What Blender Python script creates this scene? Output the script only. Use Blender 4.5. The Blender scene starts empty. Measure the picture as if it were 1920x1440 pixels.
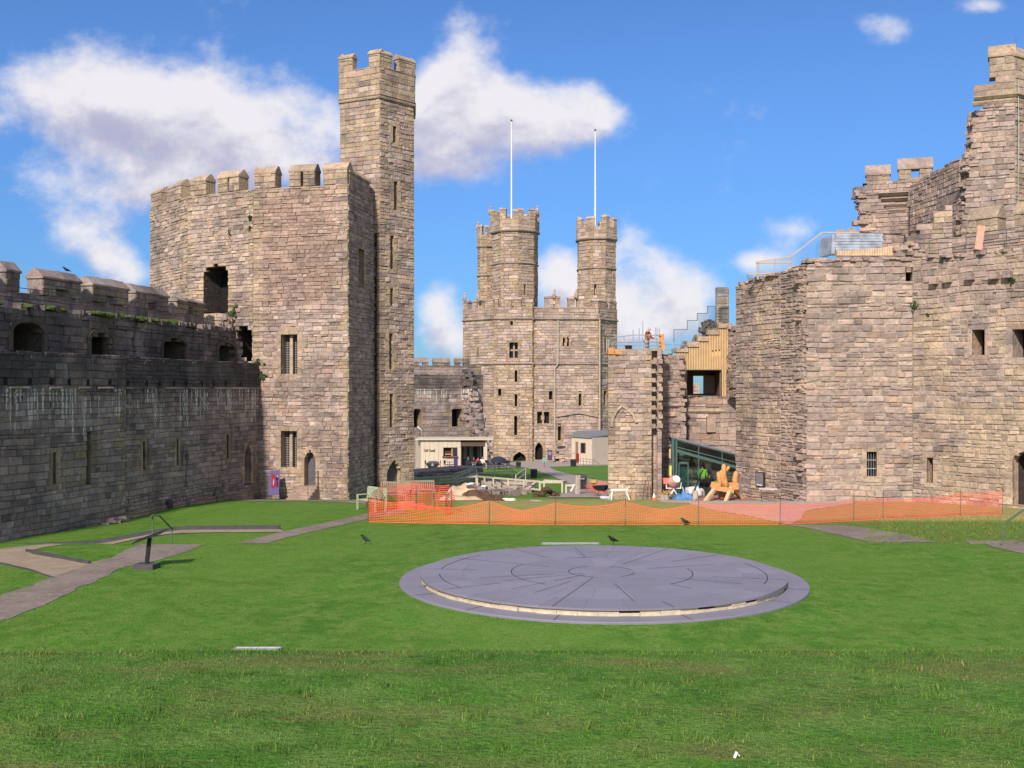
import bpy, bmesh, math, random
from mathutils import Vector, Matrix, noise as mnoise
import numpy as np
R = math.radians
random.seed(7)
SC = bpy.context.scene
COL = SC.collection
E = 4.65            # eye height above the lawn round the dais
FPX = 2000.0        # focal length in photo pixels
HZ = 730.0          # horizon row

# ---------------------------------------------------------------- camera
cd = bpy.data.cameras.new('camera'); cam = bpy.data.objects.new('camera', cd); COL.objects.link(cam)
cd.sensor_width = 36; cd.lens = 36 * FPX / 1920.0
cd.shift_y = -(HZ - 720) / 1920.0 * -1
cd.clip_start = 0.1; cd.clip_end = 6000
cam.location = (0, 0, E); cam.rotation_euler = (R(90), 0, 0)
SC.camera = cam
# ---------------------------------------------------------------- light
SUN_AZ, SUN_EL = 17.0, 36.0      # sun behind the camera, to the left
sd = Vector((-math.sin(R(SUN_AZ)) * math.cos(R(SUN_EL)), -math.cos(R(SUN_AZ)) * math.cos(R(SUN_EL)), math.sin(R(SUN_EL))))
sl = bpy.data.lights.new('sun', 'SUN'); sl.energy = 4.9; sl.angle = R(4.0); sl.color = (1.0, 0.87, 0.74)
so = bpy.data.objects.new('sun', sl); COL.objects.link(so)
so.rotation_euler = (-sd).to_track_quat('-Z', 'Y').to_euler(); so.location = (-30, -30, 60)
SC.view_settings.view_transform = 'Standard'; SC.view_settings.look = 'None'
SC.view_settings.exposure = 0.2; SC.view_settings.gamma = 1.0
SC.render.engine = 'CYCLES'
SC.cycles.max_bounces = 6; SC.cycles.transparent_max_bounces = 12

# ---------------------------------------------------------------- node helper
class NT:
    def __init__(s, tree): s.t = tree; s.n = tree.nodes; s.l = tree.links
    def new(s, typ, ins=None, **kw):
        nd = s.n.new(typ)
        for k, v in kw.items(): setattr(nd, k, v)
        if ins:
            for k, v in ins.items(): s.set(nd.inputs[k], v)
        return nd
    def set(s, sock, v):
        if isinstance(v, bpy.types.NodeSocket): s.l.new(v, sock)
        elif isinstance(v, bpy.types.Node): s.l.new(v.outputs[0], sock)
        else:
            if sock.type == 'RGBA' and len(v) == 3: v = (*v, 1)
            sock.default_value = v
    def m(s, op, a, b=None, c=None, clamp=False):
        nd = s.n.new('ShaderNodeMath'); nd.operation = op; nd.use_clamp = clamp
        s.set(nd.inputs[0], a)
        if b is not None: s.set(nd.inputs[1], b)
        if c is not None: s.set(nd.inputs[2], c)
        return nd.outputs[0]
    def vm(s, op, a, b=None):
        nd = s.n.new('ShaderNodeVectorMath'); nd.operation = op
        s.set(nd.inputs[0], a)
        if b is not None: s.set(nd.inputs[1], b)
        return nd.outputs['Value'] if op in ('LENGTH', 'DOT_PRODUCT', 'DISTANCE') else nd.outputs[0]
    def noise(s, vec, scale, detail=3, rough=.55, out=0):
        nd = s.n.new('ShaderNodeTexNoise'); s.set(nd.inputs['Vector'], vec)
        nd.inputs['Scale'].default_value = scale; nd.inputs['Detail'].default_value = detail; nd.inputs['Roughness'].default_value = rough
        return nd.outputs[out]
    def mr(s, v, a, b, c=0., d=1., smooth=True):
        nd = s.n.new('ShaderNodeMapRange'); nd.interpolation_type = 'SMOOTHSTEP' if smooth else 'LINEAR'
        s.set(nd.inputs[0], v)
        for i, x in enumerate((a, b, c, d)): s.set(nd.inputs[i + 1], x)
        return nd.outputs[0]
    def mix(s, f, a, b, mode='MIX'):
        nd = s.n.new('ShaderNodeMix'); nd.data_type = 'RGBA'; nd.blend_type = mode
        s.set(nd.inputs[0], f); s.set(nd.inputs[6], a); s.set(nd.inputs[7], b)
        return nd.outputs[2]
    def map(s, vec, scale=(1, 1, 1), loc=(0, 0, 0)):
        nd = s.n.new('ShaderNodeMapping'); s.set(nd.inputs[0], vec)
        nd.inputs['Scale'].default_value = scale; nd.inputs['Location'].default_value = loc
        return nd.outputs[0]
    def ramp(s, f, stops, interp='LINEAR'):
        nd = s.n.new('ShaderNodeValToRGB'); nd.color_ramp.interpolation = interp
        el = nd.color_ramp.elements
        while len(el) < len(stops): el.new(.5)
        for e, (p, c) in zip(el, stops): e.position = p; e.color = (*c, 1)
        s.set(nd.inputs[0], f); return nd.outputs[0]

# ---------------------------------------------------------------- world: sky with procedural clouds
W = bpy.data.worlds.new('World'); SC.world = W; W.use_nodes = True
w = NT(W.node_tree); w.n.clear()
sky = w.new('ShaderNodeTexSky', sky_type='NISHITA', sun_disc=False, sun_elevation=R(SUN_EL), sun_rotation=R(180 + SUN_AZ),
            air_density=1.0, dust_density=0.3, ozone_density=2.2, altitude=50)
tc = w.new('ShaderNodeTexCoord'); D3 = tc.outputs['Generated']
sx = w.new('ShaderNodeSeparateXYZ', {0: D3})
yy = w.m('MAXIMUM', sx.outputs[1], 0.08)
u = w.m('DIVIDE', sx.outputs[0], yy); v = w.m('DIVIDE', sx.outputs[2], yy)
uv = w.new('ShaderNodeCombineXYZ', {0: u, 1: v}).outputs[0]
# (px, py, rx, ry, weight) of the cloud masses over the castle
CL = [(90, 200, 230, 130, .62), (260, 215, 200, 110, .8), (430, 195, 210, 100, .85), (240, 345, 290, 95, .95), (470, 290, 220, 110, .9), (600, 230, 130, 150, .85),
      (150, 455, 120, 60, 1.0), (225, 510, 100, 55, .9),
      (865, 130, 110, 130, 1.0), (940, 215, 230, 110, 1.15), (1085, 215, 120, 85, 1.1), (800, 235, 130, 110, 1.05), (850, 330, 170, 50, .45),
      (825, 575, 70, 85, .95), (860, 640, 90, 60, .8), (1060, 520, 75, 90, 1.1), (1180, 480, 95, 95, 1.2), (1240, 545, 135, 85, 1.15), (1200, 600, 200, 70, 1.1), (1050, 620, 120, 50, .8),
      (1670, 52, 90, 58, 1.15), (1510, 110, 75, 35, .55), (1490, 425, 85, 50, .9), (1430, 490, 90, 45, .95), (1840, 10, 70, 24, .7)]
def field(off):
    acc = None
    for (px, py, rx, ry, k) in CL:
        c = ((px - 960) / FPX, (HZ - py) / FPX - off, 0)
        q = w.vm('MULTIPLY', w.vm('SUBTRACT', uv, c), (FPX / rx, FPX / ry, 0))
        g = w.m('MULTIPLY', w.mr(w.vm('LENGTH', q), 0.0, 1.25, 1.0, 0.0), k)
        acc = g if acc is None else w.m('MAXIMUM', acc, g) if False else w.m('ADD', acc, g)
    acc = w.m('MULTIPLY', w.m('MINIMUM', acc, 1.1), .72)
    sh = w.vm('ADD', uv, (0, off, 0))
    n1 = w.noise(w.map(sh, (1, 1.25, 1), (3.1, 1.7, 0)), 8.0, 9, .60)
    n2 = w.noise(w.map(sh, (1, 1.1, 1), (1.1, 5.7, 0)), 3.2, 3, .5)
    nn = w.m('ADD', w.m('MULTIPLY', w.m('SUBTRACT', n1, .5), 2.6), w.m('MULTIPLY', w.m('SUBTRACT', n2, .5), 1.0))
    return w.m('ADD', w.m('SUBTRACT', acc, w.m('MULTIPLY', w.m('SUBTRACT', .8, acc), .28)), nn)
f0 = field(0.0); f1 = field(0.028)
cover = w.m('MULTIPLY', w.mr(f0, .0, .80), w.mr(sx.outputs[1], .08, .2))
# light comes from above: where there is more cloud overhead the underside is grey-lavender
under = w.mr(w.m('ADD', w.m('MULTIPLY', w.m('SUBTRACT', f1, f0), 1.1), w.m('MULTIPLY', f0, .42)), -.05, .78)
ccol = w.mix(under, (9.2, 8.8, 8.9), (4.9, 4.8, 6.3))
gen = w.noise(w.map(D3, (1, 1, 2.5)), 2.3, 6, .55)
other = w.m('MULTIPLY', w.mr(gen, .42, .62), w.mr(sx.outputs[1], .2, .02))
el_ = w.mr(sx.outputs[2], 0.0, .30)
tintc = w.mix(el_, (0.34, 0.62, 1.06), (0.60, 0.93, 1.40))
skyc = w.mix(1.0, sky.outputs[0], tintc, 'MULTIPLY')
c1 = w.mix(w.m('MULTIPLY', cover, .93), skyc, ccol)
c2 = w.mix(w.m('MULTIPLY', other, .85), c1, (13.5, 12.4, 11.6))  # unseen clouds behind the camera, brightened to add neutral fill light
bg = w.new('ShaderNodeBackground', {'Color': c2, 'Strength': 0.088})
w.new('ShaderNodeOutputWorld', {'Surface': bg})

# ---------------------------------------------------------------- materials
MATS = {}
def mat(name, color, rough=.7, metal=0., noise=0.15, nscale=6., bump=0., spec=.3, alpha=None, trans=0., ior=1.45, emit=None):
    if name in MATS: return MATS[name]
    m = bpy.data.materials.new(name); m.use_nodes = True; t = NT(m.node_tree); b = m.node_tree.nodes['Principled BSDF']
    b.inputs['Roughness'].default_value = rough; b.inputs['Metallic'].default_value = metal
    b.inputs['Specular IOR Level'].default_value = spec
    pos = t.new('ShaderNodeNewGeometry').outputs['Position']
    n = t.noise(pos, nscale, 4)
    f = t.mr(n, .25, .75, 1 - noise, 1 + noise, False)
    t.set(b.inputs['Base Color'], t.mix(1.0, color, t.new('ShaderNodeCombineXYZ', {0: f, 1: f, 2: f}).outputs[0], 'MULTIPLY'))
    if bump:
        bn = t.new('ShaderNodeBump', {'Height': t.noise(pos, nscale * 3, 5), 'Strength': bump, 'Distance': .02})
        t.set(b.inputs['Normal'], bn.outputs[0])
    if trans: b.inputs['Transmission Weight'].default_value = trans; b.inputs['IOR'].default_value = ior
    if alpha is not None: b.inputs['Alpha'].default_value = alpha
    if emit: b.inputs['Emission Color'].default_value = (*color, 1); b.inputs['Emission Strength'].default_value = emit
    MATS[name] = m; return m

def masonry(name, palette, dressed, patch, mortar, dark=(.07, .06, .06), dark_amt=.5, streaks=None, moss=0.3, bright=1.0, bump=.7, sooty=None):
    """rubble stone: each stone's own colour comes from the face attribute 'tint' (r = which stone, g = how pale, b = class)"""
    m = bpy.data.materials.new(name); m.use_nodes = True; t = NT(m.node_tree); b = m.node_tree.nodes['Principled BSDF']
    b.inputs['Roughness'].default_value = .92; b.inputs['Specular IOR Level'].default_value = .12
    pos = t.new('ShaderNodeNewGeometry').outputs['Position']
    a = t.new('ShaderNodeAttribute', attribute_name='tint'); s = t.new('ShaderNodeSeparateColor', {0: a.outputs['Color']})
    r, g, c = s.outputs[0], s.outputs[1], s.outputs[2]
    k = len(palette)
    base = t.ramp(r, [(i / k, p) for i, p in enumerate(palette)], 'CONSTANT')
    base = t.mix(t.mr(c, .2, .21, 0, 1), base, dressed)
    base = t.mix(t.mr(c, .45, .46, 0, 1), base, patch)
    base = t.mix(t.mr(c, .9, .91, 0, 1), base, mortar)
    val = t.m('MULTIPLY', t.m('ADD', t.m('MULTIPLY', g, .44), .78), bright)
    n1 = t.noise(pos, 5.0, 5, .65)
    val = t.m('MULTIPLY', val, t.mr(n1, .25, .75, .72, 1.25, False))
    base = t.mix(1.0, base, t.new('ShaderNodeCombineXYZ', {0: val, 1: val, 2: val}).outputs[0], 'MULTIPLY')
    pt_ = t.noise(t.map(pos, (1, 1, 1.4), (7, 3, 1)), .8, 4, .6)
    base = t.mix(1.0, base, t.ramp(pt_, [(.3, (.74, .74, .77)), (.48, (.98, .98, .98)), (.68, (1.16, 1.12, 1.04))]), 'MULTIPLY')
    # grime: broad weathering and downward streaks
    n2 = t.noise(pos, .35, 5, .6)
    n3 = t.noise(t.map(pos, (1.6, 1.6, .12)), 1.0, 4, .6)
    gr = t.m('MULTIPLY', t.mr(t.m('ADD', t.m('MULTIPLY', n2, .6), t.m('MULTIPLY', n3, .4)), .44, .66), dark_amt)
    base = t.mix(gr, base, dark)
    n5 = t.noise(pos, 1.3, 5, .7)
    base = t.mix(t.m('MULTIPLY', t.mr(n5, .56, .72), moss), base, (.13, .13, .055))
    n6 = t.noise(pos, 13.0, 3, .6)
    base = t.mix(t.m('MULTIPLY', t.mr(n6, .66, .74), .5), base, (.45, .42, .36))
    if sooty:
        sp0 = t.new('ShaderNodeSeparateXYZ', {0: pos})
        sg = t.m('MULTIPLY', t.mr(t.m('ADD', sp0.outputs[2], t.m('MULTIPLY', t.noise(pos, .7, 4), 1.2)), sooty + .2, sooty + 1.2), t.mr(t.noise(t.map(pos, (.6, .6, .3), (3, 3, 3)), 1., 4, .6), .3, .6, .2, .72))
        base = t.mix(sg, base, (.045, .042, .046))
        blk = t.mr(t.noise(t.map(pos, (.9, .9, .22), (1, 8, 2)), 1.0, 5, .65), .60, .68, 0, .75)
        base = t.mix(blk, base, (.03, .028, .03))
    if streaks:
        zlo, zhi, amt = streaks
        sp = t.new('ShaderNodeSeparateXYZ', {0: pos})
        st = t.noise(t.map(pos, (8, 8, .2)), 1.0, 2, .6)
        n7 = t.noise(pos, .55, 2)
        top = t.m('MULTIPLY', t.mr(sp.outputs[2], zlo, zhi - .3, 0, 1), t.mr(sp.outputs[2], zhi + .02, zhi, 0, 1))
        thr = t.m('SUBTRACT', .66, t.m('MULTIPLY', top, .12))
        sm = t.m('MULTIPLY', t.m('MULTIPLY', t.mr(t.m('SUBTRACT', st, thr), 0, .05), t.mr(n7, .42, .52)), t.m('MULTIPLY', t.mr(top, 0, .25), amt))
        base = t.mix(sm, base, (.62, .60, .56))
    t.set(b.inputs['Base Color'], base)
    hb = t.m('ADD', t.noise(pos, 7.0, 6, .7), t.m('MULTIPLY', t.noise(pos, 1.5, 3, .6), .6))
    bn = t.new('ShaderNodeBump', {'Height': hb, 'Strength': bump, 'Distance': .12})
    t.set(b.inputs['Normal'], bn.outputs[0])
    MATS[name] = m; return m

WARM = [(0.381, 0.289, 0.242), (0.429, 0.341, 0.298), (0.407, 0.318, 0.275), (0.434, 0.329, 0.277), (0.357, 0.288, 0.257), (0.442, 0.346, 0.298), (0.421, 0.342, 0.305), (0.41, 0.315, 0.266), (0.393, 0.295, 0.246), (0.436, 0.354, 0.313), (0.361, 0.28, 0.241), (0.449, 0.355, 0.309), (0.303, 0.238, 0.212), (0.482, 0.391, 0.344), (0.419, 0.296, 0.253)]
masonry('warm_stone', WARM, (.42, .325, .24), (.375, .27, .225), (.31, .25, .205), dark_amt=.40, moss=.10)
GREY = [(0.427, 0.324, 0.275), (0.34, 0.272, 0.243), (0.414, 0.318, 0.274), (0.391, 0.308, 0.273), (0.393, 0.305, 0.264), (0.381, 0.305, 0.27), (0.374, 0.294, 0.258), (0.41, 0.309, 0.263), (0.417, 0.325, 0.282), (0.373, 0.295, 0.262), (0.338, 0.272, 0.243), (0.375, 0.297, 0.262), (0.291, 0.23, 0.214), (0.425, 0.345, 0.303), (0.403, 0.29, 0.222)]
masonry('gate_stone', GREY, (.40, .315, .235), (.46, .36, .275), (.37, .305, .25), dark_amt=.33, moss=.12)
FAR = [(0.396, 0.309, 0.263), (0.412, 0.319, 0.27), (0.424, 0.343, 0.303), (0.38, 0.289, 0.241), (0.39, 0.313, 0.27), (0.475, 0.371, 0.317), (0.458, 0.359, 0.306), (0.428, 0.344, 0.302), (0.448, 0.341, 0.282), (0.433, 0.331, 0.278), (0.428, 0.348, 0.306), (0.452, 0.352, 0.297), (0.351, 0.269, 0.227)]
masonry('far_stone', FAR, (.38, .285, .20), (.46, .355, .265), (.25, .195, .155), dark_amt=.28, moss=.1)
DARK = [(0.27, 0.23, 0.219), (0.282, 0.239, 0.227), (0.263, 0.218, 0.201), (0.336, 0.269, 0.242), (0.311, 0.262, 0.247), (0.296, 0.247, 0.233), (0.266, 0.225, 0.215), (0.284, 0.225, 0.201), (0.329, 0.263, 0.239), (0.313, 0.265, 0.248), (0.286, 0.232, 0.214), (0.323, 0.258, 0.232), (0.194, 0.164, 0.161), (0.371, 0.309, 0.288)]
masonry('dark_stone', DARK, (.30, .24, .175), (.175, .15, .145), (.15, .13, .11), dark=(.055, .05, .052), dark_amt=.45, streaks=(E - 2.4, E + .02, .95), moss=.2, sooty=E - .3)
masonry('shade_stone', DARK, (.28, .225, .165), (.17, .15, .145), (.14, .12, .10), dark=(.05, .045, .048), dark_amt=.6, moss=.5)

masonry('painted_shade_stone', [(.07, .06, .055), (.05, .045, .04), (.09, .075, .065)], (.10, .085, .07), (.06, .05, .05), (.045, .04, .036), moss=0.)  # darkened stone: the unlit depth of reveals is put into its colour
# ---------------------------------------------------------------- mesh builder
class MB:
    def __init__(s): s.v = []; s.f = []; s.t = []; s.mi = []; s.m = 0; s.T = None
    def add(s, pts, faces, tint=(.5, .5, 0)):
        b = len(s.v)
        if s.T is not None: pts = [s.T @ Vector(p) for p in pts]
        s.v += [tuple(p) for p in pts]
        for f in faces: s.f.append([b + i for i in f]); s.t.append(tint); s.mi.append(s.m)
    def quad(s, a, b, c, d, tint=(.5, .5, 0)): s.add([a, b, c, d], [(0, 1, 2, 3)], tint)
    def hexa(s, p, tint=(.5, .5, 0)):  # 8 points: bottom 4 ccw, top 4 ccw
        s.add(p, [(3, 2, 1, 0), (4, 5, 6, 7), (0, 1, 5, 4), (1, 2, 6, 5), (2, 3, 7, 6), (3, 0, 4, 7)], tint)
    def box(s, c, d, rz=0, rx=0, ry=0, tint=(.5, .5, 0)):
        M = Matrix.Translation(c) @ Matrix.Rotation(rz, 4, 'Z') @ Matrix.Rotation(ry, 4, 'Y') @ Matrix.Rotation(rx, 4, 'X')
        x, y, z = d[0] / 2, d[1] / 2, d[2] / 2
        s.hexa([M @ Vector(q) for q in ((-x, -y, -z), (x, -y, -z), (x, y, -z), (-x, y, -z), (-x, -y, z), (x, -y, z), (x, y, z), (-x, y, z))], tint)
    def beam(s, a, b, w, h, tint=(.5, .5, 0)):  # rectangular bar between two points
        a, b = Vector(a), Vector(b); d = (b - a).normalized()
        up = Vector((0, 0, 1)) if abs(d.z) < .95 else Vector((0, 1, 0))
        sd_ = d.cross(up).normalized() * w / 2; u_ = sd_.cross(d).normalized() * h / 2
        s.hexa([a - sd_ - u_, a + sd_ - u_, b + sd_ - u_, b - sd_ - u_, a - sd_ + u_, a + sd_ + u_, b + sd_ + u_, b - sd_ + u_], tint)
    def tube(s, pts, r, n=6, cap=True, tint=(.5, .5, 0)):
        pts = [Vector(p) for p in pts]; rr = r if isinstance(r, (list, tuple)) else [r] * len(pts)
        V = []; F = []; pn = None
        for i, p in enumerate(pts):
            d = (pts[min(i + 1, len(pts) - 1)] - pts[max(i - 1, 0)]).normalized()
            if pn is None: pn = d.orthogonal().normalized()
            pn = (pn - d * pn.dot(d)).normalized(); q = d.cross(pn)
            V += [p + (pn * math.cos(2 * math.pi * k / n) + q * math.sin(2 * math.pi * k / n)) * rr[i] for k in range(n)]
        for i in range(len(pts) - 1):
            for k in range(n): a = i * n + k; b = i * n + (k + 1) % n; F.append((a, b, b + n, a + n))
        if cap: F.append(tuple(range(n - 1, -1, -1))); F.append(tuple(range(len(V) - n, len(V))))
        s.add(V, F, tint)
    def prism(s, poly, z0, z1, tint=(.5, .5, 0), top=True):
        n = len(poly); z0f = z0 if callable(z0) else (lambda x, y: z0); z1f = z1 if callable(z1) else (lambda x, y: z1)
        V = [(x, y, z0f(x, y)) for x, y in poly] + [(x, y, z1f(x, y)) for x, y in poly]
        F = [(i, (i + 1) % n, (i + 1) % n + n, i + n) for i in range(n)]
        if top: F += [tuple(range(n, 2 * n)), tuple(range(n - 1, -1, -1))]
        s.add(V, F, tint)
    def lathe(s, prof, c=(0, 0, 0), n=16, M=None, tint=(.5, .5, 0)):
        V = []; F = []; M = M or Matrix.Translation(c)
        for r_, z in prof: V += [M @ Vector((r_ * math.cos(2 * math.pi * k / n), r_ * math.sin(2 * math.pi * k / n), z)) for k in range(n)]
        for i in range(len(prof) - 1):
            for k in range(n): a = i * n + k; b = i * n + (k + 1) % n; F.append((a, b, b + n, a + n))
        F.append(tuple(range(n - 1, -1, -1))); F.append(tuple(range(len(V) - n, len(V))))
        s.add(V, F, tint)
    def blob(s, c, d, seed=0, amp=.25, freq=1.5, n=12, tint=(.5, .5, 0), flat=False):
        V = []; F = []; rows = n // 2 + 1
        for i in range(rows):
            th = math.pi * i / (rows - 1)
            for k in range(n):
                ph = 2 * math.pi * k / n
                p = Vector((math.sin(th) * math.cos(ph), math.sin(th) * math.sin(ph), math.cos(th)))
                q = 1 + amp * mnoise.noise(p * freq + Vector((seed * 3.1, seed * 1.7, 0)))
                z = p.z * d[2] / 2 * q
                if flat: z = max(z, -.12 * d[2])
                V.append((c[0] + p.x * d[0] / 2 * q, c[1] + p.y * d[1] / 2 * q, c[2] + z))
        for i in range(rows - 1):
            for k in range(n): a = i * n + k; b = i * n + (k + 1) % n; F.append((a, a + n, b + n, b))
        s.add(V, F, tint)
    def build(s, name, mats, parent=None, smooth=False):
        me = bpy.data.meshes.new(name); o = bpy.data.objects.new(name, me); COL.objects.link(o)
        V = np.array(s.v, dtype=np.float64).reshape(-1, 3)
        if parent is not None:
            org = Vector(parent.location); pp = parent.parent
            while pp is not None: org += Vector(pp.location); pp = pp.parent
            V = V - np.array(org); o.parent = parent
        elif len(V):
            lo, hi = V.min(0), V.max(0); org = np.array([(lo[0] + hi[0]) / 2, (lo[1] + hi[1]) / 2, lo[2]])
            V = V - org; o.location = org
        me.from_pydata(V.tolist(), [], s.f); me.update()
        if not isinstance(mats, (list, tuple)): mats = [mats]
        for q in mats: me.materials.append(MATS[q] if isinstance(q, str) else q)
        if len(mats) > 1: me.polygons.foreach_set('material_index', s.mi)
        at = me.attributes.new('tint', 'FLOAT_COLOR', 'FACE')
        at.data.foreach_set('color', np.array([(a, b, c, 1.) for a, b, c in s.t], dtype=np.float32).ravel())
        if smooth: me.polygons.foreach_set('use_smooth', [True] * len(s.f))
        return o

def tag(o, label=None, cat=None, group=None, kind=None):
    for k, v_ in (('label', label), ('category', cat), ('group', group), ('kind', kind)):
        if v_: o[k] = v_
    return o
def empty(name, loc, label, cat, group=None):
    o = bpy.data.objects.new(name, None); COL.objects.link(o); o.location = loc; o.empty_display_size = .3
    return tag(o, label, cat, group)
def copy_tree(o, parent=None):
    c = o.copy(); COL.objects.link(c)
    if parent is not None: c.parent = parent
    for ch in [x for x in bpy.data.objects if x.parent == o]: copy_tree(ch, c)
    return c

# ---------------------------------------------------------------- terrain
PROF = [(-60, 3.2), (6.0, 2.96), (7.2, 2.885), (8.2, 2.6), (13.5, .1), (16, 0), (31.4, 0), (32.4, -.04), (34.4, -.37), (40, -.42), (50, -.62), (58, -1.35),
        (70, -1.97), (85, -2.7), (100, -3.35), (120, -4.15), (150, -5.45), (400, -9), (2500, -9)]
def sm(x): x = max(0., min(1., x)); return x * x * (3 - 2 * x)
def gz(x, y):
    for (a, za), (b, zb) in zip(PROF, PROF[1:]):
        if y <= b:
            z = za + (zb - za) * (y - a) / (b - a); break
    else: z = -9
    if x < -11 and 33 < y < 60: z -= .5 * sm((-11.5 - x) / 4) * (1 - sm((y - 45) / 12)) * sm((y - 33) / 3)
    q_ = math.hypot(x - 2.16, y - 25.75)
    if q_ < 6.8: z += .1 * sm((6.8 - q_) / 1.7)
    if y < 8: z += .018 * mnoise.noise(Vector((x * .8, y * .8, 0)))
    return z
def X(px, D): return (px - 960) / FPX * D
def Z(py, D): return E + (HZ - py) / FPX * D
def P(px, py, D): return (X(px, D), D, Z(py, D))
def ground(px, py, dmin=8.0):
    """the point of the ground that this photo pixel shows"""
    k = (py - HZ) / FPX; D = dmin; prev = None
    while D < 300:
        dz = (E - k * D) - gz(X(px, D), D)
        if dz <= 0:
            if prev is not None: D = D - .05 * (-dz) / (prev - dz + 1e-9)
            return (X(px, D), D)
        prev = dz; D += .05
    return (X(px, D), D)

def terrain():
    xs = sorted(set([-1500, -800, -400, -200, -120, -80] + list(np.arange(-60, 60.1, 1.0)) + [80, 120, 200, 400, 800, 1500] + list(np.arange(-6, 6, .25))))
    ys = sorted(set([-400, -100, -30, -10] + list(np.arange(-4, 9, .25)) + list(np.arange(9, 62, .5)) + list(np.arange(62, 170, 2.)) + [200, 300, 400, 700, 1200, 2500]))
    mb = MB(); V = [(x, y, gz(x, y)) for y in ys for x in xs]; n = len(xs)
    F = [(j * n + i, j * n + i + 1, (j + 1) * n + i + 1, (j + 1) * n + i) for j in range(len(ys) - 1) for i in range(n - 1)]
    mb.add(V, F); return mb.build('lawn', 'grass', smooth=True)

def sheet(name, poly, m, off=.012, step=.5, wobble=0.):
    """ground-hugging sheet over a plan polygon"""
    if wobble:
        q = []
        for i, a in enumerate(poly):
            b = poly[(i + 1) % len(poly)]; L = math.dist(a, b); n = max(1, int(L / .35))
            for k in range(n):
                t_ = k / n; x = a[0] + (b[0] - a[0]) * t_; y = a[1] + (b[1] - a[1]) * t_
                nx, ny = -(b[1] - a[1]) / L, (b[0] - a[0]) / L
                d = wobble * mnoise.noise(Vector((x * 1.7, y * 1.7, 3))) * 2 if k else 0
                q.append((x + nx * d, y + ny * d))
        poly = q
    bm = bmesh.new(); f = bm.faces.new([bm.verts.new((x, y, 0)) for x, y in poly])
    xs = [p[0] for p in poly]; ys = [p[1] for p in poly]
    y = math.ceil(min(ys) / step) * step
    while y < max(ys):
        bmesh.ops.bisect_plane(bm, geom=bm.verts[:] + bm.edges[:] + bm.faces[:], plane_co=(0, y, 0), plane_no=(0, 1, 0)); y += step
    x = math.ceil(min(xs) / 1.0) * 1.0
    while x < max(xs):
        bmesh.ops.bisect_plane(bm, geom=bm.verts[:] + bm.edges[:] + bm.faces[:], plane_co=(x, 0, 0), plane_no=(1, 0, 0)); x += 1.0
    bmesh.ops.triangulate(bm, faces=bm.faces[:])
    mb = MB(); bm.verts.index_update()
    mb.add([(v_.co.x, v_.co.y, gz(v_.co.x, v_.co.y) + off) for v_ in bm.verts], [[q.index for q in f_.verts] for f_ in bm.faces])
    bm.free()
    mb.f = [f_ if (Vector(mb.v[f_[1]]) - Vector(mb.v[f_[0]])).cross(Vector(mb.v[f_[2]]) - Vector(mb.v[f_[0]])).z > 0 else f_[::-1] for f_ in mb.f]
    return mb.build(name, m, smooth=False)
def sheet_px(name, pts, m, off=.012, wobble=0., kind='structure', dmin=8.): return tag(sheet(name, [ground(px, py, dmin) for px, py in pts], m, off, wobble=wobble), kind=kind)

# ---------------------------------------------------------------- masonry facades
class Fc:
    """a vertical wall plane from plan point A (left) to B (right), seen from its outside"""
    def __init__(s, A, B):
        s.A = Vector((A[0], A[1])); s.B = Vector((B[0], B[1])); s.L = (s.B - s.A).length; s.d = (s.B - s.A) / s.L; s.n = Vector((s.d.y, -s.d.x))
    def w(s, u_, z, n=0.): p = s.A + s.d * u_ + s.n * n; return (p.x, p.y, z)
    def uz(s, px, py, n=0.):
        k = (px - 960) / FPX; A = s.A + s.n * n
        # (A + d u) . (1, -k) = 0
        u_ = -(A.x - k * A.y) / (s.d.x - k * s.d.y); D = A.y + s.d.y * u_
        return u_, Z(py, D)
class Op:
    def __init__(s, u0, u1, z0, z1, kind='rect'):
        s.u0, s.u1, s.z0, s.z1, s.kind = u0, u1, z0, z1, kind
        wd = u1 - u0; s.rise = {'rect': 0, 'arch': min(wd * .85, (z1 - z0) * .5), 'seg': min(wd * .28, (z1 - z0) * .4)}[kind]
    def half(s, z):
        if z < s.z0 or z > s.z1: return None
        h = (s.u1 - s.u0) / 2; zs = s.z1 - s.rise
        if z <= zs: return h
        t_ = (z - zs) / s.rise
        return h * (1 - t_ ** 1.7) if s.kind == 'arch' else h * math.sqrt(max(0, 1 - t_ * t_))
    def span(s, z):
        h = s.half(z)
        if h is None: return None
        c = (s.u0 + s.u1) / 2; return (c - h, c + h)
    def profile(s, grow=0.):
        u0, u1, z0, z1 = s.u0 - grow, s.u1 + grow, s.z0, s.z1 + grow
        if s.kind == 'rect': return [(u0, z0), (u1, z0), (u1, z1), (u0, z1)]
        o = Op(u0, u1, z0, z1, s.kind); o.rise = s.rise + grow; n = 6; c = (u0 + u1) / 2; zs = z1 - o.rise
        pts = [(u0, z0), (u1, z0)]
        for i in range(n + 1):
            z = zs + o.rise * (i / n if s.kind == 'arch' else math.sin(i / n * math.pi / 2)); pts.append((c + o.half(min(z, z1 - 1e-6)), z))
        for i in range(n, -1, -1):
            z = zs + o.rise * (i / n if s.kind == 'arch' else math.sin(i / n * math.pi / 2)); pts.append((c - o.half(min(z, z1 - 1e-6)), z))
        out = [pts[0]]
        for p in pts[1:]:
            if math.dist(p, out[-1]) > 1e-4: out.append(p)
        return out
def op_px(F, px0, px1, py0, py1, kind='rect', n=0.):
    ua, _ = F.uz(px0, py0, n); ub, _ = F.uz(px1, py0, n); _, zt = F.uz((px0 + px1) / 2, py0, n); _, zb = F.uz((px0 + px1) / 2, py1, n)
    return Op(min(ua, ub), max(ua, ub), zb, zt, kind)

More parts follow.
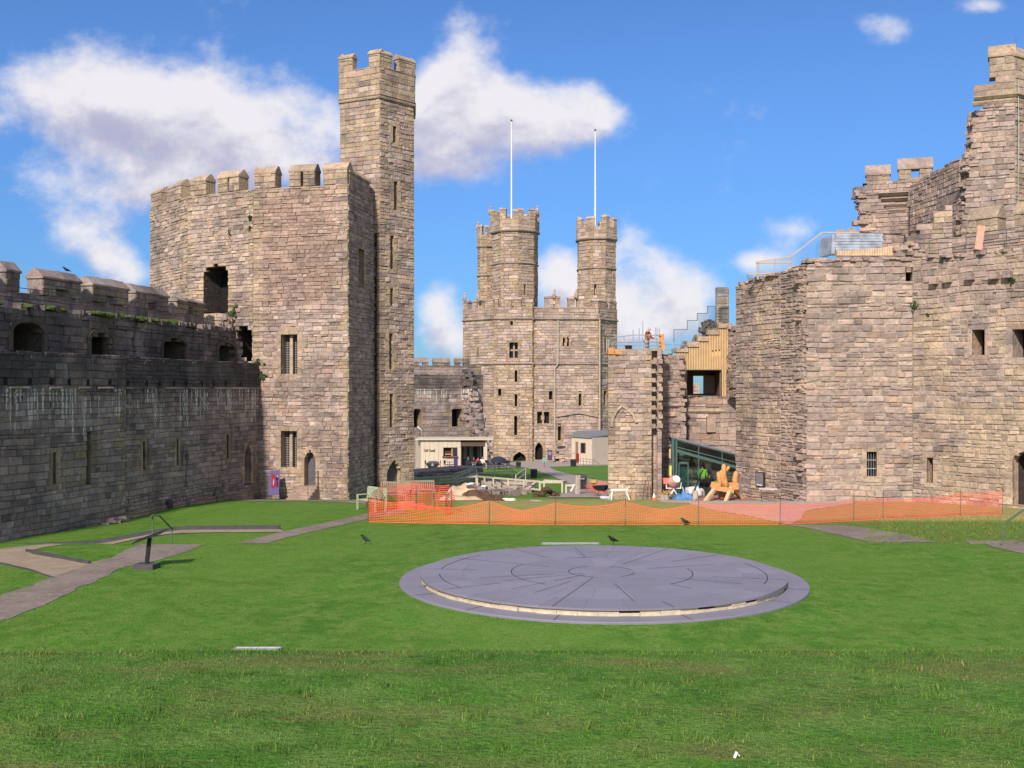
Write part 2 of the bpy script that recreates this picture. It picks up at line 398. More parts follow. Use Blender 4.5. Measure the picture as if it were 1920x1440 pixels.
def stones(mb, F, z0, z1, ops=(), u0=0., u1=None, course=(.2, .34), lens=(.3, .75), prot=.045, top=None, el=None, er=None, zone=None,
           depth=.28, quoin=True, gap=.014, rough=.012, bevel=.02, seed=None, thin=.12, mort=-.014):
    rn = random.Random(seed if seed is not None else random.random()); u1 = F.L if u1 is None else u1
    sd0 = rn.random() * 50; WV = .055 * (course[1] / .3)
    def Wp(a_, b_, n_): return F.w(a_, b_ + (WV * mnoise.noise(Vector((a_ * .55, b_ * .8, sd0))) if z0 + .15 < b_ < z1 - .3 else 0), n_)
    z = z0; row = 0
    while z < z1 - .04:
        h = rn.uniform(*course)
        if rn.random() < thin: h *= .55
        if z + h > z1 - .08: h = z1 - z
        zm = z + h / 2; a = u0 + (el(zm) if el else 0); b = u1 - (er(zm) if er else 0)
        segs = [(a, b)]
        for o in ops:
            sp = o.span(zm) or (o.span(z + h * .15) if o.kind == 'rect' and z < o.z1 < z + h else None)
            if sp:
                ns = []
                for s_ in segs:
                    if sp[1] <= s_[0] or sp[0] >= s_[1]: ns.append(s_); continue
                    if sp[0] > s_[0]: ns.append((s_[0], sp[0]))
                    if sp[1] < s_[1]: ns.append((sp[1], s_[1]))
                segs = ns
        for sa, sb in segs:
            u_ = sa; first = True
            while u_ < sb - .01:
                ln = rn.uniform(*lens) * (.75 + .6 * h / course[1])
                q = quoin and ((abs(u_ - u0) < .01 and not el) or (first and abs(u_ - u0) > .01))
                if q: ln = (.55 if row % 2 else .3) + rn.uniform(0, .1)
                if u_ + ln > sb - .16: ln = sb - u_
                ue = u_ + ln; last = ue > sb - .01
                if quoin and last and not er: q = True
                first = False
                um = (u_ + ue) / 2
                zt = z + h
                if top is not None and top(um) < zm: u_ = ue; continue
                if top is not None: zt = min(zt, top(um) + rn.uniform(-.02, .05))
                cls = .25 if (q and rn.random() < .7) else 0.
                if zone:
                    zc = zone(um, zm)
                    if zc is not None and cls == 0.: cls = zc
                subs = [(u_, ue, z, zt)]
                if h > course[1] * .85 and ln < .5 and rn.random() < .22: zz = z + h * rn.uniform(.4, .6); subs = [(u_, ue, z, zz), (u_, ue, zz, zt)]
                for (x0, x1, y0, y1) in subs:
                    p = rn.uniform(0, prot); g2 = gap / 2; j = lambda: rn.uniform(-rough, rough)
                    bx = min(bevel, (x1 - x0) * .25, (y1 - y0) * .25)
                    c4 = [(x0 + g2, y0 + g2), (x1 - g2, y0 + g2), (x1 - g2, y1 - g2), (x0 + g2, y1 - g2)]
                    ins = [(x0 + g2 + bx + j(), y0 + g2 + bx + j()), (x1 - g2 - bx + j(), y0 + g2 + bx + j()), (x1 - g2 - bx + j(), y1 - g2 - bx + j()), (x0 + g2 + bx + j(), y1 - g2 - bx + j())]
                    jj = [(a_ + rn.uniform(-rough, rough) * .7, b_ + rn.uniform(-rough, rough) * .7) for a_, b_ in c4]
                    V = [Wp(a_, b_, p + rn.uniform(-rough, rough)) for a_, b_ in ins] + [Wp(a_, b_, p - bx * 1.3) for a_, b_ in jj] + [Wp(a_, b_, -depth) for a_, b_ in jj]
                    Fa = [(0, 1, 2, 3)] + [(i + 4, (i + 1) % 4 + 4, (i + 1) % 4, i) for i in range(4)] + [(i + 8, (i + 1) % 4 + 8, (i + 1) % 4 + 4, i + 4) for i in range(4)]
                    mb.add(V, Fa, (rn.random(), rn.random(), cls))
                mb.add([Wp(u_, z, mort), Wp(ue, z, mort), Wp(ue, zt, mort), Wp(u_, zt, mort)], [(0, 1, 2, 3)], (.5, rn.random(), 1.))
                u_ = ue
        z += h; row += 1

def opening(parent, F, o, name, m_stone, depth=.7, surround=.18, proud=.03, pane='dark_glass', lattice=None, mull=0, label=None, sill=True, tr=0, dress=.25, back=True, child=True):
    """reveal, dressed surround and whatever closes the hole; returns the part"""
    mb = MB(); pr = o.profile(); n = len(pr); rn = random.Random(int(o.u0 * 100) + int(o.z0 * 10))
    for i in range(n):
        a, b = pr[i], pr[(i + 1) % n]
        mb.add([F.w(*a, 0), F.w(*b, 0), F.w(*b, -depth), F.w(*a, -depth)], [(0, 1, 2, 3)], (rn.random(), .5, dress))
    if surround:
        op = o.profile(surround)
        if o.kind == 'rect': op = [(o.u0 - surround, o.z0 - (surround if sill else 0)), (o.u1 + surround, o.z0 - (surround if sill else 0)), (o.u1 + surround, o.z1 + surround), (o.u0 - surround, o.z1 + surround)]
        for i in range(n):
            if i == 0 and not sill: continue
            a, b = pr[i], pr[(i + 1) % n]; c, d = op[(i + 1) % n], op[i]
            if i == 0 and o.kind != 'rect': continue
            k = max(1, int(math.dist(a, b) / .45)) if o.kind == 'rect' or i in (1, n - 1) else 1
            for q in range(k):
                s0, s1 = q / k + .01, (q + 1) / k - .01
                L_ = lambda p, r_, t_: (p[0] + (r_[0] - p[0]) * t_, p[1] + (r_[1] - p[1]) * t_)
                a2, b2, c2, d2 = L_(a, b, s0), L_(a, b, s1), L_(d, c, s1), L_(d, c, s0)
                if o.kind == 'rect' or i in (1, n - 1):
                    ext = surround * rn.uniform(0, .8) * (q % 2)
                    if i == 1: c2 = (c2[0] + ext, c2[1]); d2 = (d2[0] + ext, d2[1])
                    elif i in (3, n - 1): c2 = (c2[0] - ext, c2[1]); d2 = (d2[0] - ext, d2[1])
                pz = proud + rn.uniform(0, .01)
                mb.add([F.w(*a2, -.1), F.w(*b2, -.1), F.w(*c2, -.1), F.w(*d2, -.1), F.w(*a2, pz), F.w(*b2, pz), F.w(*c2, pz), F.w(*d2, pz)],
                       [(4, 5, 6, 7), (0, 1, 5, 4), (1, 2, 6, 5), (2, 3, 7, 6), (3, 0, 4, 7)], (rn.random(), rn.random(), dress))
    part = mb.build(name, m_stone, parent)
    if label: part['label'] = label
    if back:
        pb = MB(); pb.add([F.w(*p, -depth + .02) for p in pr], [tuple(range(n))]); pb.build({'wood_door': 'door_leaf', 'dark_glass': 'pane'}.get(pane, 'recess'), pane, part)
    if lattice or mull:
        fb = MB(); dd = -depth + .06; zt = lambda x: o.z1 - (o.rise * .6 if o.kind != 'rect' else 0)
        if lattice:
            x = o.u0 + lattice
            while x < o.u1 - .03: fb.add([F.w(x - .012, o.z0, dd), F.w(x + .012, o.z0, dd), F.w(x + .012, zt(x), dd), F.w(x - .012, zt(x), dd)], [(0, 1, 2, 3)]); x += lattice
            z = o.z0 + lattice
            while z < o.z1 - .05:
                sp = o.span(z); fb.add([F.w(sp[0], z - .012, dd + .004), F.w(sp[1], z - .012, dd + .004), F.w(sp[1], z + .012, dd + .004), F.w(sp[0], z + .012, dd + .004)], [(0, 1, 2, 3)]); z += lattice
            fb.build('lattice', 'lead', part)
        if mull:
            mm = MB(); w_ = mull; c = (o.u0 + o.u1) / 2
            def bar(u0, u1, z0, z1):
                a, b = -depth + .08, -depth + .08 + min(.22, depth * .5)
                mm.hexa([F.w(u0, z0, a), F.w(u0, z0, b), F.w(u1, z0, b), F.w(u1, z0, a), F.w(u0, z1, a), F.w(u0, z1, b), F.w(u1, z1, b), F.w(u1, z1, a)], (.5, .6, dress))
            bar(c - w_ / 2, c + w_ / 2, o.z0, o.z1 - o.rise * .1)
            if tr: zc = o.z0 + (o.z1 - o.z0) * .5; bar(o.u0, c - w_ / 2, zc - w_ / 2, zc + w_ / 2); bar(c + w_ / 2, o.u1, zc - w_ / 2, zc + w_ / 2)
            mm.build('mullion', m_stone, part)
    return part

def merlon(parent, F, u0, u1, z0, z1, thick, m_stone, cap=.4, slit=None, course=(.22, .36), lens=(.3, .7), n0=0., hole=None, over=.06, dress=.25, worn=0., prot=.03, body='stones'):
    """battlement block with a ridged coping; slit = width of an arrow loop cut right through; hole = small square hole"""
    mb = MB(); rn = random.Random(int(u0 * 77) + int(z0 * 13))
    G = Fc(F.w(0, 0, n0)[:2], F.w(F.L, 0, n0)[:2]); zb = z1 - cap; c = (u0 + u1) / 2
    def blk(a, b, za, zt):
        if b - a < .02 or zt - za < .02: return
        mb.hexa([G.w(a, za, -.04), G.w(b, za, -.04), G.w(b, za, -thick), G.w(a, za, -thick), G.w(a, zt, -.04), G.w(b, zt, -.04), G.w(b, zt, -thick), G.w(a, zt, -thick)], (rn.random(), .5, dress))
    ops = []
    if slit:
        sz0 = z0 + (zb - z0) * (.0 if slit > 0 else .25); s_ = abs(slit); ops = [Op(c - s_ / 2, c + s_ / 2, sz0 - .5, zb - .12)]
        blk(u0, c - s_ / 2, z0, zb); blk(c + s_ / 2, u1, z0, zb); blk(c - s_ / 2, c + s_ / 2, zb - .12, zb)
    elif hole:
        hw, hz0, hz1 = hole; ops = [Op(c - hw / 2, c + hw / 2, hz0, hz1)]
        blk(u0, c - hw / 2, z0, zb); blk(c + hw / 2, u1, z0, zb); blk(c - hw / 2, c + hw / 2, hz1, zb); blk(c - hw / 2, c + hw / 2, z0, hz0)
    else: blk(u0, u1, z0, zb)
    stones(mb, G, z0, zb, ops=ops, u0=u0, u1=u1, course=course, lens=lens, prot=prot, depth=.06, seed=rn.random(), zone=lambda a, b: .25 if rn.random() < dress * 1.6 else None)
    # coping: slopes front and back to a ridge, in a few slabs
    k = max(1, int((u1 - u0) / .9)); m_ = over
    for i in range(k):
        a = u0 - m_ + (u1 - u0 + 2 * m_) * i / k; b = u0 - m_ + (u1 - u0 + 2 * m_) * (i + 1) / k - .012
        t0, t1 = z1 + rn.uniform(-.03, .02) - worn * rn.random(), z1 + rn.uniform(-.03, .02) - worn * rn.random()
        e = zb + rn.uniform(-.01, .015)
        V = [G.w(a, e - .09, m_), G.w(b, e - .09, m_), G.w(b, e - .09, -thick - m_), G.w(a, e - .09, -thick - m_),
             G.w(a, e, m_), G.w(b, e, m_), G.w(b, e, -thick - m_), G.w(a, e, -thick - m_), G.w(a, t0, -thick * .4), G.w(b, t1, -thick * .4), G.w(b, t1, -thick * .6), G.w(a, t0, -thick * .6)]
        mb.add(V, [(0, 1, 5, 4), (2, 3, 7, 6), (4, 5, 9, 8), (6, 7, 11, 10), (8, 9, 10, 11), (0, 4, 8, 11, 7, 3), (1, 2, 6, 10, 9, 5), (3, 2, 1, 0)], (rn.random(), rn.uniform(.3, .9), dress))
    return mb.build('merlon', m_stone, parent)

def coping(mb, F, u0, u1, z, thick, h=.15, over=.05, n0=0., tint=None):
    k = max(1, int((u1 - u0) / .8)); rn = random.Random(int(u0 * 31))
    for i in range(k):
        a = u0 + (u1 - u0) * i / k + .006; b = u0 + (u1 - u0) * (i + 1) / k - .006; zt = z + h + rn.uniform(-.02, .02)
        mb.hexa([F.w(a, z, over + n0), F.w(b, z, over + n0), F.w(b, z, -thick + n0), F.w(a, z, -thick + n0), F.w(a, zt - .05, over + n0), F.w(b, zt - .05, over + n0), F.w(b, zt, -thick + n0), F.w(a, zt, -thick + n0)], tint or (rn.random(), rn.random(), .25))
def string_course(mb, F, u0, u1, z, h=.2, out=.12, tint=(.4, .4, .25), n0=0):
    mb.add([F.w(u0, z, -.1), F.w(u1, z, -.1), F.w(u1, z, n0 + out * .4), F.w(u0, z, n0 + out * .4), F.w(u1, z + h * .5, n0 + out), F.w(u0, z + h * .5, n0 + out), F.w(u1, z + h, -.0), F.w(u0, z + h, -.0)],
           [(0, 1, 2, 3), (3, 2, 4, 5), (5, 4, 6, 7), (0, 3, 5, 7), (1, 6, 4, 2)], tint)

# plain materials
mat('dark_glass', (.02, .023, .028), .12, spec=.6, noise=.1)
mat('black_hole', (.012, .011, .011), .95, noise=.2)  # near-black colour paints the deep shade inside openings
mat('wood_door', (.10, .095, .105), .75, noise=.3, nscale=9)
mat('lead', (.30, .29, .28), .6, noise=.1)
mat('iron_rail', (.10, .11, .105), .55, metal=.3)
mat('green_rail', (.10, .15, .115), .5, metal=.2)
mat('galvanised', (.42, .44, .46), .4, metal=.6)
mat('slate_step', (.215, .21, .262), .6, noise=.22, nscale=1.1, spec=.3, bump=.25)
def slate():
    m = bpy.data.materials.new('slate_slab'); m.use_nodes = True; t = NT(m.node_tree); b = m.node_tree.nodes['Principled BSDF']
    b.inputs['Specular IOR Level'].default_value = .3
    pos = t.new('ShaderNodeNewGeometry').outputs['Position']
    at = t.new('ShaderNodeAttribute', attribute_name='tint'); s = t.new('ShaderNodeSeparateColor', {0: at.outputs['Color']})
    c = t.mix(s.outputs[0], (.185, .18, .232), (.22, .213, .268))
    c = t.mix(t.mr(t.noise(pos, 1.3, 5, .7), .45, .7, 0, .5), c, (.165, .162, .195)); c = t.mix(t.mr(t.noise(pos, 9, 5, .75), .62, .75, 0, .5), c, (.30, .29, .32))
    c = t.mix(t.mr(t.noise(pos, 34, 2, .6), .70, .76, 0, .6), c, (.40, .40, .38))
    t.set(b.inputs['Base Color'], c); t.set(b.inputs['Roughness'], t.mr(t.noise(pos, 2.5, 4), .3, .7, .5, .75))
    bn = t.new('ShaderNodeBump', {'Height': t.noise(pos, 20, 5, .7), 'Strength': .3, 'Distance': .01}); t.set(b.inputs['Normal'], bn.outputs[0]); MATS['slate_slab'] = m
slate()
mat('joint_slate', (.16, .157, .195), .8)
mat('joint_dark', (.035, .033, .04), .9)
mat('cream_stone', (.52, .46, .34), .85, noise=.25, nscale=7, bump=.6)
mat('black_plastic', (.018, .018, .022), .45, noise=.1)
mat('white_paint', (.72, .71, .68), .6)
mat('sage_paint', (.36, .40, .28), .6, noise=.15)
mat('orange_net', (.78, .15, .05), .55, noise=.08)
mat('red_net', (.80, .12, .08), .55, noise=.08)
mat('timber_new', (.52, .26, .10), .7, noise=.2, nscale=4)
mat('timber_clad', (.60, .42, .22), .65, noise=.12, nscale=3)
mat('timber_grey', (.42, .36, .29), .85, noise=.25, nscale=5)
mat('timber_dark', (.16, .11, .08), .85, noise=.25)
mat('cream_panel', (.52, .45, .36), .7, noise=.06, nscale=1.2)
mat('concrete', (.34, .32, .29), .9, noise=.2, nscale=3, bump=.3)
mat('tan_path', (.27, .215, .155), .92, noise=.22, nscale=2.2, bump=.4)
mat('dark_kerb', (.062, .062, .07), .85, noise=.25, nscale=3)
mat('hi_vis', (.45, .85, .03), .6, noise=.1)
mat('navy_cloth', (.022, .026, .045), .85)
mat('grey_cloth', (.30, .31, .32), .9)
mat('maroon_cloth', (.22, .035, .03), .85)
mat('red_cloth', (.42, .03, .045), .8)
mat('white_cloth', (.72, .70, .68), .8)
mat('skin', (.52, .30, .22), .6)
mat('hair_dark', (.03, .02, .015), .8)
mat('hair_brown', (.16, .075, .035), .8)
mat('blue_tarp', (.08, .20, .45), .45, noise=.5, nscale=5, bump=1.)
mat('bag_cloth', (.50, .50, .53), .7, noise=.4, nscale=5, bump=1.)
mat('brown_tarp', (.10, .055, .035), .45, noise=.45, nscale=1.5, bump=.8)
mat('tan_tarp', (.50, .36, .24), .5, noise=.35, nscale=1.5, bump=.8)
mat('teal_sign', (.10, .42, .38), .5)
mat('purple_sign', (.075, .045, .09), .5)
mat('purple_box', (.045, .035, .12), .6)
mat('earth', (.085, .05, .028), .95, noise=.4, nscale=3, bump=1)
mat('teal_frame', (.09, .17, .165), .35, metal=.4)
mat('grey_membrane', (.17, .18, .20), .7)
mat('wrap_film', (.30, .34, .40), .18, noise=.5, nscale=2, spec=.7)
mat('pink_mixer', (.55, .30, .25), .6, noise=.3)
mat('cone_orange', (.80, .14, .03), .5)
mat('straw', (.42, .27, .09), .9, noise=.4, nscale=6)
mat('moss_green', (.05, .075, .02), .95, noise=.4)
mat('gull', (.60, .60, .60), .7)
mat('crow_black', (.014, .014, .017), .5)
mat('bar_blue', (.18, .22, .25), .4, metal=.5)
mat('pole_white', (.75, .74, .74), .4)
mat('red_poster', (.30, .02, .03), .5)
mat('yellow_batten', (.75, .62, .10), .6)
mat('brick_sand', (.56, .40, .27), .9, noise=.3, nscale=5)
def glass(name, col, mixf=.3, rough=.03):
    m = bpy.data.materials.new(name); m.use_nodes = True; t = NT(m.node_tree); t.n.clear()
    tr = t.new('ShaderNodeBsdfTransparent', {'Color': col}); gl = t.new('ShaderNodeBsdfGlossy', {'Color': (.9, .95, 1), 'Roughness': rough})
    fr = t.new('ShaderNodeFresnel', {'IOR': 1.5}); f = t.m('ADD', t.m('MULTIPLY', fr.outputs[0], .9), mixf, clamp=True)
    ms = t.new('ShaderNodeMixShader', {0: f, 1: tr.outputs[0], 2: gl.outputs[0]}); t.new('ShaderNodeOutputMaterial', {'Surface': ms.outputs[0]})
    MATS[name] = m; return m
glass('clear_glass', (.72, .84, .90), .10)
glass('green_glass', (.55, .74, .70), .06)
glass('cafe_glass', (.30, .34, .36), .08)
# woven orange netting reads dense: real strands, see build_net
def grass_mat(name, blade=False):
    m = bpy.data.materials.new(name); m.use_nodes = True; t = NT(m.node_tree); b = m.node_tree.nodes['Principled BSDF']
    b.inputs['Roughness'].default_value = .8; b.inputs['Specular IOR Level'].default_value = .12
    pos = t.new('ShaderNodeNewGeometry').outputs['Position']; sp = t.new('ShaderNodeSeparateXYZ', {0: pos})
    flat = t.new('ShaderNodeCombineXYZ', {0: sp.outputs[0], 1: sp.outputs[1]}).outputs[0]
    big = t.noise(flat, .32, 4, .6); mid = t.noise(flat, 1.7, 5, .65); fine = t.noise(pos, 26, 3, .7)
    c = t.mix(t.mr(big, .35, .65), (.062, .170, .018), (.092, .225, .026))
    c = t.mix(t.mr(mid, .40, .62), c, (.13, .235, .042)); c = t.mix(t.mr(t.noise(flat, 4.5, 4, .7), .50, .70, 0, .7), c, (.042, .115, .014)); c = t.mix(t.mr(t.noise(t.map(flat, (1, .5, 1)), .16, 3, .5), .42, .6, 0, .45), c, (.125, .24, .036))
    dry = t.m('MULTIPLY', t.mr(t.noise(t.map(flat, (.7, 1.6, 1), (4.2, 1.3, 0)), 1.05, 5, .65), .47, .66), t.mr(sp.outputs[1], 8.5, 7.5, 0.1, .62))
    c = t.mix(dry, c, (.17, .168, .055))
    # the old turf beside the gate is coarser and yellower
    rough = t.m('MULTIPLY', t.mr(sp.outputs[1], 33.5, 35.5), t.mr(sp.outputs[0], 10, 14))
    c = t.mix(t.m('MULTIPLY', rough, t.mr(t.noise(flat, 2.2, 4, .7), .4, .62)), c, (.15, .17, .05))
    worn = t.m('MULTIPLY', t.m('MULTIPLY', t.mr(sp.outputs[1], 40.5, 42), t.mr(sp.outputs[1], 60, 57)), t.mr(sp.outputs[0], -3.5, -1.5))
    c = t.mix(t.m('MULTIPLY', worn, t.mr(mid, .3, .6, .55, .9)), c, (.34, .31, .12))
    c = t.mix(1.0, c, t.mix(t.mr(sp.outputs[1], 8.5, 12.), (.82, .82, .88), (.90, .90, .88)), 'MULTIPLY')
    f = t.mr(fine, .2, .8, .62, 1.38, False)
    if blade:
        a = t.new('ShaderNodeAttribute', attribute_name='tint'); s = t.new('ShaderNodeSeparateColor', {0: a.outputs['Color']})
        f = t.m('ADD', .62, t.m('MULTIPLY', s.outputs[0], .8))
        c = t.mix(t.mr(s.outputs[1], .86, 1.0, 0, .8), c, (.28, .25, .11))
    c = t.mix(1.0, c, t.new('ShaderNodeCombineXYZ', {0: f, 1: f, 2: f}).outputs[0], 'MULTIPLY')
    t.set(b.inputs['Base Color'], c)
    if not blade:
        bn = t.new('ShaderNodeBump', {'Height': t.m('ADD', fine, t.m('MULTIPLY', t.noise(pos, 6, 4, .7), 1.4)), 'Strength': .75, 'Distance': .04}); t.set(b.inputs['Normal'], bn.outputs[0])
    MATS[name] = m
grass_mat('grass'); grass_mat('grass_blade', True)
def path_mat(name, c1, c2, c3):
    m = bpy.data.materials.new(name); m.use_nodes = True; t = NT(m.node_tree); b = m.node_tree.nodes['Principled BSDF']
    b.inputs['Roughness'].default_value = .9; b.inputs['Specular IOR Level'].default_value = .2
    pos = t.new('ShaderNodeNewGeometry').outputs['Position']
    c = t.mix(t.mr(t.noise(pos, .8, 5, .65), .35, .65), c1, c2); c = t.mix(t.mr(t.noise(pos, 5, 6, .8), .45, .75), c, c3)
    t.set(b.inputs['Base Color'], c)
    bn = t.new('ShaderNodeBump', {'Height': t.noise(pos, 12, 5, .75), 'Strength': .7, 'Distance': .03}); t.set(b.inputs['Normal'], bn.outputs[0]); MATS[name] = m
path_mat('grey_path', (.155, .13, .115), (.215, .18, .155), (.30, .26, .22))
path_mat('pink_paving', (.36, .29, .25), (.42, .35, .30), (.30, .25, .22))
path_mat('far_path', (.30, .26, .24), (.36, .31, .28), (.25, .21, .19))
# ================================================================ GROUND
tag(terrain(), kind='structure')
def blades(name, n, fn, h, wd, seed):
    rs = np.random.RandomState(seed); pts = fn(rs, n); n = len(pts)
    zz = np.array([gz(x, y) for x, y in pts]); a = rs.rand(n) * 2 * np.pi; hh = h * (.5 + rs.rand(n)); ww = wd * (.6 + .8 * rs.rand(n))
    lean = rs.rand(n) * .8 * hh; la = rs.rand(n) * 2 * np.pi
    base = np.stack([pts[:, 0], pts[:, 1], zz - .004], 1); d = np.stack([np.cos(a) * ww, np.sin(a) * ww, 0 * a], 1)
    tip = base + np.stack([np.cos(la) * lean, np.sin(la) * lean, hh], 1)
    V = np.stack([base - d, base + d, tip], 1).reshape(-1, 3)
    me = bpy.data.meshes.new(name); me.vertices.add(3 * n); me.vertices.foreach_set('co', V.astype(np.float32).ravel())
    me.loops.add(3 * n); me.loops.foreach_set('vertex_index', np.arange(3 * n, dtype=np.int32))
    me.polygons.add(n); me.polygons.foreach_set('loop_start', np.arange(0, 3 * n, 3, dtype=np.int32)); me.update()
    at = me.attributes.new('tint', 'FLOAT_COLOR', 'FACE'); c = np.ones((n, 4), np.float32); c[:, 0] = rs.rand(n); c[:, 1] = rs.rand(n); at.data.foreach_set('color', c.ravel())
    me.materials.append(MATS['grass_blade']); o = bpy.data.objects.new(name, me); COL.objects.link(o)
    return tag(o, 'short blades of green mown turf with dry brown patches', 'grass', kind='stuff')
def near_pts(rs, n):
    y = 4.0 + 4.6 * rs.rand(n); x = (rs.rand(n) - .5) * 1.25 * y; return np.stack([x, y], 1)
def lawn_pts(rs, n):
    y = 15.5 + 17.5 * rs.rand(n) ** 1.2; x = (rs.rand(n) - .5) * 1.05 * y
    k = np.ones(n, bool)
    k &= ((x - 2.2) ** 2 + (y - 26.2) ** 2) > 5.0 ** 2
    k &= ~((x < -4) & (y > 20) & inpoly(x, y))
    return np.stack([x[k], y[k]], 1)
PATH_A = [(-60, 1195), (-10, 1168), (60, 1143), (130, 1113), (220, 1068), (300, 1050), (345, 1036), (386, 1021), (262, 1021), (205, 1047), (170, 1057), (98, 1082), (40, 1104), (-60, 1140)]
PATH_B = [(-60, 1035), (0, 1030), (95, 1020), (120, 1021), (50, 1034), (62, 1040), (165, 1057), (205, 1047), (98, 1083), (60, 1068), (0, 1055), (-60, 1045)]
def inpoly(x, y):
    inside = np.zeros(len(x), bool)
    for poly in (PATH_A, PATH_B):
        q = [ground(a, b) for a, b in poly]; ins = np.zeros(len(x), bool)
        for i in range(len(q)):
            (x0, y0), (x1, y1) = q[i], q[(i + 1) % len(q)]
            if y0 == y1: continue
            c = ((y0 > y) != (y1 > y)) & (x < (x1 - x0) * (y - y0) / (y1 - y0) + x0); ins ^= c
        inside |= ins
    return inside
blades('grass_turf', 190000, near_pts, .015, .0022, 1)
def tuft_pts(rs, n):
    c = np.stack([(rs.rand(260) - .5) * 8, 4 + 4.2 * rs.rand(260)], 1); i = rs.randint(0, 260, n); return c[i] + rs.randn(n, 2) * .035
blades('grass_turf', 9000, tuft_pts, .035, .003, 5)
blades('grass_turf', 130000, lawn_pts, .022, .006, 2)
def rough_pts(rs, n):
    y = 34.6 + 9 * rs.rand(n); x = 11.5 + 12 * rs.rand(n) + (y - 35) * .4
    k = np.array([mnoise.noise(Vector((a * .9, b * .9, 0))) > -.15 for a, b in zip(x, y)]); k &= y < 43.5
    return np.stack([x[k], y[k]], 1)
blades('rough_grass', 22000, rough_pts, .06, .010, 3)

# paths
sheet_px('path', PATH_A, 'grey_path', .010, wobble=.09)
sheet_px('ramp_path', PATH_B, 'tan_path', .014, wobble=.01)
sheet_px('path', [(444, 1019), (500, 1019), (560, 1003), (640, 985), (692, 973), (760, 962), (760, 950), (690, 963), (590, 985), (540, 995)], 'grey_path', .012, wobble=.04, dmin=33)
sheet_px('path', [(1470, 985), (1530, 985), (1580, 985), (1640, 993), (1700, 1003), (1758, 1017), (1640, 1018), (1560, 1001), (1500, 988)], 'grey_path', .012, wobble=.05, dmin=33)
sheet_px('path', [(1812, 1014), (1990, 1014), (1990, 1056), (1925, 1040), (1860, 1026)], 'grey_path', .012, wobble=.03)
# gutter strip and kerbs along the curtain wall
pd = lambda L: [(X(p, D), D) for p, D in L]
tag(sheet('gutter', pd([(-80, 37.0), (0, 37.4), (250, 38.3), (520, 38.5), (522, 38.85), (250, 38.7), (0, 37.85), (-80, 37.5)]), 'dark_kerb', .03), kind='structure')
tag(sheet('path', pd([(150, 36.2), (260, 37.0), (400, 37.5), (530, 37.6), (526, 38.4), (250, 38.2), (90, 37.6), (60, 36.6)]), 'tan_path', .02, wobble=.03), kind='structure')
def kerb(name, pts, w_, h_, label):
    mb = MB()
    q = [ground(a, b) for a, b in pts]
    for (x0, y0), (x1, y1) in zip(q, q[1:]):
        n = max(1, int(math.dist((x0, y0), (x1, y1)) / 1.0))
        for i in range(n):
            a = (x0 + (x1 - x0) * i / n, y0 + (y1 - y0) * i / n); b = (x0 + (x1 - x0) * (i + 1) / n, y0 + (y1 - y0) * (i + 1) / n)
            mb.beam((*a, gz(*a) + h_ / 2 - .03), (*b, gz(*b) + h_ / 2 - .03), w_, h_ + .06)
    return tag(mb.build(name, 'dark_kerb'), label, 'kerb')
mb = MB(); gk = pd([(-80, 36.9), (0, 37.3), (125, 37.8), (250, 38.2), (400, 38.4), (525, 38.5)])
for (x0, y0), (x1, y1) in zip(gk, gk[1:]):
    for i in range(6):
        a = (x0 + (x1 - x0) * i / 6, y0 + (y1 - y0) * i / 6); b = (x0 + (x1 - x0) * (i + 1) / 6, y0 + (y1 - y0) * (i + 1) / 6)
        mb.beam((*a, gz(*a) + .06), (*b, gz(*b) + .06), .16, .16)
tag(mb.build('kerb', 'dark_kerb'), 'long dark stone kerb running below the left curtain wall', 'kerb')
kerb('kerb', [(50, 1035), (110, 1047), (150, 1055), (168, 1058)], .07, .09, 'dark slate kerb edging the green wedge beside the tan ramp')
kerb('kerb', [(-60, 1040), (0, 1057), (60, 1071), (100, 1084)], .04, .03, 'thin dark kerb at the lower side of the tan ramp')
# ground beyond the netting
sheet_px('paved_apron', [(1236, 937), (1290, 936), (1420, 935), (1500, 936), (1600, 938), (1600, 944), (1510, 958), (1500, 975), (1480, 984), (1395, 966), (1330, 956), (1290, 944), (1238, 942)], 'pink_paving', .012, wobble=.03, dmin=35)
sheet_px('path', [(640, 938), (700, 936), (720, 925), (700, 946), (640, 942), (500, 940), (440, 938), (440, 935)], 'grey_path', .012, dmin=35)
sheet_px('path', [(1020, 936), (1145, 937), (1148, 905), (1100, 897), (1040, 882), (1030, 876), (1140, 872), (1140, 862), (900, 866), (780, 873), (785, 880), (940, 876), (985, 877), (1010, 884), (1040, 895), (1075, 910), (1060, 925)], 'far_path', .03, wobble=.1, dmin=60)
tag(sheet('terrace', [ground(770, 880, 60), ground(780, 868, 60), (X(930, 131), 131), (X(1150, 135), 135), (X(1150, 128), 128), ground(1000, 875, 60), ground(900, 880, 60)], 'far_path', .02), kind='structure')

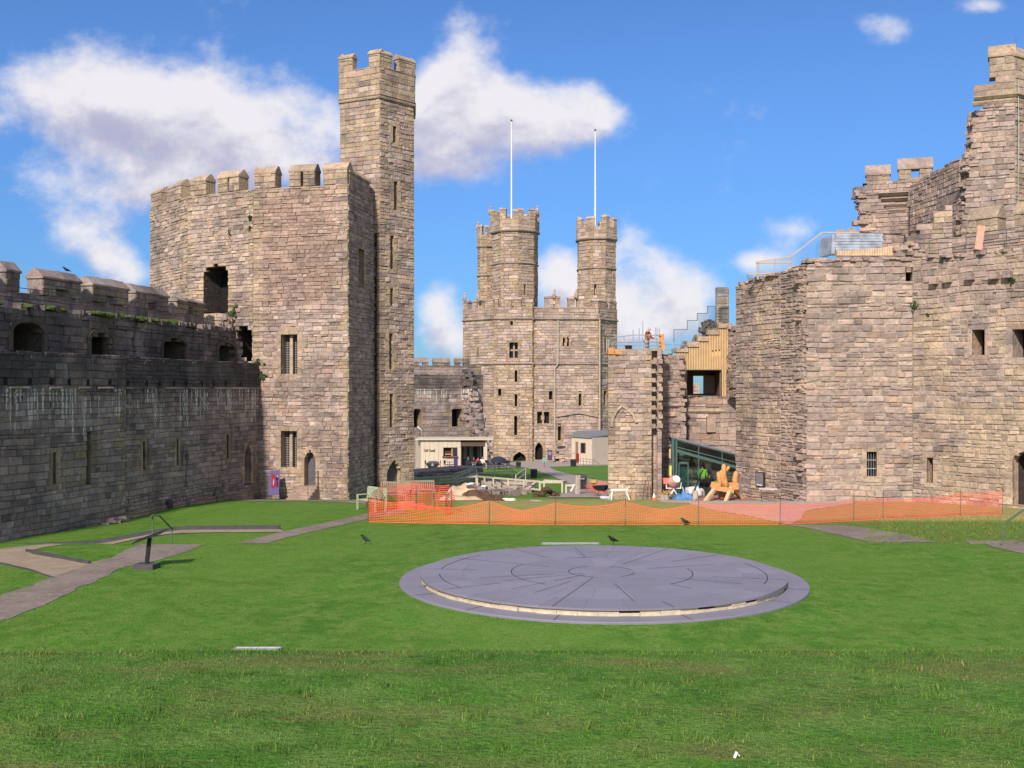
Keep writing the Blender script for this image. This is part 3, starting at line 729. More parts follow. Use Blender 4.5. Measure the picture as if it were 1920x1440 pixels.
# ================================================================ SLATE DAIS
dc = (2.13, 25.42, 0.)
dais = empty('dais', dc, 'large round low slate dais with a stepped rim on the lawn', 'dais')
def disc(name, r, z0, z1, m, ov=0, n=96):
    mb = MB(); mb.lathe([(r, z0), (r + ov * .3, z0), (r + ov, z1 - .012), (r + ov - .01, z1)], dc, n); return mb.build(name, m, dais)
disc('lower_step', 4.79, -.04, .145, 'slate_slab')
mb = MB(); rn = random.Random(3)
for k in range(64):
    a0, a1 = 2 * math.pi * k / 64, 2 * math.pi * (k + .985) / 64
    for z0, z1 in ((.145, .205), (.208, .266)):
        if rn.random() < .1: continue
        r_ = 4.265 + rn.uniform(-.03, .025)
        p = [(dc[0] + r_ * math.cos(a), dc[1] + r_ * math.sin(a), z) for z in (z0, z1) for a in (a0, a1)]
        q = [(dc[0] + 4.1 * math.cos(a), dc[1] + 4.1 * math.sin(a), z) for z in (z0, z1) for a in (a0, a1)]
        mb.add([p[0], p[1], p[3], p[2], q[0], q[1], q[3], q[2]], [(0, 1, 2, 3), (0, 4, 5, 1), (3, 2, 6, 7), (0, 3, 7, 4), (1, 5, 6, 2)])
mb.build('riser', 'cream_stone', dais)
mb = MB(); mb.lathe([(4.15, .02), (4.15, .267)], dc, 64); mb.build('core', 'joint_dark', dais)
disc('top_slab', 4.29, .268, .300, 'joint_slate', .0)
mb = MB()
for r0, r1, n_, o0 in ((0, .78, 6, .1), (.78, 2.15, 14, .3), (2.15, 3.3, 22, 0.), (3.3, 4.305, 30, .15)):
    for k in range(n_):
        g = .004 / max(r1, .5); a0 = o0 + 2 * math.pi * k / n_ + g; a1 = o0 + 2 * math.pi * (k + 1) / n_ - g; m_ = 6; P0 = []; P1 = []
        for q in range(m_ + 1): a_ = a0 + (a1 - a0) * q / m_; P1.append((dc[0] + (r1 - .003) * math.cos(a_), dc[1] + (r1 - .003) * math.sin(a_))); P0.append((dc[0] + (r0 + .003) * math.cos(a_), dc[1] + (r0 + .003) * math.sin(a_)))
        mb.prism(P1 + P0[::-1], .262, .306 + random.uniform(-.001, .001), (random.random(), .5, 0))
mb.build('paving_slabs', 'slate_slab', dais)
mb = MB(); zt = .3095
def arc(r, a0, a1, w_=.018, zz=zt):
    n = max(2, int(abs(a1 - a0) * r / .15)); V = []
    for i in range(n + 1):
        a = R(a0 + (a1 - a0) * i / n); V += [(dc[0] + (r + s * w_ / 2) * math.cos(a), dc[1] + (r + s * w_ / 2) * math.sin(a), zz) for s in (-1, 1)]
    mb.add(V, [(2 * i, 2 * i + 1, 2 * i + 3, 2 * i + 2) for i in range(n)])
def rad(a, r0, r1, w_=.02, zz=zt):
    c, s = math.cos(R(a)), math.sin(R(a))
    mb.add([(dc[0] + r0 * c - w_ / 2 * s, dc[1] + r0 * s + w_ / 2 * c, zz), (dc[0] + r0 * c + w_ / 2 * s, dc[1] + r0 * s - w_ / 2 * c, zz),
            (dc[0] + r1 * c + w_ / 2 * s, dc[1] + r1 * s - w_ / 2 * c, zz), (dc[0] + r1 * c - w_ / 2 * s, dc[1] + r1 * s + w_ / 2 * c, zz)], [(0, 1, 2, 3)])
for r_, segs in ((.78, [(20, 70), (110, 250), (300, 350)]), (2.15, [(-50, 12), (90, 110), (150, 230)]), (3.85, [(-25, 18), (140, 175), (185, 212)])):
    for a, b in segs: arc(r_, a, b, .022)
for a, r0, r1 in ((252, .8, 4.28), (276, 1.6, 3.6), (60, 1.2, 4.28), (96, 2.2, 3.9), (226, .6, 1.7), (226, 2.0, 3.1), (208, .5, 2.6), (212, 2.8, 4.28), (238, 1.5, 3.1), (196, 1.2, 3.0), (20, 1.2, 3.1), (38, 2.4, 4.2),
                  (310, 2.2, 2.8), (332, 1.8, 3.4), (345, 2.6, 4.28), (120, 2.4, 4.28), (150, 1.4, 4.1), (285, 3.7, 4.28), (175, 3.0, 4.28)): rad(a, r0, r1, .016)
for a in (252, 228, 285, 320, 340, 204): rad(a + 2, 4.28, 4.785, .022, .1475)
mb.build('joint_grooves', 'joint_dark', dais)

# ================================================================ LEFT CURTAIN WALL
cw = empty('curtain_wall', (-19, 39, gz(-19, 39)), 'long dark stained curtain wall with arched gallery and battlements on the left', 'castle wall')
LB = (X(0, 39), 39); LM = (X(235, 46.3), 46.3); LE = (X(484, 59.2), 59.2)
dL = (Vector(LM) - Vector(LB)).normalized(); L0 = tuple(Vector(LB) - dL * 26)
zW = E + 1.46
F1 = Fc(L0, LM); F2 = Fc((LM[0] - .3, LM[1] - .05), LE)
def ops_for(F, lst): return [op_px(F, *q) for q in lst]
o1 = ops_for(F1, [(98, 104, 848, 910, 'rect'), (162, 170, 812, 905, 'rect')])
o2 = ops_for(F2, [(267, 271, 828, 880, 'rect'), (330, 334, 823, 873, 'rect'), (424, 428, 815, 862, 'rect'), (458, 470, 832, 906, 'arch')])
mb = MB()
stones(mb, F1, -1.6, zW, o1, course=(.17, .32), lens=(.22, .6), prot=.05, top=lambda u_: zW + .08 * mnoise.noise(Vector((u_ * .7, 0, 0))), zone=lambda a, b: .5 if b > E + .15 and mnoise.noise(Vector((a * .3, b * .3, 4))) > -.1 else None, seed=11)
stones(mb, F2, -1.9, zW, o2, course=(.17, .30), lens=(.22, .6), prot=.05, top=lambda u_: zW + .08 * mnoise.noise(Vector((u_ * .7, 9, 0))), zone=lambda a, b: .5 if b > E + .1 and mnoise.noise(Vector((a * .3, b * .3, 8))) > -.1 else None, seed=12)
mb.quad(F1.w(F1.L, -1.6, 0), F1.w(F1.L, -1.6, -.6), F1.w(F1.L, zW, -.6), F1.w(F1.L, zW, 0), (.2, .4, .25))
for F in (F1, F2):
    mb.quad(F.w(0, zW - .02, 0), F.w(F.L, zW - .02, 0), F.w(F.L + 1, zW - .02, -2.2), F.w(0, zW - .02, -2.2), (.3, .5, 0))
    mb.quad(F.w(0, -2.2, -1.2), F.w(F.L, -2.2, -1.2), F.w(F.L, zW, -1.2), F.w(0, zW, -1.2))
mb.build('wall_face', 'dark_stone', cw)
for F, oo in ((F1, o1), (F2, o2[:3])):
    for o in oo: opening(cw, F, o, 'arrow_loop', 'dark_stone', depth=.9, surround=.16 if o.u1 - o.u0 < .25 else 0, pane='black_hole')
opening(cw, F2, o2[3], 'doorway', 'warm_stone', depth=1.0, surround=.22, pane='black_hole', sill=False)
# slate weathering ledge with projecting stones half way up; flat black patches paint the shade of putlog holes
mb = MB(); zl = E + .02
rn = random.Random(5)
for F, a, b in ((F2, .3, F2.L - .4), (F1, 10, F1.L)):
    u_ = a
    while u_ < b:
        ln = rn.uniform(.5, 1.1)
        if rn.random() < (.9 if F is F2 else .3): mb.hexa([F.w(u_, zl, .0), F.w(u_ + ln - .02, zl, .0), F.w(u_ + ln - .02, zl, .13), F.w(u_, zl, .13), F.w(u_, zl + .1, .0), F.w(u_ + ln - .02, zl + .1, .0), F.w(u_ + ln - .02, zl + .05, .14), F.w(u_, zl + .05, .14)][::1], (rn.random(), .9, 0))
        u_ += ln
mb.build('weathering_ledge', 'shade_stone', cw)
mb = MB()
for F, a, b in ((F2, .6, F2.L - .8), (F1, 10, F1.L - .5)):
    u_ = a
    while u_ < b:
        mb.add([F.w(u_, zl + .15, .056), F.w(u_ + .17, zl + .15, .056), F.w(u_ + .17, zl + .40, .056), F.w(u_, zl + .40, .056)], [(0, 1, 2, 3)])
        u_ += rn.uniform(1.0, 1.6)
mb.build('putlog_shade_patch', 'black_hole', cw)
# gallery tier set back behind the wall head
off = -1.1; zG = E + 3.25
G1 = Fc(F1.w(0, 0, off)[:2], F1.w(F1.L + .35, 0, off)[:2]); G2 = Fc(G1.w(G1.L, 0)[:2], F2.w(F2.L + .2, 0, off)[:2]); G2 = Fc(G2.A, G2.w(G2.uz(441, 650)[0], 0)[:2])
og = [op_px(G1, 20, 78, 604, 656, 'seg'), op_px(G1, 167, 209, 624, 663, 'seg'), op_px(G2, 303, 345, 634, 668, 'seg'), op_px(G2, 407, 438, 643, 676, 'seg')]
for o in og: o.z0 = zW - .05
ex = [Op(og[0].u0 - 7.8, og[0].u0 - 4.6, zW - .05, og[0].z1, 'seg'), Op(og[0].u0 - 15.8, og[0].u0 - 12.6, zW - .05, og[0].z1, 'seg')]
mb = MB(); tg = lambda u_: zG + .18 * mnoise.noise(Vector((u_ * .6, 4, 0)))
stones(mb, G1, zW - .1, zG + .1, [og[0], og[1]] + ex, course=(.22, .38), lens=(.3, .8), prot=.10, top=tg, seed=21, rough=.02)
stones(mb, G2, zW - .1, zG + .1, [og[2], og[3]], course=(.22, .38), lens=(.3, .8), prot=.10, top=tg, seed=22, rough=.02)
for F in (G1, G2):
    mb.quad(F.w(0, zG - .12, 0), F.w(F.L, zG - .12, 0), F.w(F.L + .5, zG - .12, -2.6), F.w(0, zG - .12, -2.6), (.3, .5, 0))
    mb.quad(F.w(0, zW - 1, -2.55), F.w(F.L, zW - 1, -2.55), F.w(F.L, zG, -2.55), F.w(0, zG, -2.55))
rn = random.Random(8)
for k in range(90):  # loose capping stones and turf along the wall walk
    F = rn.choice((G1, G2)); u_ = rn.uniform(0 if F is G2 else 14, F.L); s_ = rn.uniform(.12, .3)
    mb.T = Matrix.Translation(F.w(u_, zG + .02, -rn.uniform(.05, .3))) @ Matrix.Rotation(rn.uniform(-.3, .3), 4, 'Z') @ Matrix.Rotation(rn.uniform(-.15, .15), 4, 'X')
    mb.box((0, 0, 0), (s_ * 1.5, s_ * 1.6, s_ * .8), tint=(rn.random(), rn.random(), 0)); mb.T = None
mb.build('gallery_wall', 'dark_stone', cw)
for F, oo in ((G1, [og[0], og[1]] + ex), (G2, og[2:])):
    for o in oo: opening(cw, F, o, 'gallery_arch', 'painted_shade_stone', depth=1.9, surround=.2, pane='black_hole', sill=False, proud=.12)
mb = MB()
for k in range(26):
    F = G1 if k % 2 else G2; u_ = rn.uniform(F.L - 9, F.L) if F is G1 else rn.uniform(0, 6)
    mb.blob(F.w(u_, zG + .02, -.02), (rn.uniform(.3, .8), .3, rn.uniform(.12, .3)), k, .5, 3, 10)
mb.build('moss', 'moss_green', cw)
# outer parapet
off = -3.3; zc = E + 4.02; zm = E + 5.27
Q1 = Fc(F1.w(0, 0, off)[:2], F1.w(F1.L, 0, off)[:2]); Q2 = Fc(Q1.w(Q1.L, 0)[:2], F2.w(F2.L, 0, off)[:2])
mb = MB()
for F, sd_ in ((Q1, 31), (Q2, 32)):
    stones(mb, F, zG - .2, zc, course=(.24, .38), lens=(.3, .8), prot=.05, seed=sd_)
    mb.quad(F.w(0, -2, -.75), F.w(0, zc, -.75), F.w(F.L, zc, -.75), F.w(F.L, -2, -.75)); coping(mb, F, 0, F.L, zc - .03, .8, .1)
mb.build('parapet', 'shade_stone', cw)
ml = [(Q1, 80, 152, (105, 129)), (Q1, 174, 241, (197, 215)), (Q2, 254, 316, (280, 296))]
for F, a, b, hl in ml:
    ua, ub = F.uz(a, 520)[0], F.uz(b, 520)[0]; hc = (F.uz(hl[0], 560)[0] + F.uz(hl[1], 560)[0]) / 2
    # the small opening sits right of the middle of its block: the block is cut so that it is centred
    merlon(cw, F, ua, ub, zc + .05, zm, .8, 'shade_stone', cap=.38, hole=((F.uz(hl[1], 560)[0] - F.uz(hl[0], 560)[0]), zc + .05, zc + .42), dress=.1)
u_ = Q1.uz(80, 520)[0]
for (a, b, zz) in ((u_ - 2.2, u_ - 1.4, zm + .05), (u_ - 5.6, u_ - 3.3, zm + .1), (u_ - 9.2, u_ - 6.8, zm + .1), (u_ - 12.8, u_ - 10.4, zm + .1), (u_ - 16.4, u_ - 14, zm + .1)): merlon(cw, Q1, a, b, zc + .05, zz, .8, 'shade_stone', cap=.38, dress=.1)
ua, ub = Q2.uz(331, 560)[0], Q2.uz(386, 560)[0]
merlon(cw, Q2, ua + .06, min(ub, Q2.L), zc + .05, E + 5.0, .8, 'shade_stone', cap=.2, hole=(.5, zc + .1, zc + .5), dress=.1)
# wall-walk railing
mb = MB(); off = .55
for F in (Fc(Q1.w(0, 0, off)[:2], Q1.w(Q1.L, 0, off)[:2]), Fc(Q1.w(Q1.L, 0, off)[:2], Q2.w(Q2.L - .6, 0, 1.7)[:2])):
    F_ = F; n = int(F.L / 2.4)
    for i in range(n + 1): mb.tube([F_.w(F_.L * i / n, zG - .1), F_.w(F_.L * i / n, zG + .95)], .02, 5)
    for hz in (.93, .5): mb.tube([F_.w(0, zG + hz), F_.w(F_.L, zG + hz)], .017, 5)
mb.build('railing', 'iron_rail', cw)
# plinth course at the foot
mb = MB()
stones(mb, Fc(F2.w(.2, 0, .12)[:2], F2.w(F2.L, 0, .12)[:2]), -1.9, -.78, course=(.2, .28), lens=(.5, 1.1), prot=.03, depth=.15, seed=9, zone=lambda a, b: .25)
mb.build('plinth', 'dark_stone', cw)
mb = MB()
for i in range(7): mb.box(F1.w(F1.L - 1.6 + .2 * i, gz(-17, 46) + .05 + .07 * (i % 3), .2 + .05 * (i % 2)), (.35, .3, .12), rz=i * .7, tint=(rn.random(), rn.random(), 0))
tag(mb.build('rubble_stones', 'dark_stone'), 'small heap of loose dark stones at the foot of the left curtain wall', 'rubble', kind=None)

# ================================================================ CHAMBERLAIN-SIDE TOWER (left)
tw = empty('round_tower', (-13, 62, gz(-13, 60)), 'tall many-sided tower with a stair turret, rising at the end of the dark curtain wall', 'tower')
T0 = (X(652, 58), 58); T1 = (X(475, 59.4), 59.4); T2 = (X(352, 61.9), 61.9); T3 = (X(282, 66.0), 66.0); TR = (X(712, 63.4), 63.4)
TB = [(X(286, 72), 72), (-22, 77), (-15, 79), (-8, 77)]
FA, FB, FC_, FD = Fc(T1, T0), Fc(T2, T1), Fc(T3, T2), Fc(T0, TR)
FE = Fc(TB[0], T3)
zb = -2.1; zcr = E + 11.1; zmt = E + 12.45
def pinkzone(a, b):
    z_ = b - E
    if .3 < a < 5.1 and 4.7 < z_ < 11.2 and a < 5.0 - .10 * abs(z_ - 8) + .25 * mnoise.noise(Vector((b * 2, 0, 0))): return .5
    if a < .45: return .25 if random.random() < .6 else None
    return None
oA = [op_px(FA, 527, 558, 627, 704), op_px(FA, 527, 557, 808, 879), op_px(FA, 571, 592, 843, 911, 'arch')]
oB = [op_px(FB, 382, 428, 497, 585, 'seg'), op_px(FB, 440, 473, 613, 677, 'seg')]
oC = [op_px(FC_, 337, 340, 522, 545)]
oD = [op_px(FD, 671, 682, 467, 540)]
mb = MB()
stones(mb, FA, zb, zcr, oA, course=(.15, .27), lens=(.2, .58), prot=.06, rough=.02, zone=pinkzone, seed=41)
stones(mb, FB, zb, zcr, oB, course=(.15, .27), lens=(.2, .58), prot=.06, rough=.02, seed=42)
stones(mb, FC_, zb, zcr, oC, course=(.15, .27), lens=(.2, .58), prot=.06, rough=.02, seed=43)
stones(mb, FD, zb, zcr, oD, course=(.15, .27), lens=(.2, .55), prot=.07, rough=.02, seed=44)
pl = [T3, T2, T1, T0, TR] + TB[::-1]
cen = Vector((sum(p[0] for p in pl) / len(pl), sum(p[1] for p in pl) / len(pl)))
for a, b in ((TB[0], T3), (TB[1], TB[0]), (TB[2], TB[1]), (TB[3], TB[2]), (TR, TB[3])): mb.quad((*a, zb), (*b, zb), (*b, zcr), (*a, zcr), (.3, .5, 0))
mb.prism([tuple(cen + (Vector(p) - cen) * .8) for p in pl][::-1], zb, zcr - 1.2)
mb.build('wall', 'warm_stone', tw)
dd = dict(m_stone='warm_stone')
opening(tw, FA, oA[0], 'window', depth=.55, surround=.3, lattice=.13, mull=.16, **dd)
opening(tw, FA, oA[1], 'window', depth=.55, surround=.26, lattice=.13, mull=.16, **dd)
opening(tw, FA, oA[2], 'door', depth=.45, surround=.28, pane='wood_door', sill=False, **dd)
opening(tw, FB, oB[0], 'doorway', 'painted_shade_stone', depth=1.4, surround=0, pane='black_hole', sill=False, dress=0.)
opening(tw, FB, oB[1], 'doorway', 'painted_shade_stone', depth=1.4, surround=0, pane='black_hole', dress=0.)
opening(tw, FC_, oC[0], 'arrow_loop', depth=.8, surround=0, pane='black_hole', **dd)
opening(tw, FD, oD[0], 'window', depth=.5, surround=.25, mull=.16, **dd)
mb = MB()
for F in (FA, FB, FC_, FD): coping(mb, F, 0, F.L, zcr - .03, .7, .12)
mb.build('coping', 'warm_stone', tw)
def mer(par, F, a, b, z0, z1, **k):
    ua, ub = F.uz(a, 330)[0], F.uz(b, 330)[0]
    return merlon(par, F, max(ua, -.05), min(ub, F.L + .05), z0, z1, .75, k.pop('ms', 'warm_stone'), **k)
mer(tw, FA, 606, 651, zcr + .08, zmt, cap=.38, over=.04); mer(tw, FA, 542, 590, zcr + .08, zmt, cap=.38, over=.04, slit=.14); mer(tw, FA, 477, 516, zcr + .08, zmt, cap=.38, over=.04)
mer(tw, FB, 408, 448, zcr + .08, zmt, cap=.38, over=.04, worn=.15, slit=.12); mer(tw, FB, 357, 386, zcr + .08, zmt, cap=.38, over=.04, worn=.2)
mer(tw, FC_, 314, 339, zcr + .08, zmt, cap=.38, over=.04, worn=.2); mer(tw, FC_, 283, 302, zcr + .08, zmt, cap=.38, over=.04, worn=.15)
mer(tw, FE, 250, 275, zcr + .08, zmt, cap=.38, over=.04) if False else None
mer(tw, FD, 655, 693, zcr + .08, zmt - .1, cap=.4)
# ruined springing where the curtain wall meets the tower
mb = MB(); rn = random.Random(77)
for k in range(70):
    z = rn.uniform(E - 2.2, E + 1.3); u_ = FB.L + rn.uniform(-.3, .35) if z < E + 1.5 else FB.L - rn.uniform(.1, 1.9) * (1.2 - (z - E - 1.5) / 3)
    mb.box(FB.w(min(u_, FB.L), z, rn.uniform(.0, .25)), (rn.uniform(.2, .5), rn.uniform(.25, .5), rn.uniform(.12, .26)), rz=rn.uniform(-.4, .2), tint=(rn.random(), rn.random(), 0))
for k in range(46):
    t_ = k / 46; z = E + 2.6 + 1.6 * (1 - t_) ; mb.box(FB.w(FB.uz(430 + 30 * t_, 570)[0], z - .8 * t_ + rn.uniform(-.5, .0), rn.uniform(.1, .7)), (rn.uniform(.25, .55), rn.uniform(.3, .6), rn.uniform(.15, .28)), rz=rn.uniform(-.5, .3), tint=(rn.random(), rn.random(), 0))
mb.build('broken_masonry', 'warm_stone', tw)
mb = MB()
for (px, py, s_) in ((437, 590, .55), (432, 600, .4), (492, 705, .4), (488, 712, .35), (470, 408, .22), (470, 428, .18), (432, 437, .2), (484, 680, .3)):
    u_, z = FB.uz(px, py) if px < 475 else FA.uz(px, py); F = FB if px < 475 else FA
    mb = MB()
    for k in range(14): mb.blob(F.w(u_ + rn.gauss(0, s_ * .3), z + rn.gauss(0, s_ * .45), .1), (s_ * .35, .2, s_ * .3), k, .6, 3, 6)
    mb.build('wall_fern', 'moss_green', tw)
# stair turret
V0, V1, V2 = (X(638, 63.2), 63.2), (X(712, 62.0), 62.0), (X(776, 63.9), 63.9)
V3, V4, V5 = (-6.15, 66.8), (-7.6, 68.0), (-10.0, 66.4)
H1, H2 = Fc(V0, V1), Fc(V1, V2)
zs_ = Z(182, 62); zpk = Z(125, 62); ztp = Z(93, 62)
turret = empty('turret', tw.location, None, None); turret.location = (0, 0, 0); turret.parent = tw
TP = MB()
oh = [op_px(H2, 736, 743, 237, 268), op_px(H2, 738, 745, 340, 395), op_px(H2, 731, 738, 442, 505), op_px(H2, 731, 737, 541, 573), op_px(H2, 729, 736, 625, 692), op_px(H2, 730, 737, 738, 803), op_px(H2, 725, 752, 862, 912, 'arch')]
stones(TP, H1, zcr - 2, zs_, course=(.2, .32), lens=(.25, .6), prot=.04, seed=51, zone=lambda a, b: .25 if b > E + 13.5 and random.random() < .3 else None)
stones(TP, H2, zb, zs_, oh, course=(.16, .28), lens=(.22, .6), prot=.06, rough=.02, seed=52)
poly = [V0, V1, V2, V3, V4, V5]
for i in range(2, 6): a, b = poly[i], poly[(i + 1) % 6]; TP.quad((*a, zb), (*b, zb), (*b, zs_ + .2), (*a, zs_ + .2))
cen = Vector((sum(p[0] for p in poly) / 6, sum(p[1] for p in poly) / 6))
TP.prism([tuple(cen + (Vector(p) - cen) * .75) for p in poly][::-1], zb, zs_)
TP.build('turret_wall', 'warm_stone', turret)
for i, o in enumerate(oh):
    if i == 6: opening(turret, H2, o, 'door', 'warm_stone', depth=.4, surround=.3, pane='wood_door', sill=False)
    else: opening(turret, H2, o, 'arrow_loop', 'warm_stone', depth=.6, surround=.22, pane='black_hole')
# projecting parapet of the turret
pp = [tuple(cen + (Vector(p) - cen) * 1.028) for p in poly]
mb = MB(); mm = []
for i in range(6):
    F = Fc(pp[i], pp[(i + 1) % 6])
    string_course(mb, F, -.03, F.L + .03, zs_ - .06, .16, .05); string_course(mb, F, -.03, F.L + .03, zs_ + .1, .12, .07)
    stones(mb, F, zs_ + .1, zpk, course=(.26, .36), lens=(.35, .8), prot=.03, depth=.3, seed=60 + i, zone=lambda a, b: .25 if random.random() < .35 else None)
    mb.quad(F.w(0, zs_, -.5), F.w(0, zpk, -.5), F.w(F.L, zpk, -.5), F.w(F.L, zs_, -.5)); coping(mb, F, 0, F.L, zpk - .02, .5, .1, .04)
    mm.append(F)
mb.build('turret_parapet', 'warm_stone', turret)
for i, F in enumerate(mm):
    for a, b in ((-.02, .95), (F.L - (1.25 if i == 1 else .75), F.L + .02)):
        merlon(turret, F, a, b, zpk + .04, ztp + .06, .45, 'warm_stone', cap=.2, dress=.3, over=.05)

# ================================================================ FAR WEST CURTAIN behind the cafe
wc = empty('curtain_wall', (X(840, 128), 128, gz(0, 128)), 'dark distant curtain wall with battlements rising behind the cream café', 'castle wall')
Wa, Wb = (X(690, 124), 124), (X(906, 131.5), 131.5)
FW = Fc(Wa, Wb); zw = Z(702, 128); zwm = Z(670, 128)
ow = [op_px(FW, 772, 790, 766, 803, 'seg'), op_px(FW, 847, 867, 764, 803, 'seg')]
mb = MB(); stones(mb, FW, -6, zw, ow, course=(.32, .5), lens=(.5, 1.2), prot=.06, seed=71, gap=.03, bevel=.03); mb.quad(FW.w(0, -6, -2.5), FW.w(0, zw, -2.5), FW.w(FW.L, zw, -2.5), FW.w(FW.L, -6, -2.5)); mb.quad(FW.w(0, zw - .05, 0), FW.w(FW.L, zw - .05, 0), FW.w(FW.L, zw - .05, -2.5), FW.w(0, zw - .05, -2.5)); mb.build('wall_face', 'dark_stone', wc)
for o in ow: opening(wc, FW, o, 'window_recess', 'dark_stone', depth=1.6, surround=.25, pane='black_hole')
QW = Fc(FW.w(0, 0, -1.4)[:2], FW.w(FW.L + .5, 0, -1.4)[:2]); zwc = Z(686, 128)
mb = MB(); stones(mb, QW, zw - .2, zwc, course=(.3, .45), lens=(.5, 1.1), prot=.04, seed=72); mb.quad(QW.w(0, zw - 1, -.9), QW.w(0, zwc, -.9), QW.w(QW.L, zwc, -.9), QW.w(QW.L, zw - 1, -.9)); coping(mb, QW, 0, QW.L, zwc - .03, .9, .12); mb.build('parapet', 'shade_stone', wc)
for a, b, s_ in ((735, 770, 0), (776, 803, .6), (813, 844, 0), (854, 880, .5)):
    merlon(wc, QW, QW.uz(a, 680)[0], QW.uz(b, 680)[0], zwc + .08, zwm, .35, 'shade_stone', cap=.5, slit=s_ or None, dress=.1)
mb = MB(); rn = random.Random(12)  # torn masonry sloping against the great tower
for k in range(420):
    t_ = rn.random(); s_ = rn.random(); px = 868 + (34 + 14 * t_) * s_ ** .8; py = 704 + t_ * 160 - (1 - s_) * 10
    if px > 880 + t_ * 44: continue
    mb.box(P(px, py, 130.5 - 2.2 * s_ * (.4 + t_ * .6) + rn.uniform(-.2, .2)), (rn.uniform(.4, 1.0), rn.uniform(.5, 1.2), rn.uniform(.25, .5)), rz=rn.uniform(-.5, .5), tint=(rn.random(), rn.random(), 0))
mb.build('broken_buttress', 'dark_stone', wc)
mb = MB(); TF = Fc((X(700, 123.6), 123.6), (X(882, 125.8), 125.8)); stones(mb, TF, -5, Z(803, 124.5), course=(.3, .45), lens=(.4, 1), prot=.05, seed=73); mb.quad(TF.w(0, Z(803, 124.5), 0), TF.w(TF.L, Z(803, 124.5), 0), TF.w(TF.L, Z(803, 124.5), -5), TF.w(0, Z(803, 124.5), -5)); mb.build('terrace_wall', 'shade_stone', wc)
mb = MB(); mb.tube([P(783, 800, 123.2), P(790, 806, 123.1), P(792, 824, 123.1)], .06, 5); mb.build('pipe', 'galvanised', wc)

# ================================================================ GREAT TOWER (far)
gt = empty('great_tower', (X(1010, 150), 150, gz(7, 150)), 'great distant polygonal tower with three battlemented turrets and two flagpoles', 'tower')
KD = 'far_stone'
a0, a1, a2, a3, a4, a5 = (X(868, 155.5), 155.5), (X(926, 151), 151), (X(998, 150.5), 150.5), (X(1001, 151), 151), (X(1122, 151.6), 151.6), (X(1157, 156), 156)
GF = [Fc(a0, a1), Fc(a1, a2), Fc(a2, a3), Fc(a3, a4), Fc(a4, a5)]
zS = Z(600, 151); zL = Z(684, 151); zP = Z(577, 151); zM = Z(557, 151); zB = -6.2
og = {0: [(923, 931, 700, 700)],
      1: [(955, 971, 642, 671, 'rect'), (965, 970, 694, 716, 'rect'), (965, 970, 739, 762, 'rect'), (964, 970, 780, 816, 'rect'), (934, 940, 729, 742, 'rect'), (957, 962, 602, 610, 'rect'), (962, 986, 847, 869, 'arch')],
      3: [(1055, 1060, 631, 650, 'arch'), (1062, 1067, 631, 650, 'arch'), (1029, 1036, 733, 752, 'rect'), (1085, 1090, 738, 762, 'rect'), (1007, 1017, 772, 794, 'rect'), (1019, 1030, 772, 794, 'rect'), (1046, 1052, 799, 826, 'rect'), (1003, 1018, 829, 864, 'arch')],
      4: [(1133, 1138, 634, 662, 'rect'), (1131, 1137, 733, 762, 'rect')]}
GO = {0: [op_px(GF[0], 896, 898, 651, 665)]}
for k in (1, 3, 4): GO[k] = [op_px(GF[k], *q) for q in og[k]]
mb = MB()
for i, F in enumerate(GF):
    stones(mb, F, zB, zP, GO.get(i, []), course=(.32, .50), lens=(.45, 1.2), prot=.08, gap=.03, bevel=.04, rough=.02, seed=80 + i, thin=.05,
           zone=(lambda a, b: .5 if b < zL and random.random() < .7 else None) if i == 1 else None)
bk = [(X(1157, 165), 165), (4, 175), (X(872, 166), 166)]
poly = [a0, a1, a2, a3, a4, a5] + bk
for a, b in ((a5, bk[0]), (bk[0], bk[1]), (bk[1], bk[2]), (bk[2], a0)): mb.quad((*a, zB), (*b, zB), (*b, zP), (*a, zP))
cen = Vector((X(1010, 161), 161)); mb.prism([tuple(cen + (Vector(p) - cen) * .85) for p in poly][::-1], zB, zP - 1.5)
mb.build('wall', KD, gt)
for i in (0, 1, 3, 4):
    for o in GO[i]:
        big = (o.u1 - o.u0) > 1.0
        nm = 'doorway' if o.kind == 'arch' and o.z0 < 0 else ('window' if (o.u1 - o.u0) > .3 else 'arrow_loop')
        opening(gt, GF[i], o, nm, KD, depth=.8, surround=.3 if big else .2, pane='black_hole' if nm != 'window' else 'dark_glass', mull=.22 if (i == 1 and o is GO[1][0]) else 0, tr=1 if (i == 1 and o is GO[1][0]) else 0, sill=nm != 'doorway', proud=.08)
mb = MB()
for i in (0, 1, 2, 3, 4):
    F = GF[i]
    string_course(mb, F, 0, F.L, zS, .35, .30, (.35, .2, 0)); coping(mb, F, 0, F.L, zP - .05, .9, .2, .05, tint=(.3, .5, 0))
mb.build('string_course', KD, gt); mb = MB()
for F in GF: string_course(mb, F, 0, F.L, zL, .30, .25, (.35, .1, 0))
mb.build('string_course', KD, gt)
mb = MB(); Fq = Fc(GF[3].w(2.9, 0, .35)[:2], GF[3].w(9.15, 0, .35)[:2])  # blocked gable scar at the foot
mb.build('gable_scar', KD, gt) if False else None
mb = MB()
for pts in ([(1042, 780), (1085, 773), (1124, 781)],):
    q = [GF[3].uz(*p) for p in pts]
    for (ua, za), (ub, zb_) in zip(q, q[1:]): mb.beam(GF[3].w(ua, za, .12), GF[3].w(ub, zb_, .12), .35, .28, tint=(.4, .1, 0))
u_, z = GF[3].uz(1123, 781); mb.beam(GF[3].w(u_, z, .1), GF[3].w(u_, zB, .1), .3, .2, tint=(.4, .1, 0))
mb.build('drip_mould', KD, gt)
mb = MB()
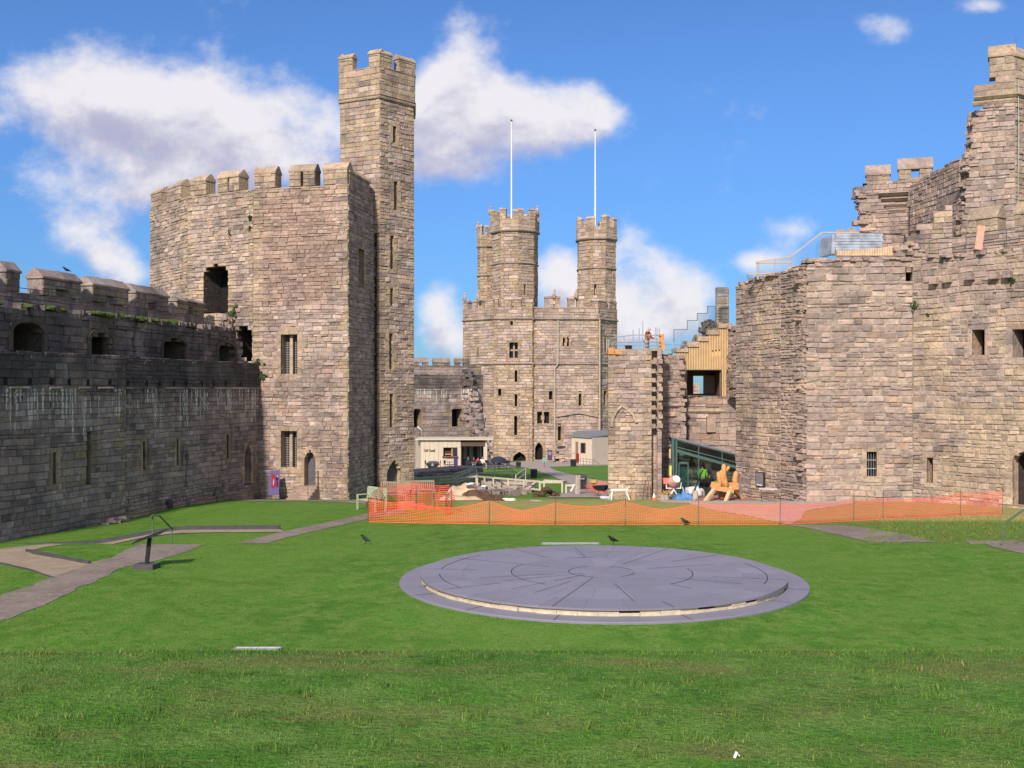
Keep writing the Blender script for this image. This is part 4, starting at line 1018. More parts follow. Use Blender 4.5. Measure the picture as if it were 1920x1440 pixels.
for pts in ([(1046, 600), (1046, 682), (1040, 690), (1040, 862)], [(1124, 600), (1124, 860)]):
    q = [GF[3].uz(*p) for p in pts]; mb.tube([GF[3].w(a, b, .32) for a, b in q], .1, 6)
mb.build('downpipe', 'timber_grey', gt)
def gm(F, a, b, z1=None, **k):
    ua, ub = F.uz(a, 565)[0], F.uz(b, 565)[0]
    merlon(gt, F, max(ua, 0), min(ub, F.L), zP + .1, z1 or zM, .9, KD, cap=k.pop('cap', .4), course=(.35, .55), lens=(.5, 1.2), dress=.05, worn=.25, over=.1, **k)
gm(GF[0], 868, 877); gm(GF[0], 887, 903, slit=.25); gm(GF[0], 909, 925)
gm(GF[1], 927, 934, cap=.2); gm(GF[1], 946, 977, zM + .1, slit=.35); gm(GF[1], 986, 998, zM - .3)
gm(GF[3], 1003, 1010, zM - 1.3, cap=.2); gm(GF[3], 1022, 1050, zM + .35, hole=(.4, Z(574, 151), Z(570, 151))); gm(GF[3], 1065, 1094, zM + .25, slit=.25); gm(GF[3], 1111, 1122, zM); gm(GF[4], 1124, 1137); gm(GF[4], 1142, 1156)
def far_turret(px0, px1, D, zbase, ztop, zpar, zstr, seed, rot, par_w=1.07, loops=(), n=8, crest=(), ragged=0.):
    t = bpy.data.objects.new('turret', None); COL.objects.link(t); t.parent = gt
    cx = X((px0 + px1) / 2, D); r_ = (px1 - px0) / 2 / FPX * D / math.cos(math.pi / n * .5)
    ring = lambda q: [(cx + r_ * q * math.cos(R(rot) + 2 * math.pi * k / n), D + r_ * q * math.sin(R(rot) + 2 * math.pi * k / n)) for k in range(n)]
    A = ring(1.0); mb = MB(); st = MB(); pa = MB(); fs = []
    for k in range(n):
        F = Fc(A[k], A[(k + 1) % n])
        vis = F.n.y < .15
        if vis:
            ops = [op_px(F, *q) for q in loops if 0 < F.uz((q[0] + q[1]) / 2, q[2])[0] < F.L]
            stones(mb, F, zbase, zpar, ops, course=(.38, .6), lens=(.5, 1.3), prot=.08, gap=.04, bevel=.04, rough=.02, seed=seed + k)
            for o in ops: opening(t, F, o, 'arrow_loop', KD, depth=.7, surround=0, pane='black_hole')
        else: mb.quad(F.w(0, zbase), F.w(F.L, zbase), F.w(F.L, zpar), F.w(0, zpar))
        for z in zstr: string_course(st, F, 0, F.L, z, .3, .22, (.35, .1, 0))
    st.build('string_course', KD, t); st = MB(); B = ring(par_w); zc = zpar + (ztop - zpar) * .48
    for k in range(n):
        F = Fc(B[k], B[(k + 1) % n]); string_course(st, F, 0, F.L, zpar - .2, .35, .16, (.35, .1, 0))
        stones(pa, F, zpar - .1, zc, course=(.38, .55), lens=(.5, 1.2), prot=.06, depth=.5, seed=seed + 20 + k)
        pa.quad(F.w(F.L, zpar, -.45), F.w(0, zpar, -.45), F.w(0, zc, -.45), F.w(F.L, zc, -.45)); coping(pa, F, 0, F.L, zc - .05, .5, .12, .04, tint=(.4, .4, 0))
        fs.append(F)
    cen = Vector((cx, D)); mb.prism([tuple(cen + (Vector(p) - cen) * .8) for p in A], zbase, zpar)
    mb.build('turret_wall', KD, t); st.build('string_course', KD, t); pa.build('turret_parapet', KD, t)
    rn = random.Random(seed)
    for k, F in enumerate(fs):
        if rn.random() < ragged: segs = ((0, F.L * .5, .6),)
        else: segs = ((-.02, F.L * .32, 1.), (F.L * .72, F.L + .02, 1.))
        for a, b, h in segs: merlon(t, F, a, b, zc + .05, zc + (ztop - zc) * h + rn.uniform(-.25, .1), .5, KD, cap=.3, course=(.35, .5), lens=(.4, .8), dress=.05, over=.06, worn=.2)
    return t, cx
far_turret(1082, 1155, 156.5, zP - 2, Z(405, 155), Z(448, 155), [Z(506, 155)], 210, 22, loops=((1114, 1118, 535, 552, 'rect'), (1146, 1148, 505, 517, 'rect')))
far_turret(923, 1008, 156.0, zP - 2, Z(393, 155), Z(435, 155), [Z(498, 155)], 230, 8, loops=((983, 986, 536, 554, 'rect'),), ragged=.4)
far_turret(896, 931, 158.0, zP - 2, Z(423, 158), Z(463, 158), [Z(520, 158)], 250, 0, n=8)
for px, D, pt_, pb in ((959, 156, 225, 415), (1116, 156.5, 243, 430)):
    lb = {959: 'tall white flagpole on the left turret of the great tower', 1116: 'tall white flagpole on the right turret of the great tower'}[px]
    mb = MB(); mb.tube([P(px, pb, D), P(px, (pt_ + pb) / 2, D), P(px, pt_ + 3, D)], [.12, .10, .06], 8); b_ = MB(); b_.lathe([(.02, 0), (.16, .1), (.16, .22), (.02, .35)], P(px, pt_ + 3, D), 8)
    r_ = empty('flagpole', P(px, pb, D), lb, 'flagpole', 'flagpoles on the great tower'); mb.build('pole', 'pole_white', r_); b_.build('finial', 'iron_rail', r_)
def stone_figure(parent, x, y, z, s_=1., seed=0):
    mb = MB(); mb.blob((x, y, z + .35 * s_), (.4 * s_, .35 * s_, .9 * s_), seed, .3, 2, 8); mb.blob((x + .06 * s_, y - .05, z + .85 * s_), (.24 * s_, .24 * s_, .3 * s_), seed, .2, 2, 8); mb.blob((x - .12 * s_, y, z + .3 * s_), (.25 * s_, .5 * s_, .6 * s_), seed, .3, 2, 8)
    return mb.build('stone_figure', KD, parent)
for i, (px, py, D) in enumerate(((919, 400, 156), (1007, 399, 156), (896, 429, 158), (871, 562, 155), (897, 560, 152), (1039, 556, 151), (1080, 556, 151))): stone_figure(gt, *P(px, py, D)[:2], Z(py, D) - .2, 1.25, i)
# ================================================================ GATEHOUSE (right)
gh = empty('gatehouse', (20, 51, gz(20, 50)), 'massive ruined gatehouse wall of brown rubble stone filling the right side', 'castle wall')
GS = 'gate_stone'
zK = E + 6.2
p1, p2, p3, p4, p5 = (X(1380, 56.6), 56.6), (X(1464, 52.8), 52.8), (X(1507, 51.2), 51.2), (X(1712, 50.5), 50.5), (X(2010, 44.8), 44.8)
K4, K45, K5, K6 = Fc(p1, p2), Fc(p2, p3), Fc(p3, p4), Fc(p4, p5)
zbk = -1.9
o5 = [op_px(K5, 1625, 1644, 847, 895), op_px(K5, 1698, 1711, 510, 527)]
o6 = [op_px(K6, 1823, 1847, 618, 666), op_px(K6, 1899, 1932, 617, 672), op_px(K6, 1738, 1750, 858, 905), op_px(K6, 1899, 1968, 846, 950, 'seg')]
def z6(a, b):
    z_ = b - E
    if -3.2 < z_ < -.6 and a > 1.2 and mnoise.noise(Vector((a * .5, b * .6, 2))) > -.25: return .5
    if -5.2 < z_ < -3.1 and a > .3 and mnoise.noise(Vector((a * .6, b * .5, 7))) > -.15: return .5
    if z_ > 0 and mnoise.noise(Vector((a * .5, b * .5, 5))) > .25: return .5
mb = MB()
rag = lambda s_, a_: (lambda z: a_ * (mnoise.noise(Vector((z * 1.3, s_, 0))) + .6 * mnoise.noise(Vector((z * 4.5, s_, 1)))))
stones(mb, K6, zbk, zK, o6, course=(.18, .32), lens=(.20, .56), prot=.05, zone=z6, seed=101, quoin=False, rough=.02, gap=.018, bevel=.035, mort=-.008, thin=.15, top=lambda u_: zK - .02 * u_ + .05 * mnoise.noise(Vector((u_, 3, 0))))
stones(mb, K5, zbk, zK, o5, course=(.21, .35), lens=(.26, .66), prot=.06, seed=102, quoin=False, rough=.024, gap=.02, bevel=.04, thin=.15, mort=-.01, el=lambda z: .12 + rag(3, .16)(z), top=lambda u_: zK + .05 * mnoise.noise(Vector((u_, 5, 0))) - (.25 if u_ < .5 else 0))
stones(mb, K45, zbk, zK - .2, course=(.14, .26), lens=(.2, .5), prot=.06, seed=103, quoin=False, rough=.03, gap=.02, bevel=.05, thin=.35, depth=.7, er=rag(9, .2), top=lambda u_: E + 5.7 + .45 * u_ / K45.L * 1 + .1 * mnoise.noise(Vector((u_ * 2, 5, 0))))
stones(mb, K4, zbk, E + 5.7, course=(.16, .29), lens=(.24, .7), prot=.045, seed=104, quoin=False, rough=.026, mort=-.01, gap=.022, bevel=.025, thin=.25, zone=lambda a, b: .5 if mnoise.noise(Vector((a * .6, b * .45, 15))) > .1 else None, top=lambda u_: E + 5.55 + .2 * u_ / K4.L + .06 * mnoise.noise(Vector((u_ * 2, 5, 0))))
# core behind the faces, and the wall heads
ins = lambda F, u_, n: F.w(u_, 0, n)[:2]
core = [ins(K4, 0.1, -1.2), ins(K4, K4.L + .3, -1.2), ins(K5, .6, -1.2), ins(K5, K5.L, -1.3), ins(K6, K6.L, -1.3), (p5[0] + 6, 62), (X(1705, 64), 64), (X(1382, 66), 66)]
mb.prism(core, -3, E + 5.3, (.3, .4, 0))
for F, zt_ in ((K4, E + 5.45), (K45, E + 5.6), (K5, zK - .12), (K6, zK - .25)):
    mb.quad(F.w(-.1, zt_, -.05), F.w(F.L, zt_, -.05), F.w(F.L + .3, zt_, -1.6), F.w(0, zt_, -1.6), (.3, .5, 0))
    mb.quad(F.w(0, zbk, -.55), F.w(F.L, zbk, -.55), F.w(F.L, zt_, -.55), F.w(0, zt_, -.55)) if F is K45 else None
mb.quad((*p1, zbk), (X(1381, 63), 63, zbk), (X(1381, 63), 63, E + 5.5), (*p1, E + 5.5), (.5, .4, 0))
rn = random.Random(31)
# torn core of the broken cross wall at the joint between the two planes
for k in range(60):
    z = rn.uniform(zbk, E + 5.3); t_ = (z - zbk) / 12; u_ = rn.uniform(-.3, .3)
    mb.box(K5.w(u_, z, rn.uniform(-.38, -.1)), (rn.uniform(.15, .4), rn.uniform(.2, .4), rn.uniform(.08, .2)), rz=rn.uniform(-.6, .4), rx=rn.uniform(-.15, .15), ry=rn.uniform(-.12, .12), tint=(rn.random(), rn.random() * .8, 0))
# uneven wall head: a scatter of thin capping stones
for F, zt_, n in ((K5, zK - .05, 60), (K6, zK - .05, 70), (K4, E + 5.55, 30)):
    for k in range(n):
        u_ = rn.uniform(.1, F.L - .1); zz = zt_ - (.02 * u_ if F is K6 else 0) + (.2 * u_ / K4.L if F is K4 else 0)
        mb.box(F.w(u_, zz + rn.uniform(-.02, .07), -rn.uniform(.08, .5)), (rn.uniform(.25, .7), rn.uniform(.3, .5), rn.uniform(.08, .16)), rz=rn.uniform(-.2, .2), tint=(rn.random(), rn.random(), 0))
for px, py in ((1755, 527), (1822, 519), (1868, 517), (1893, 515), (1780, 524)):
    u_, z = K6.uz(px, py); mb.box(K6.w(u_, z, .14), (.34, .36, .3), rz=math.atan2(K6.d.y, K6.d.x), tint=(rn.random(), .4, 0))
mb.build('rubble_wall', GS, gh)
w0 = opening(gh, K5, o5[0], 'barred_window', GS, depth=.35, surround=.22, pane='black_hole', proud=.02)
mb = MB(); o = o5[0]
for k in (1, 2, 3): mb.tube([K5.w(o.u0 + (o.u1 - o.u0) * k / 4, o.z0, -.15), K5.w(o.u0 + (o.u1 - o.u0) * k / 4, o.z1, -.15)], .014, 5)
for k in (1, 2): z = o.z0 + (o.z1 - o.z0) * k / 3; mb.tube([K5.w(o.u0, z, -.15), K5.w(o.u1, z, -.15)], .014, 5)
mb.build('bars', 'galvanised', w0)
opening(gh, K5, o5[1], 'beam_hole', GS, depth=.6, surround=0, pane='black_hole')
opening(gh, K6, o6[0], 'window', GS, depth=.95, surround=.2, pane='black_hole', dress=.0)
opening(gh, K6, o6[1], 'window', GS, depth=.95, surround=.25, pane='black_hole', dress=.0)
opening(gh, K6, o6[2], 'arrow_loop', GS, depth=.6, surround=.2, pane='black_hole', dress=.5)
dw = opening(gh, K6, o6[3], 'doorway', GS, depth=.5, surround=.35, pane='black_hole', sill=False, dress=.5, back=False)
mb = MB(); pr = o6[3].profile(); n = len(pr)
for i in range(n): a, b = pr[i], pr[(i + 1) % n]; mb.add([K6.w(*a, -.5), K6.w(*b, -.5), K6.w(*b, -2.4), K6.w(*a, -2.4)], [(0, 1, 2, 3)], (rn.random(), .5, 0))
mb.add([K6.w(*p, -2.38) for p in pr], [tuple(range(n))]); mb.build('passage', 'painted_shade_stone', dw)
mb = MB()
for (px, py, s_) in ((1712, 575, .25), (1716, 570, .2), (1742, 590, .12), (1768, 490, .14), (1900, 528, .18)):
    F = K6; u_, z = F.uz(px, py)
    mb = MB()
    for k in range(12): mb.blob(F.w(u_ + rn.gauss(0, s_ * .4), z + rn.gauss(0, s_ * .4), .1), (s_ * .45, .15, s_ * .35), k, .6, 3, 6)
    mb.build('wall_fern', 'moss_green', gh)

# west pier with its toothed groove
pier = empty('stone_pier', (X(1190, 58), 59, gz(7, 58)), 'square ruined stone pier with blind arch and toothed groove, scaffold on top', 'stone pier')
pa_, pb_ = (X(1140, 58.6), 58.6), (X(1222, 58.1), 58.1)
PF = Fc(pa_, pb_); PG = Fc((X(1222, 58.6), 58.6), (X(1232.5, 58.6), 58.6)); PH = Fc((X(1232.5, 58.1), 58.1), (X(1241, 58.1), 58.1))
zpt = Z(657, 58.3)
mb = MB()
stones(mb, PF, zbk, zpt, course=(.17, .30), lens=(.22, .6), prot=.08, seed=111, rough=.02, gap=.02, zone=lambda a, b: .5 if b < E - 1.5 and mnoise.noise(Vector((a, b * .8, 3))) > -.2 else None)
stones(mb, PG, zbk, zpt, course=(.3, .4), lens=(.3, .4), prot=.02, seed=112, quoin=False); stones(mb, PH, zbk, zpt, course=(.26, .4), lens=(.3, .4), prot=.05, seed=113, quoin=False)
bk_ = [(X(1240, 61.5), 61.5), (X(1143, 61.5), 61.5)]
mb.quad((*pa_, zbk), (*pa_, zpt), (*bk_[1], zpt), (*bk_[1], zbk)); mb.quad((X(1241, 58.1), 58.1, zbk), (*bk_[0], zbk), (*bk_[0], zpt), (X(1241, 58.1), 58.1, zpt)); mb.quad((*bk_[0], zbk), (*bk_[1], zbk), (*bk_[1], zpt), (*bk_[0], zpt))
mb.quad((*pa_, zpt - .02), (X(1241, 58.1), 58.1, zpt - .02), (*bk_[0], zpt - .02), (*bk_[1], zpt - .02), (.3, .8, 0))
mb.quad((X(1222, 58.1), 58.1, zbk), (X(1222, 58.7), 58.7, zbk), (X(1222, 58.7), 58.7, zpt), (X(1222, 58.1), 58.1, zpt)); mb.quad((X(1232.5, 58.1), 58.1, zbk), (X(1232.5, 58.7), 58.7, zbk), (X(1232.5, 58.7), 58.7, zpt), (X(1232.5, 58.1), 58.1, zpt))
z = E - 2.0; k = 0
while z < zpt - .3:  # toothing stones
    mb.box((X(1223.5, 58.2), 58.25, z), (.30, .35, .24), tint=(rn.random(), rn.random(), .25)); mb.box((X(1238, 58.1), 58.05, z + .02), (.22, .22, .24), tint=(rn.random(), rn.random(), .25)); z += .50
coping(mb, Fc(pa_, (X(1241, 58.1), 58.1)), 0, 2.9, zpt - .03, 2.6, .16, .06)
mb.build('pier_wall', GS, pier)
mb = MB(); q = [PF.uz(px, py) for px, py in ((1146, 800), (1149, 785), (1156, 770), (1167, 760), (1178, 767), (1188, 778), (1194, 792))]
for (a, b), (c, d) in zip(q, q[1:]): mb.beam(PF.w(a, b, .07), PF.w(c, d, .07), .16, .14, tint=(.3, .7, .25))
mb.build('blind_arch', GS, pier)
# recessed cross walls between pier and gatehouse
rw = empty('ruined_wall', (X(1300, 62), 62, gz(10, 60)), 'recessed ruined cross wall between the stone pier and the gatehouse, under the timber pavilion', 'ruined wall')
J1 = Fc((X(1240, 60.6), 60.6), (X(1281, 60.9), 60.9)); J2 = Fc((X(1281, 62.2), 62.2), (X(1386, 61.4), 61.4))
mb = MB()
stones(mb, J1, zbk, Z(662, 60.8), course=(.2, .34), lens=(.25, .7), prot=.12, seed=121, quoin=False, rough=.02, er=rag(4, .12), top=lambda u_: Z(662, 60.8) - .1 * u_)
stones(mb, J2, zbk, Z(743, 62), course=(.26, .42), lens=(.35, .9), prot=.10, seed=122, quoin=False, rough=.02)
mb.quad(J1.w(0, Z(668, 60.8), 0), J1.w(J1.L, Z(668, 60.8), 0), J1.w(J1.L, Z(668, 60.8), -3), J1.w(0, Z(668, 60.8), -3), (.3, .5, 0)); mb.quad(J1.w(J1.L - .05, zbk, 0), J1.w(J1.L - .05, zbk, -3), J1.w(J1.L - .05, Z(668, 60.8), -3), J1.w(J1.L - .05, Z(668, 60.8), 0), (.4, .4, 0))
for k in range(60):
    z = rn.uniform(Z(742, 61), Z(668, 61)) if k % 2 else rn.uniform(Z(900, 61), Z(745, 61)); mb.box(J1.w(J1.L - rn.uniform(0, .12), z, rn.uniform(-.2, .1)), (rn.uniform(.2, .4), rn.uniform(.3, .5), rn.uniform(.14, .28)), rz=rn.uniform(-.3, .3), tint=(rn.random(), rn.random(), 0))
string_course(mb, J1, 0, J1.L, Z(738, 60.8), .2, .16, (.6, .2, 0)); string_course(mb, J1, 0, J1.L, Z(764, 60.8), .22, .2, (.6, .7, 0))
string_course(mb, J2, .3, 2.4, Z(775, 62), .25, .2, (.2, .6, .25)); mb.box(J2.w(1.6, Z(795, 62), .12), (.5, .3, .9), tint=(.2, .3, 0))
J3 = Fc((X(1364, 61.3), 61.3), (X(1384, 60.2), 60.2)); stones(mb, J3, Z(745, 61), Z(612, 61), course=(.18, .3), lens=(.2, .5), prot=.2, seed=123, quoin=False, rough=.03, el=lambda z: .15 + .15 * mnoise.noise(Vector((z * 3, 0, 0))))
mb.quad(J2.w(0, Z(743, 62), .0), J2.w(J2.L, Z(743, 62), 0), J2.w(J2.L, Z(743, 62), -4.5), J2.w(0, Z(743, 62), -4.5))
stones(mb, Fc((X(1352, 62.4), 62.4), (X(1392, 62.0), 62.0)), Z(745, 62), Z(622, 62), course=(.2, .3), lens=(.2, .6), prot=.06, seed=126, quoin=False)
mb.build('wall_face', GS, rw)

# timber pavilion set in the ruin
pv = empty('timber_pavilion', (X(1318, 62), 63, Z(742, 62)), 'new pale slatted timber pavilion with stepped top and a square window opening', 'pavilion')
DP = 61.9
def px_poly(pts, D): return [(X(a, D), Z(b, D)) for a, b in pts]
def plate(mb, pts, y0, y1, tint=(.5, .5, 0)):  # polygon in x,z extruded in y (pts clockwise or not)
    n = len(pts); V = [(x, y0, z) for x, z in pts] + [(x, y1, z) for x, z in pts]
    mb.add(V, [tuple(range(n)), tuple(range(2 * n - 1, n - 1, -1))] + [(i, i + n, (i + 1) % n + n, (i + 1) % n) for i in range(n)], tint)
def topz(px):
    for a, b, y in ((1200, 1290, 660), (1290, 1310, 650), (1310, 1328.5, 639.5), (1328.5, 1348, 627), (1348, 1400, 615)):
        if a <= px < b: return y
mb = MB(); bk = MB(); px = 1270.0
while px < 1369:
    x0, x1 = px, px + 1.9; yt = topz(px + 1); yb = 743 if px > 1276 else 690
    rng = [(yt, 694.5), (740.5, 743)] if 1288 < px < 1351 else [(yt, yb)]
    if px > 1361: rng = [(yt, 692)]
    lv = 1334 < px < 1353
    for ya, yb_ in rng:
        pieces = [(ya, 652 + (px % 7) * .9), (667, yb_)] if lv and ya < 680 and int(px / 3.1) % 2 == 0 else [(ya, yb_)]
        for a, b in pieces:
            if b - a > .5 and not (px > 1288 and px < 1351 and a > 735): mb.box(((X(x0, DP) + X(x1, DP)) / 2, DP + .03, (Z(a, DP) + Z(b, DP)) / 2), (X(x1, DP) - X(x0, DP), .09, Z(a, DP) - Z(b, DP)), tint=(.5, .5, 0))
    px += 3.1
mb.build('timber_slats', 'timber_clad', pv)
o_ = [(1270, 660), (1290, 660), (1290, 650), (1310, 650), (1310, 639.5), (1328.5, 639.5), (1328.5, 627), (1348, 627), (1348, 615), (1371, 615), (1368, 694.5), (1270, 694.5)]
plate(bk, px_poly(o_, DP), DP + .12, DP + .2); plate(bk, px_poly([(1278, 694.5), (1289, 694.5), (1289, 743), (1279, 743)], DP), DP + .12, DP + .2); plate(bk, px_poly([(1351, 694.5), (1361, 694.5), (1361, 743), (1351, 743)], DP), DP + .12, DP + .2)
bk.build('backing_board', 'timber_clad', pv)
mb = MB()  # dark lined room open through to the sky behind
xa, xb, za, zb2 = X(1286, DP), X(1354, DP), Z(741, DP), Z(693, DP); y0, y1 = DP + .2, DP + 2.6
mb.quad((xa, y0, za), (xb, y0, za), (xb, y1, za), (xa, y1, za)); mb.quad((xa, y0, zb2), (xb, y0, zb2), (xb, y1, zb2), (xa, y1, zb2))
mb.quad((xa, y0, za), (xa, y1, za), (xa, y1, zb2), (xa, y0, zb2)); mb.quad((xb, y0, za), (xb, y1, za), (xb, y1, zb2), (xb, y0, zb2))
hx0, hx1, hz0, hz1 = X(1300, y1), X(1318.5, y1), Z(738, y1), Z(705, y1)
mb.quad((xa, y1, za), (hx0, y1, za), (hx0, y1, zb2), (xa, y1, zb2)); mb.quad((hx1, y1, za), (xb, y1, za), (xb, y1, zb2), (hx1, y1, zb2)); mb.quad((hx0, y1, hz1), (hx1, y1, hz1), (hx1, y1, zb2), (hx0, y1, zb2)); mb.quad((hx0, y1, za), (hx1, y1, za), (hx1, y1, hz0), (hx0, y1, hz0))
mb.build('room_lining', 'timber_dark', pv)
mb = MB(); mb.box(((X(1320, 64) + X(1340, 64)) / 2, 64, (Z(704, 64) + Z(738, 64)) / 2), (X(1340, 64) - X(1320, 64), .1, Z(704, 64) - Z(738, 64))); mb.build('panel', mat('brown_board', (.26, .17, .11), .8), pv)
mb = MB()
for a, b, c, d in ((1288, 694, 1352, 694), (1288, 741, 1352, 741), (1288.5, 694, 1288.5, 741), (1351.5, 694, 1351.5, 741)): mb.beam((X(a, DP), DP - .03, Z(b, DP)), (X(c, DP), DP - .03, Z(d, DP)), .05, .05)
mb.build('window_frame', 'black_plastic', pv)
mb = MB()
for i, (a, b, y) in enumerate(((1268, 1290, 652), (1288, 1310, 641), (1308, 1328, 631), (1327, 1348, 619), (1347, 1374, 607))):
    ya = topz((a + b) / 2); mb.box(((X(a, DP) + X(b, DP)) / 2, DP + .9, (Z(y, DP) + Z(ya, DP)) / 2), (X(b, DP) - X(a, DP), 2.0, Z(y, DP) - Z(ya, DP) + .02), tint=(.3 + .1 * i, .9, .25))
    for k in range(4): mb.box((X(rn.uniform(a, b), DP), DP + rn.uniform(.2, 1.2), Z(y, DP) + rn.uniform(0, .06)), (rn.uniform(.15, .4), .3, rn.uniform(.08, .2)), rz=rn.uniform(-.5, .5), tint=(rn.random(), rn.random() * .5, 0))
for k in range(26): mb.box(P(rn.uniform(1318, 1345), rn.uniform(604, 622), DP + 1.2), (rn.uniform(.2, .5), .4, rn.uniform(.15, .35)), rz=rn.random(), ry=rn.uniform(-.3, .3), tint=(rn.random(), rn.random() * .3, 0))
mb.build('stone_treads', GS, pv)
mb = MB(); mb.box(P(1354, 572, 64), (.72, .5, 2.1), tint=(.2, .2, 0)); stones(mb, Fc((X(1343, 63.7), 63.7), (X(1366, 63.7), 63.7)), Z(615, 63.7), Z(541, 63.7), course=(.2, .3), lens=(.2, .4), prot=.06, seed=5)
tag(mb.build('stone_stump', GS), 'narrow broken stub of wall standing behind the stepped glass balustrade', 'wall stub')
# dark stepped frame with glass beside the stair
sb = empty('stair_balustrade', (X(1300, 62.3), 62.3, Z(640, 62.3)), 'dark stepped frame with glass panels climbing beside the timber pavilion', 'balustrade')
st = [(1263.5, 642), (1263.5, 618), (1288.8, 618), (1288.8, 601), (1307.5, 601), (1307.5, 587.5), (1326.5, 587.5), (1326.5, 574), (1344.5, 574), (1344.5, 541), (1363, 539)]
mb = MB()
for a, b in zip(st, st[1:]): mb.beam(P(*a, 62.3), P(*b, 62.3), .045, .045)
mb.build('frame', 'bar_blue', sb)
mb = MB()
for (a, b, t_, bo) in ((1264, 1288.5, 619, 650), (1289, 1307, 602, 640), (1308, 1326, 588, 628), (1327, 1344, 575, 616), (1345, 1363, 542, 606)): mb.quad(P(a, bo, 62.33), P(b, bo, 62.33), P(b, t_, 62.33), P(a, t_, 62.33))
mb.build('glass_panel', 'clear_glass', sb)

# scaffold on the pier
sc_ = empty('scaffold', (X(1195, 59), 59.5, zpt), 'grey tube scaffold guard rail on top of the stone pier', 'scaffold')
mb = MB(); T = lambda pts, r_=.024, D=58.6: mb.tube([P(a, b, D) for a, b in pts], r_, 6)
for px, yt, yb in ((1187, 618, 657), (1198.5, 615, 657), (1205, 602, 657), (1229, 614, 657), (1232, 614, 657), (1236, 616, 657), (1137, 633, 660), (1141, 636, 660), (1277, 627, 650), (1170, 630, 640)):
    T([(px, yt), (px, yb)], D=58.6 if px % 2 else 59.6)
for pts in ([(1150, 633), (1188, 628), (1241, 629)], [(1146, 642), (1241, 641)], [(1146, 647), (1241, 648)], [(1241, 646.5), (1300, 646.5)], [(1241, 656), (1275, 656)], [(1139, 637), (1150, 648)], [(1226, 628), (1241, 628)], [(1224, 641), (1232, 643)]): T(pts, .022)
mb.build('tubes', 'galvanised', sc_)
mb = MB(); mb.beam(P(1146, 652, 58.5), P(1146, 664, 58.5), .3, .05); mb.build('board', 'timber_new', sc_)
mb = MB(); mb.beam(P(1151, 652, 58.4), P(1155, 664, 58.4), .2, .05); mb.build('board', 'timber_new', sc_)
mb = MB(); mb.beam(P(1153, 661, 58.4), P(1187, 659, 58.4), .05, .22); mb.build('board', 'timber_new', sc_)
mb = MB(); mb.beam(P(1242, 626, 58.5), P(1243.5, 658, 58.5), .18, .05); mb.build('board', 'timber_new', sc_)
mb = MB(); mb.beam(P(1238, 628, 58.7), P(1238, 656, 58.7), .12, .04); mb.build('board', 'timber_new', sc_)
mb = MB(); mb.lathe([(.16, 0), (.21, .25), (.22, .25), (.2, .24), (.15, .03)], P(1178.5, 656.5, 58.7), 14); tag(mb.build('bucket', 'black_plastic'), 'black rubber bucket on the scaffold beside the bald worker', 'bucket')
mb = MB(); mb.box(P(1280, 650, 59.5), (.22, .2, .22)); mb.box(P(1280, 646, 59.5), (.26, .24, .04)); tag(mb.build('toolbox', 'bar_blue'), 'small dark green box on the wall head right of the scaffold', 'box')

# glass lean-to at the foot
lt = empty('glass_lean_to', (X(1320, 60), 60, gz(10, 60)), 'green-tinted glass lean-to entrance with sloping top between the pier and the gatehouse', 'glass porch')
DL = 60.0; topl = lambda px: 822 + (px - 1261) * (854 - 822) / 123.
mb = MB(); B = lambda a, b, w_=.08, h_=.08, D=DL, D2=None: mb.beam(P(*a, D), P(*b, D2 or D), w_, h_)
B((1261.5, 822), (1261.5, 936), .16, .12); B((1268, 826), (1268, 936), .1, .1); B((1261, 822), (1384, 854), .1, .1); B((1269, 845), (1384, 877), .06, .16); B((1310, 835), (1310, 932), .05, .05); B((1354, 847), (1354, 930), .05, .05); B((1262, 932), (1384, 932), .08, .1)
B((1273, 868), (1290, 868), .06, .1); B((1273, 868), (1273, 932), .06, .06); B((1290, 868), (1290, 932), .06, .06); B((1269, 838), (1384, 868), .04, .05)
mb.build('frame', 'teal_frame', lt)
mb = MB(); mb.add([P(1261, 932, DL + .02), P(1384, 932, DL + .02), P(1384, 854, DL + .02), P(1261, 822, DL + .02)], [(0, 1, 2, 3)]); mb.build('glass_pane', 'green_glass', lt)
mb = MB(); mb.add([P(1257, 817, DL - .1), P(1385, 851, DL - .1), P(1385, 854, DL - .1), P(1257, 820.5, DL - .1), (X(1257, DL), 62, Z(817, DL)), (X(1385, DL), 62, Z(851, DL)), (X(1385, DL), 62, Z(854, DL)), (X(1257, DL), 62, Z(820.5, DL))], [(3, 2, 1, 0), (0, 1, 5, 4), (2, 3, 7, 6), (0, 4, 7, 3), (1, 2, 6, 5)]); mb.build('roof', 'grey_membrane', lt)
mb = MB(); mb.box(P(1281, 900, DL + .25), (.55, .05, 1.9)); mb.build('door', 'teal_frame', lt)
mb = MB(); mb.quad((X(1255, 60), 60, -1.36), (X(1384, 60), 60, -1.36), (X(1384, 62), 62, -1.36), (X(1255, 62), 62, -1.36)); mb.build('floor_slab', 'concrete', lt)
mb = MB(); mb.beam(P(1256, 842, 59.6), P(1256, 859, 59.6), .09, .05); tag(mb.build('batten', 'timber_clad'), 'short pale timber batten standing beside the glass porch post', 'batten')
mb = MB(); mb.beam(P(1257, 873, 59.6), P(1257, 892, 59.6), .12, .05); tag(mb.build('batten', 'yellow_batten'), 'yellow batten standing behind the cement mixer', 'batten')

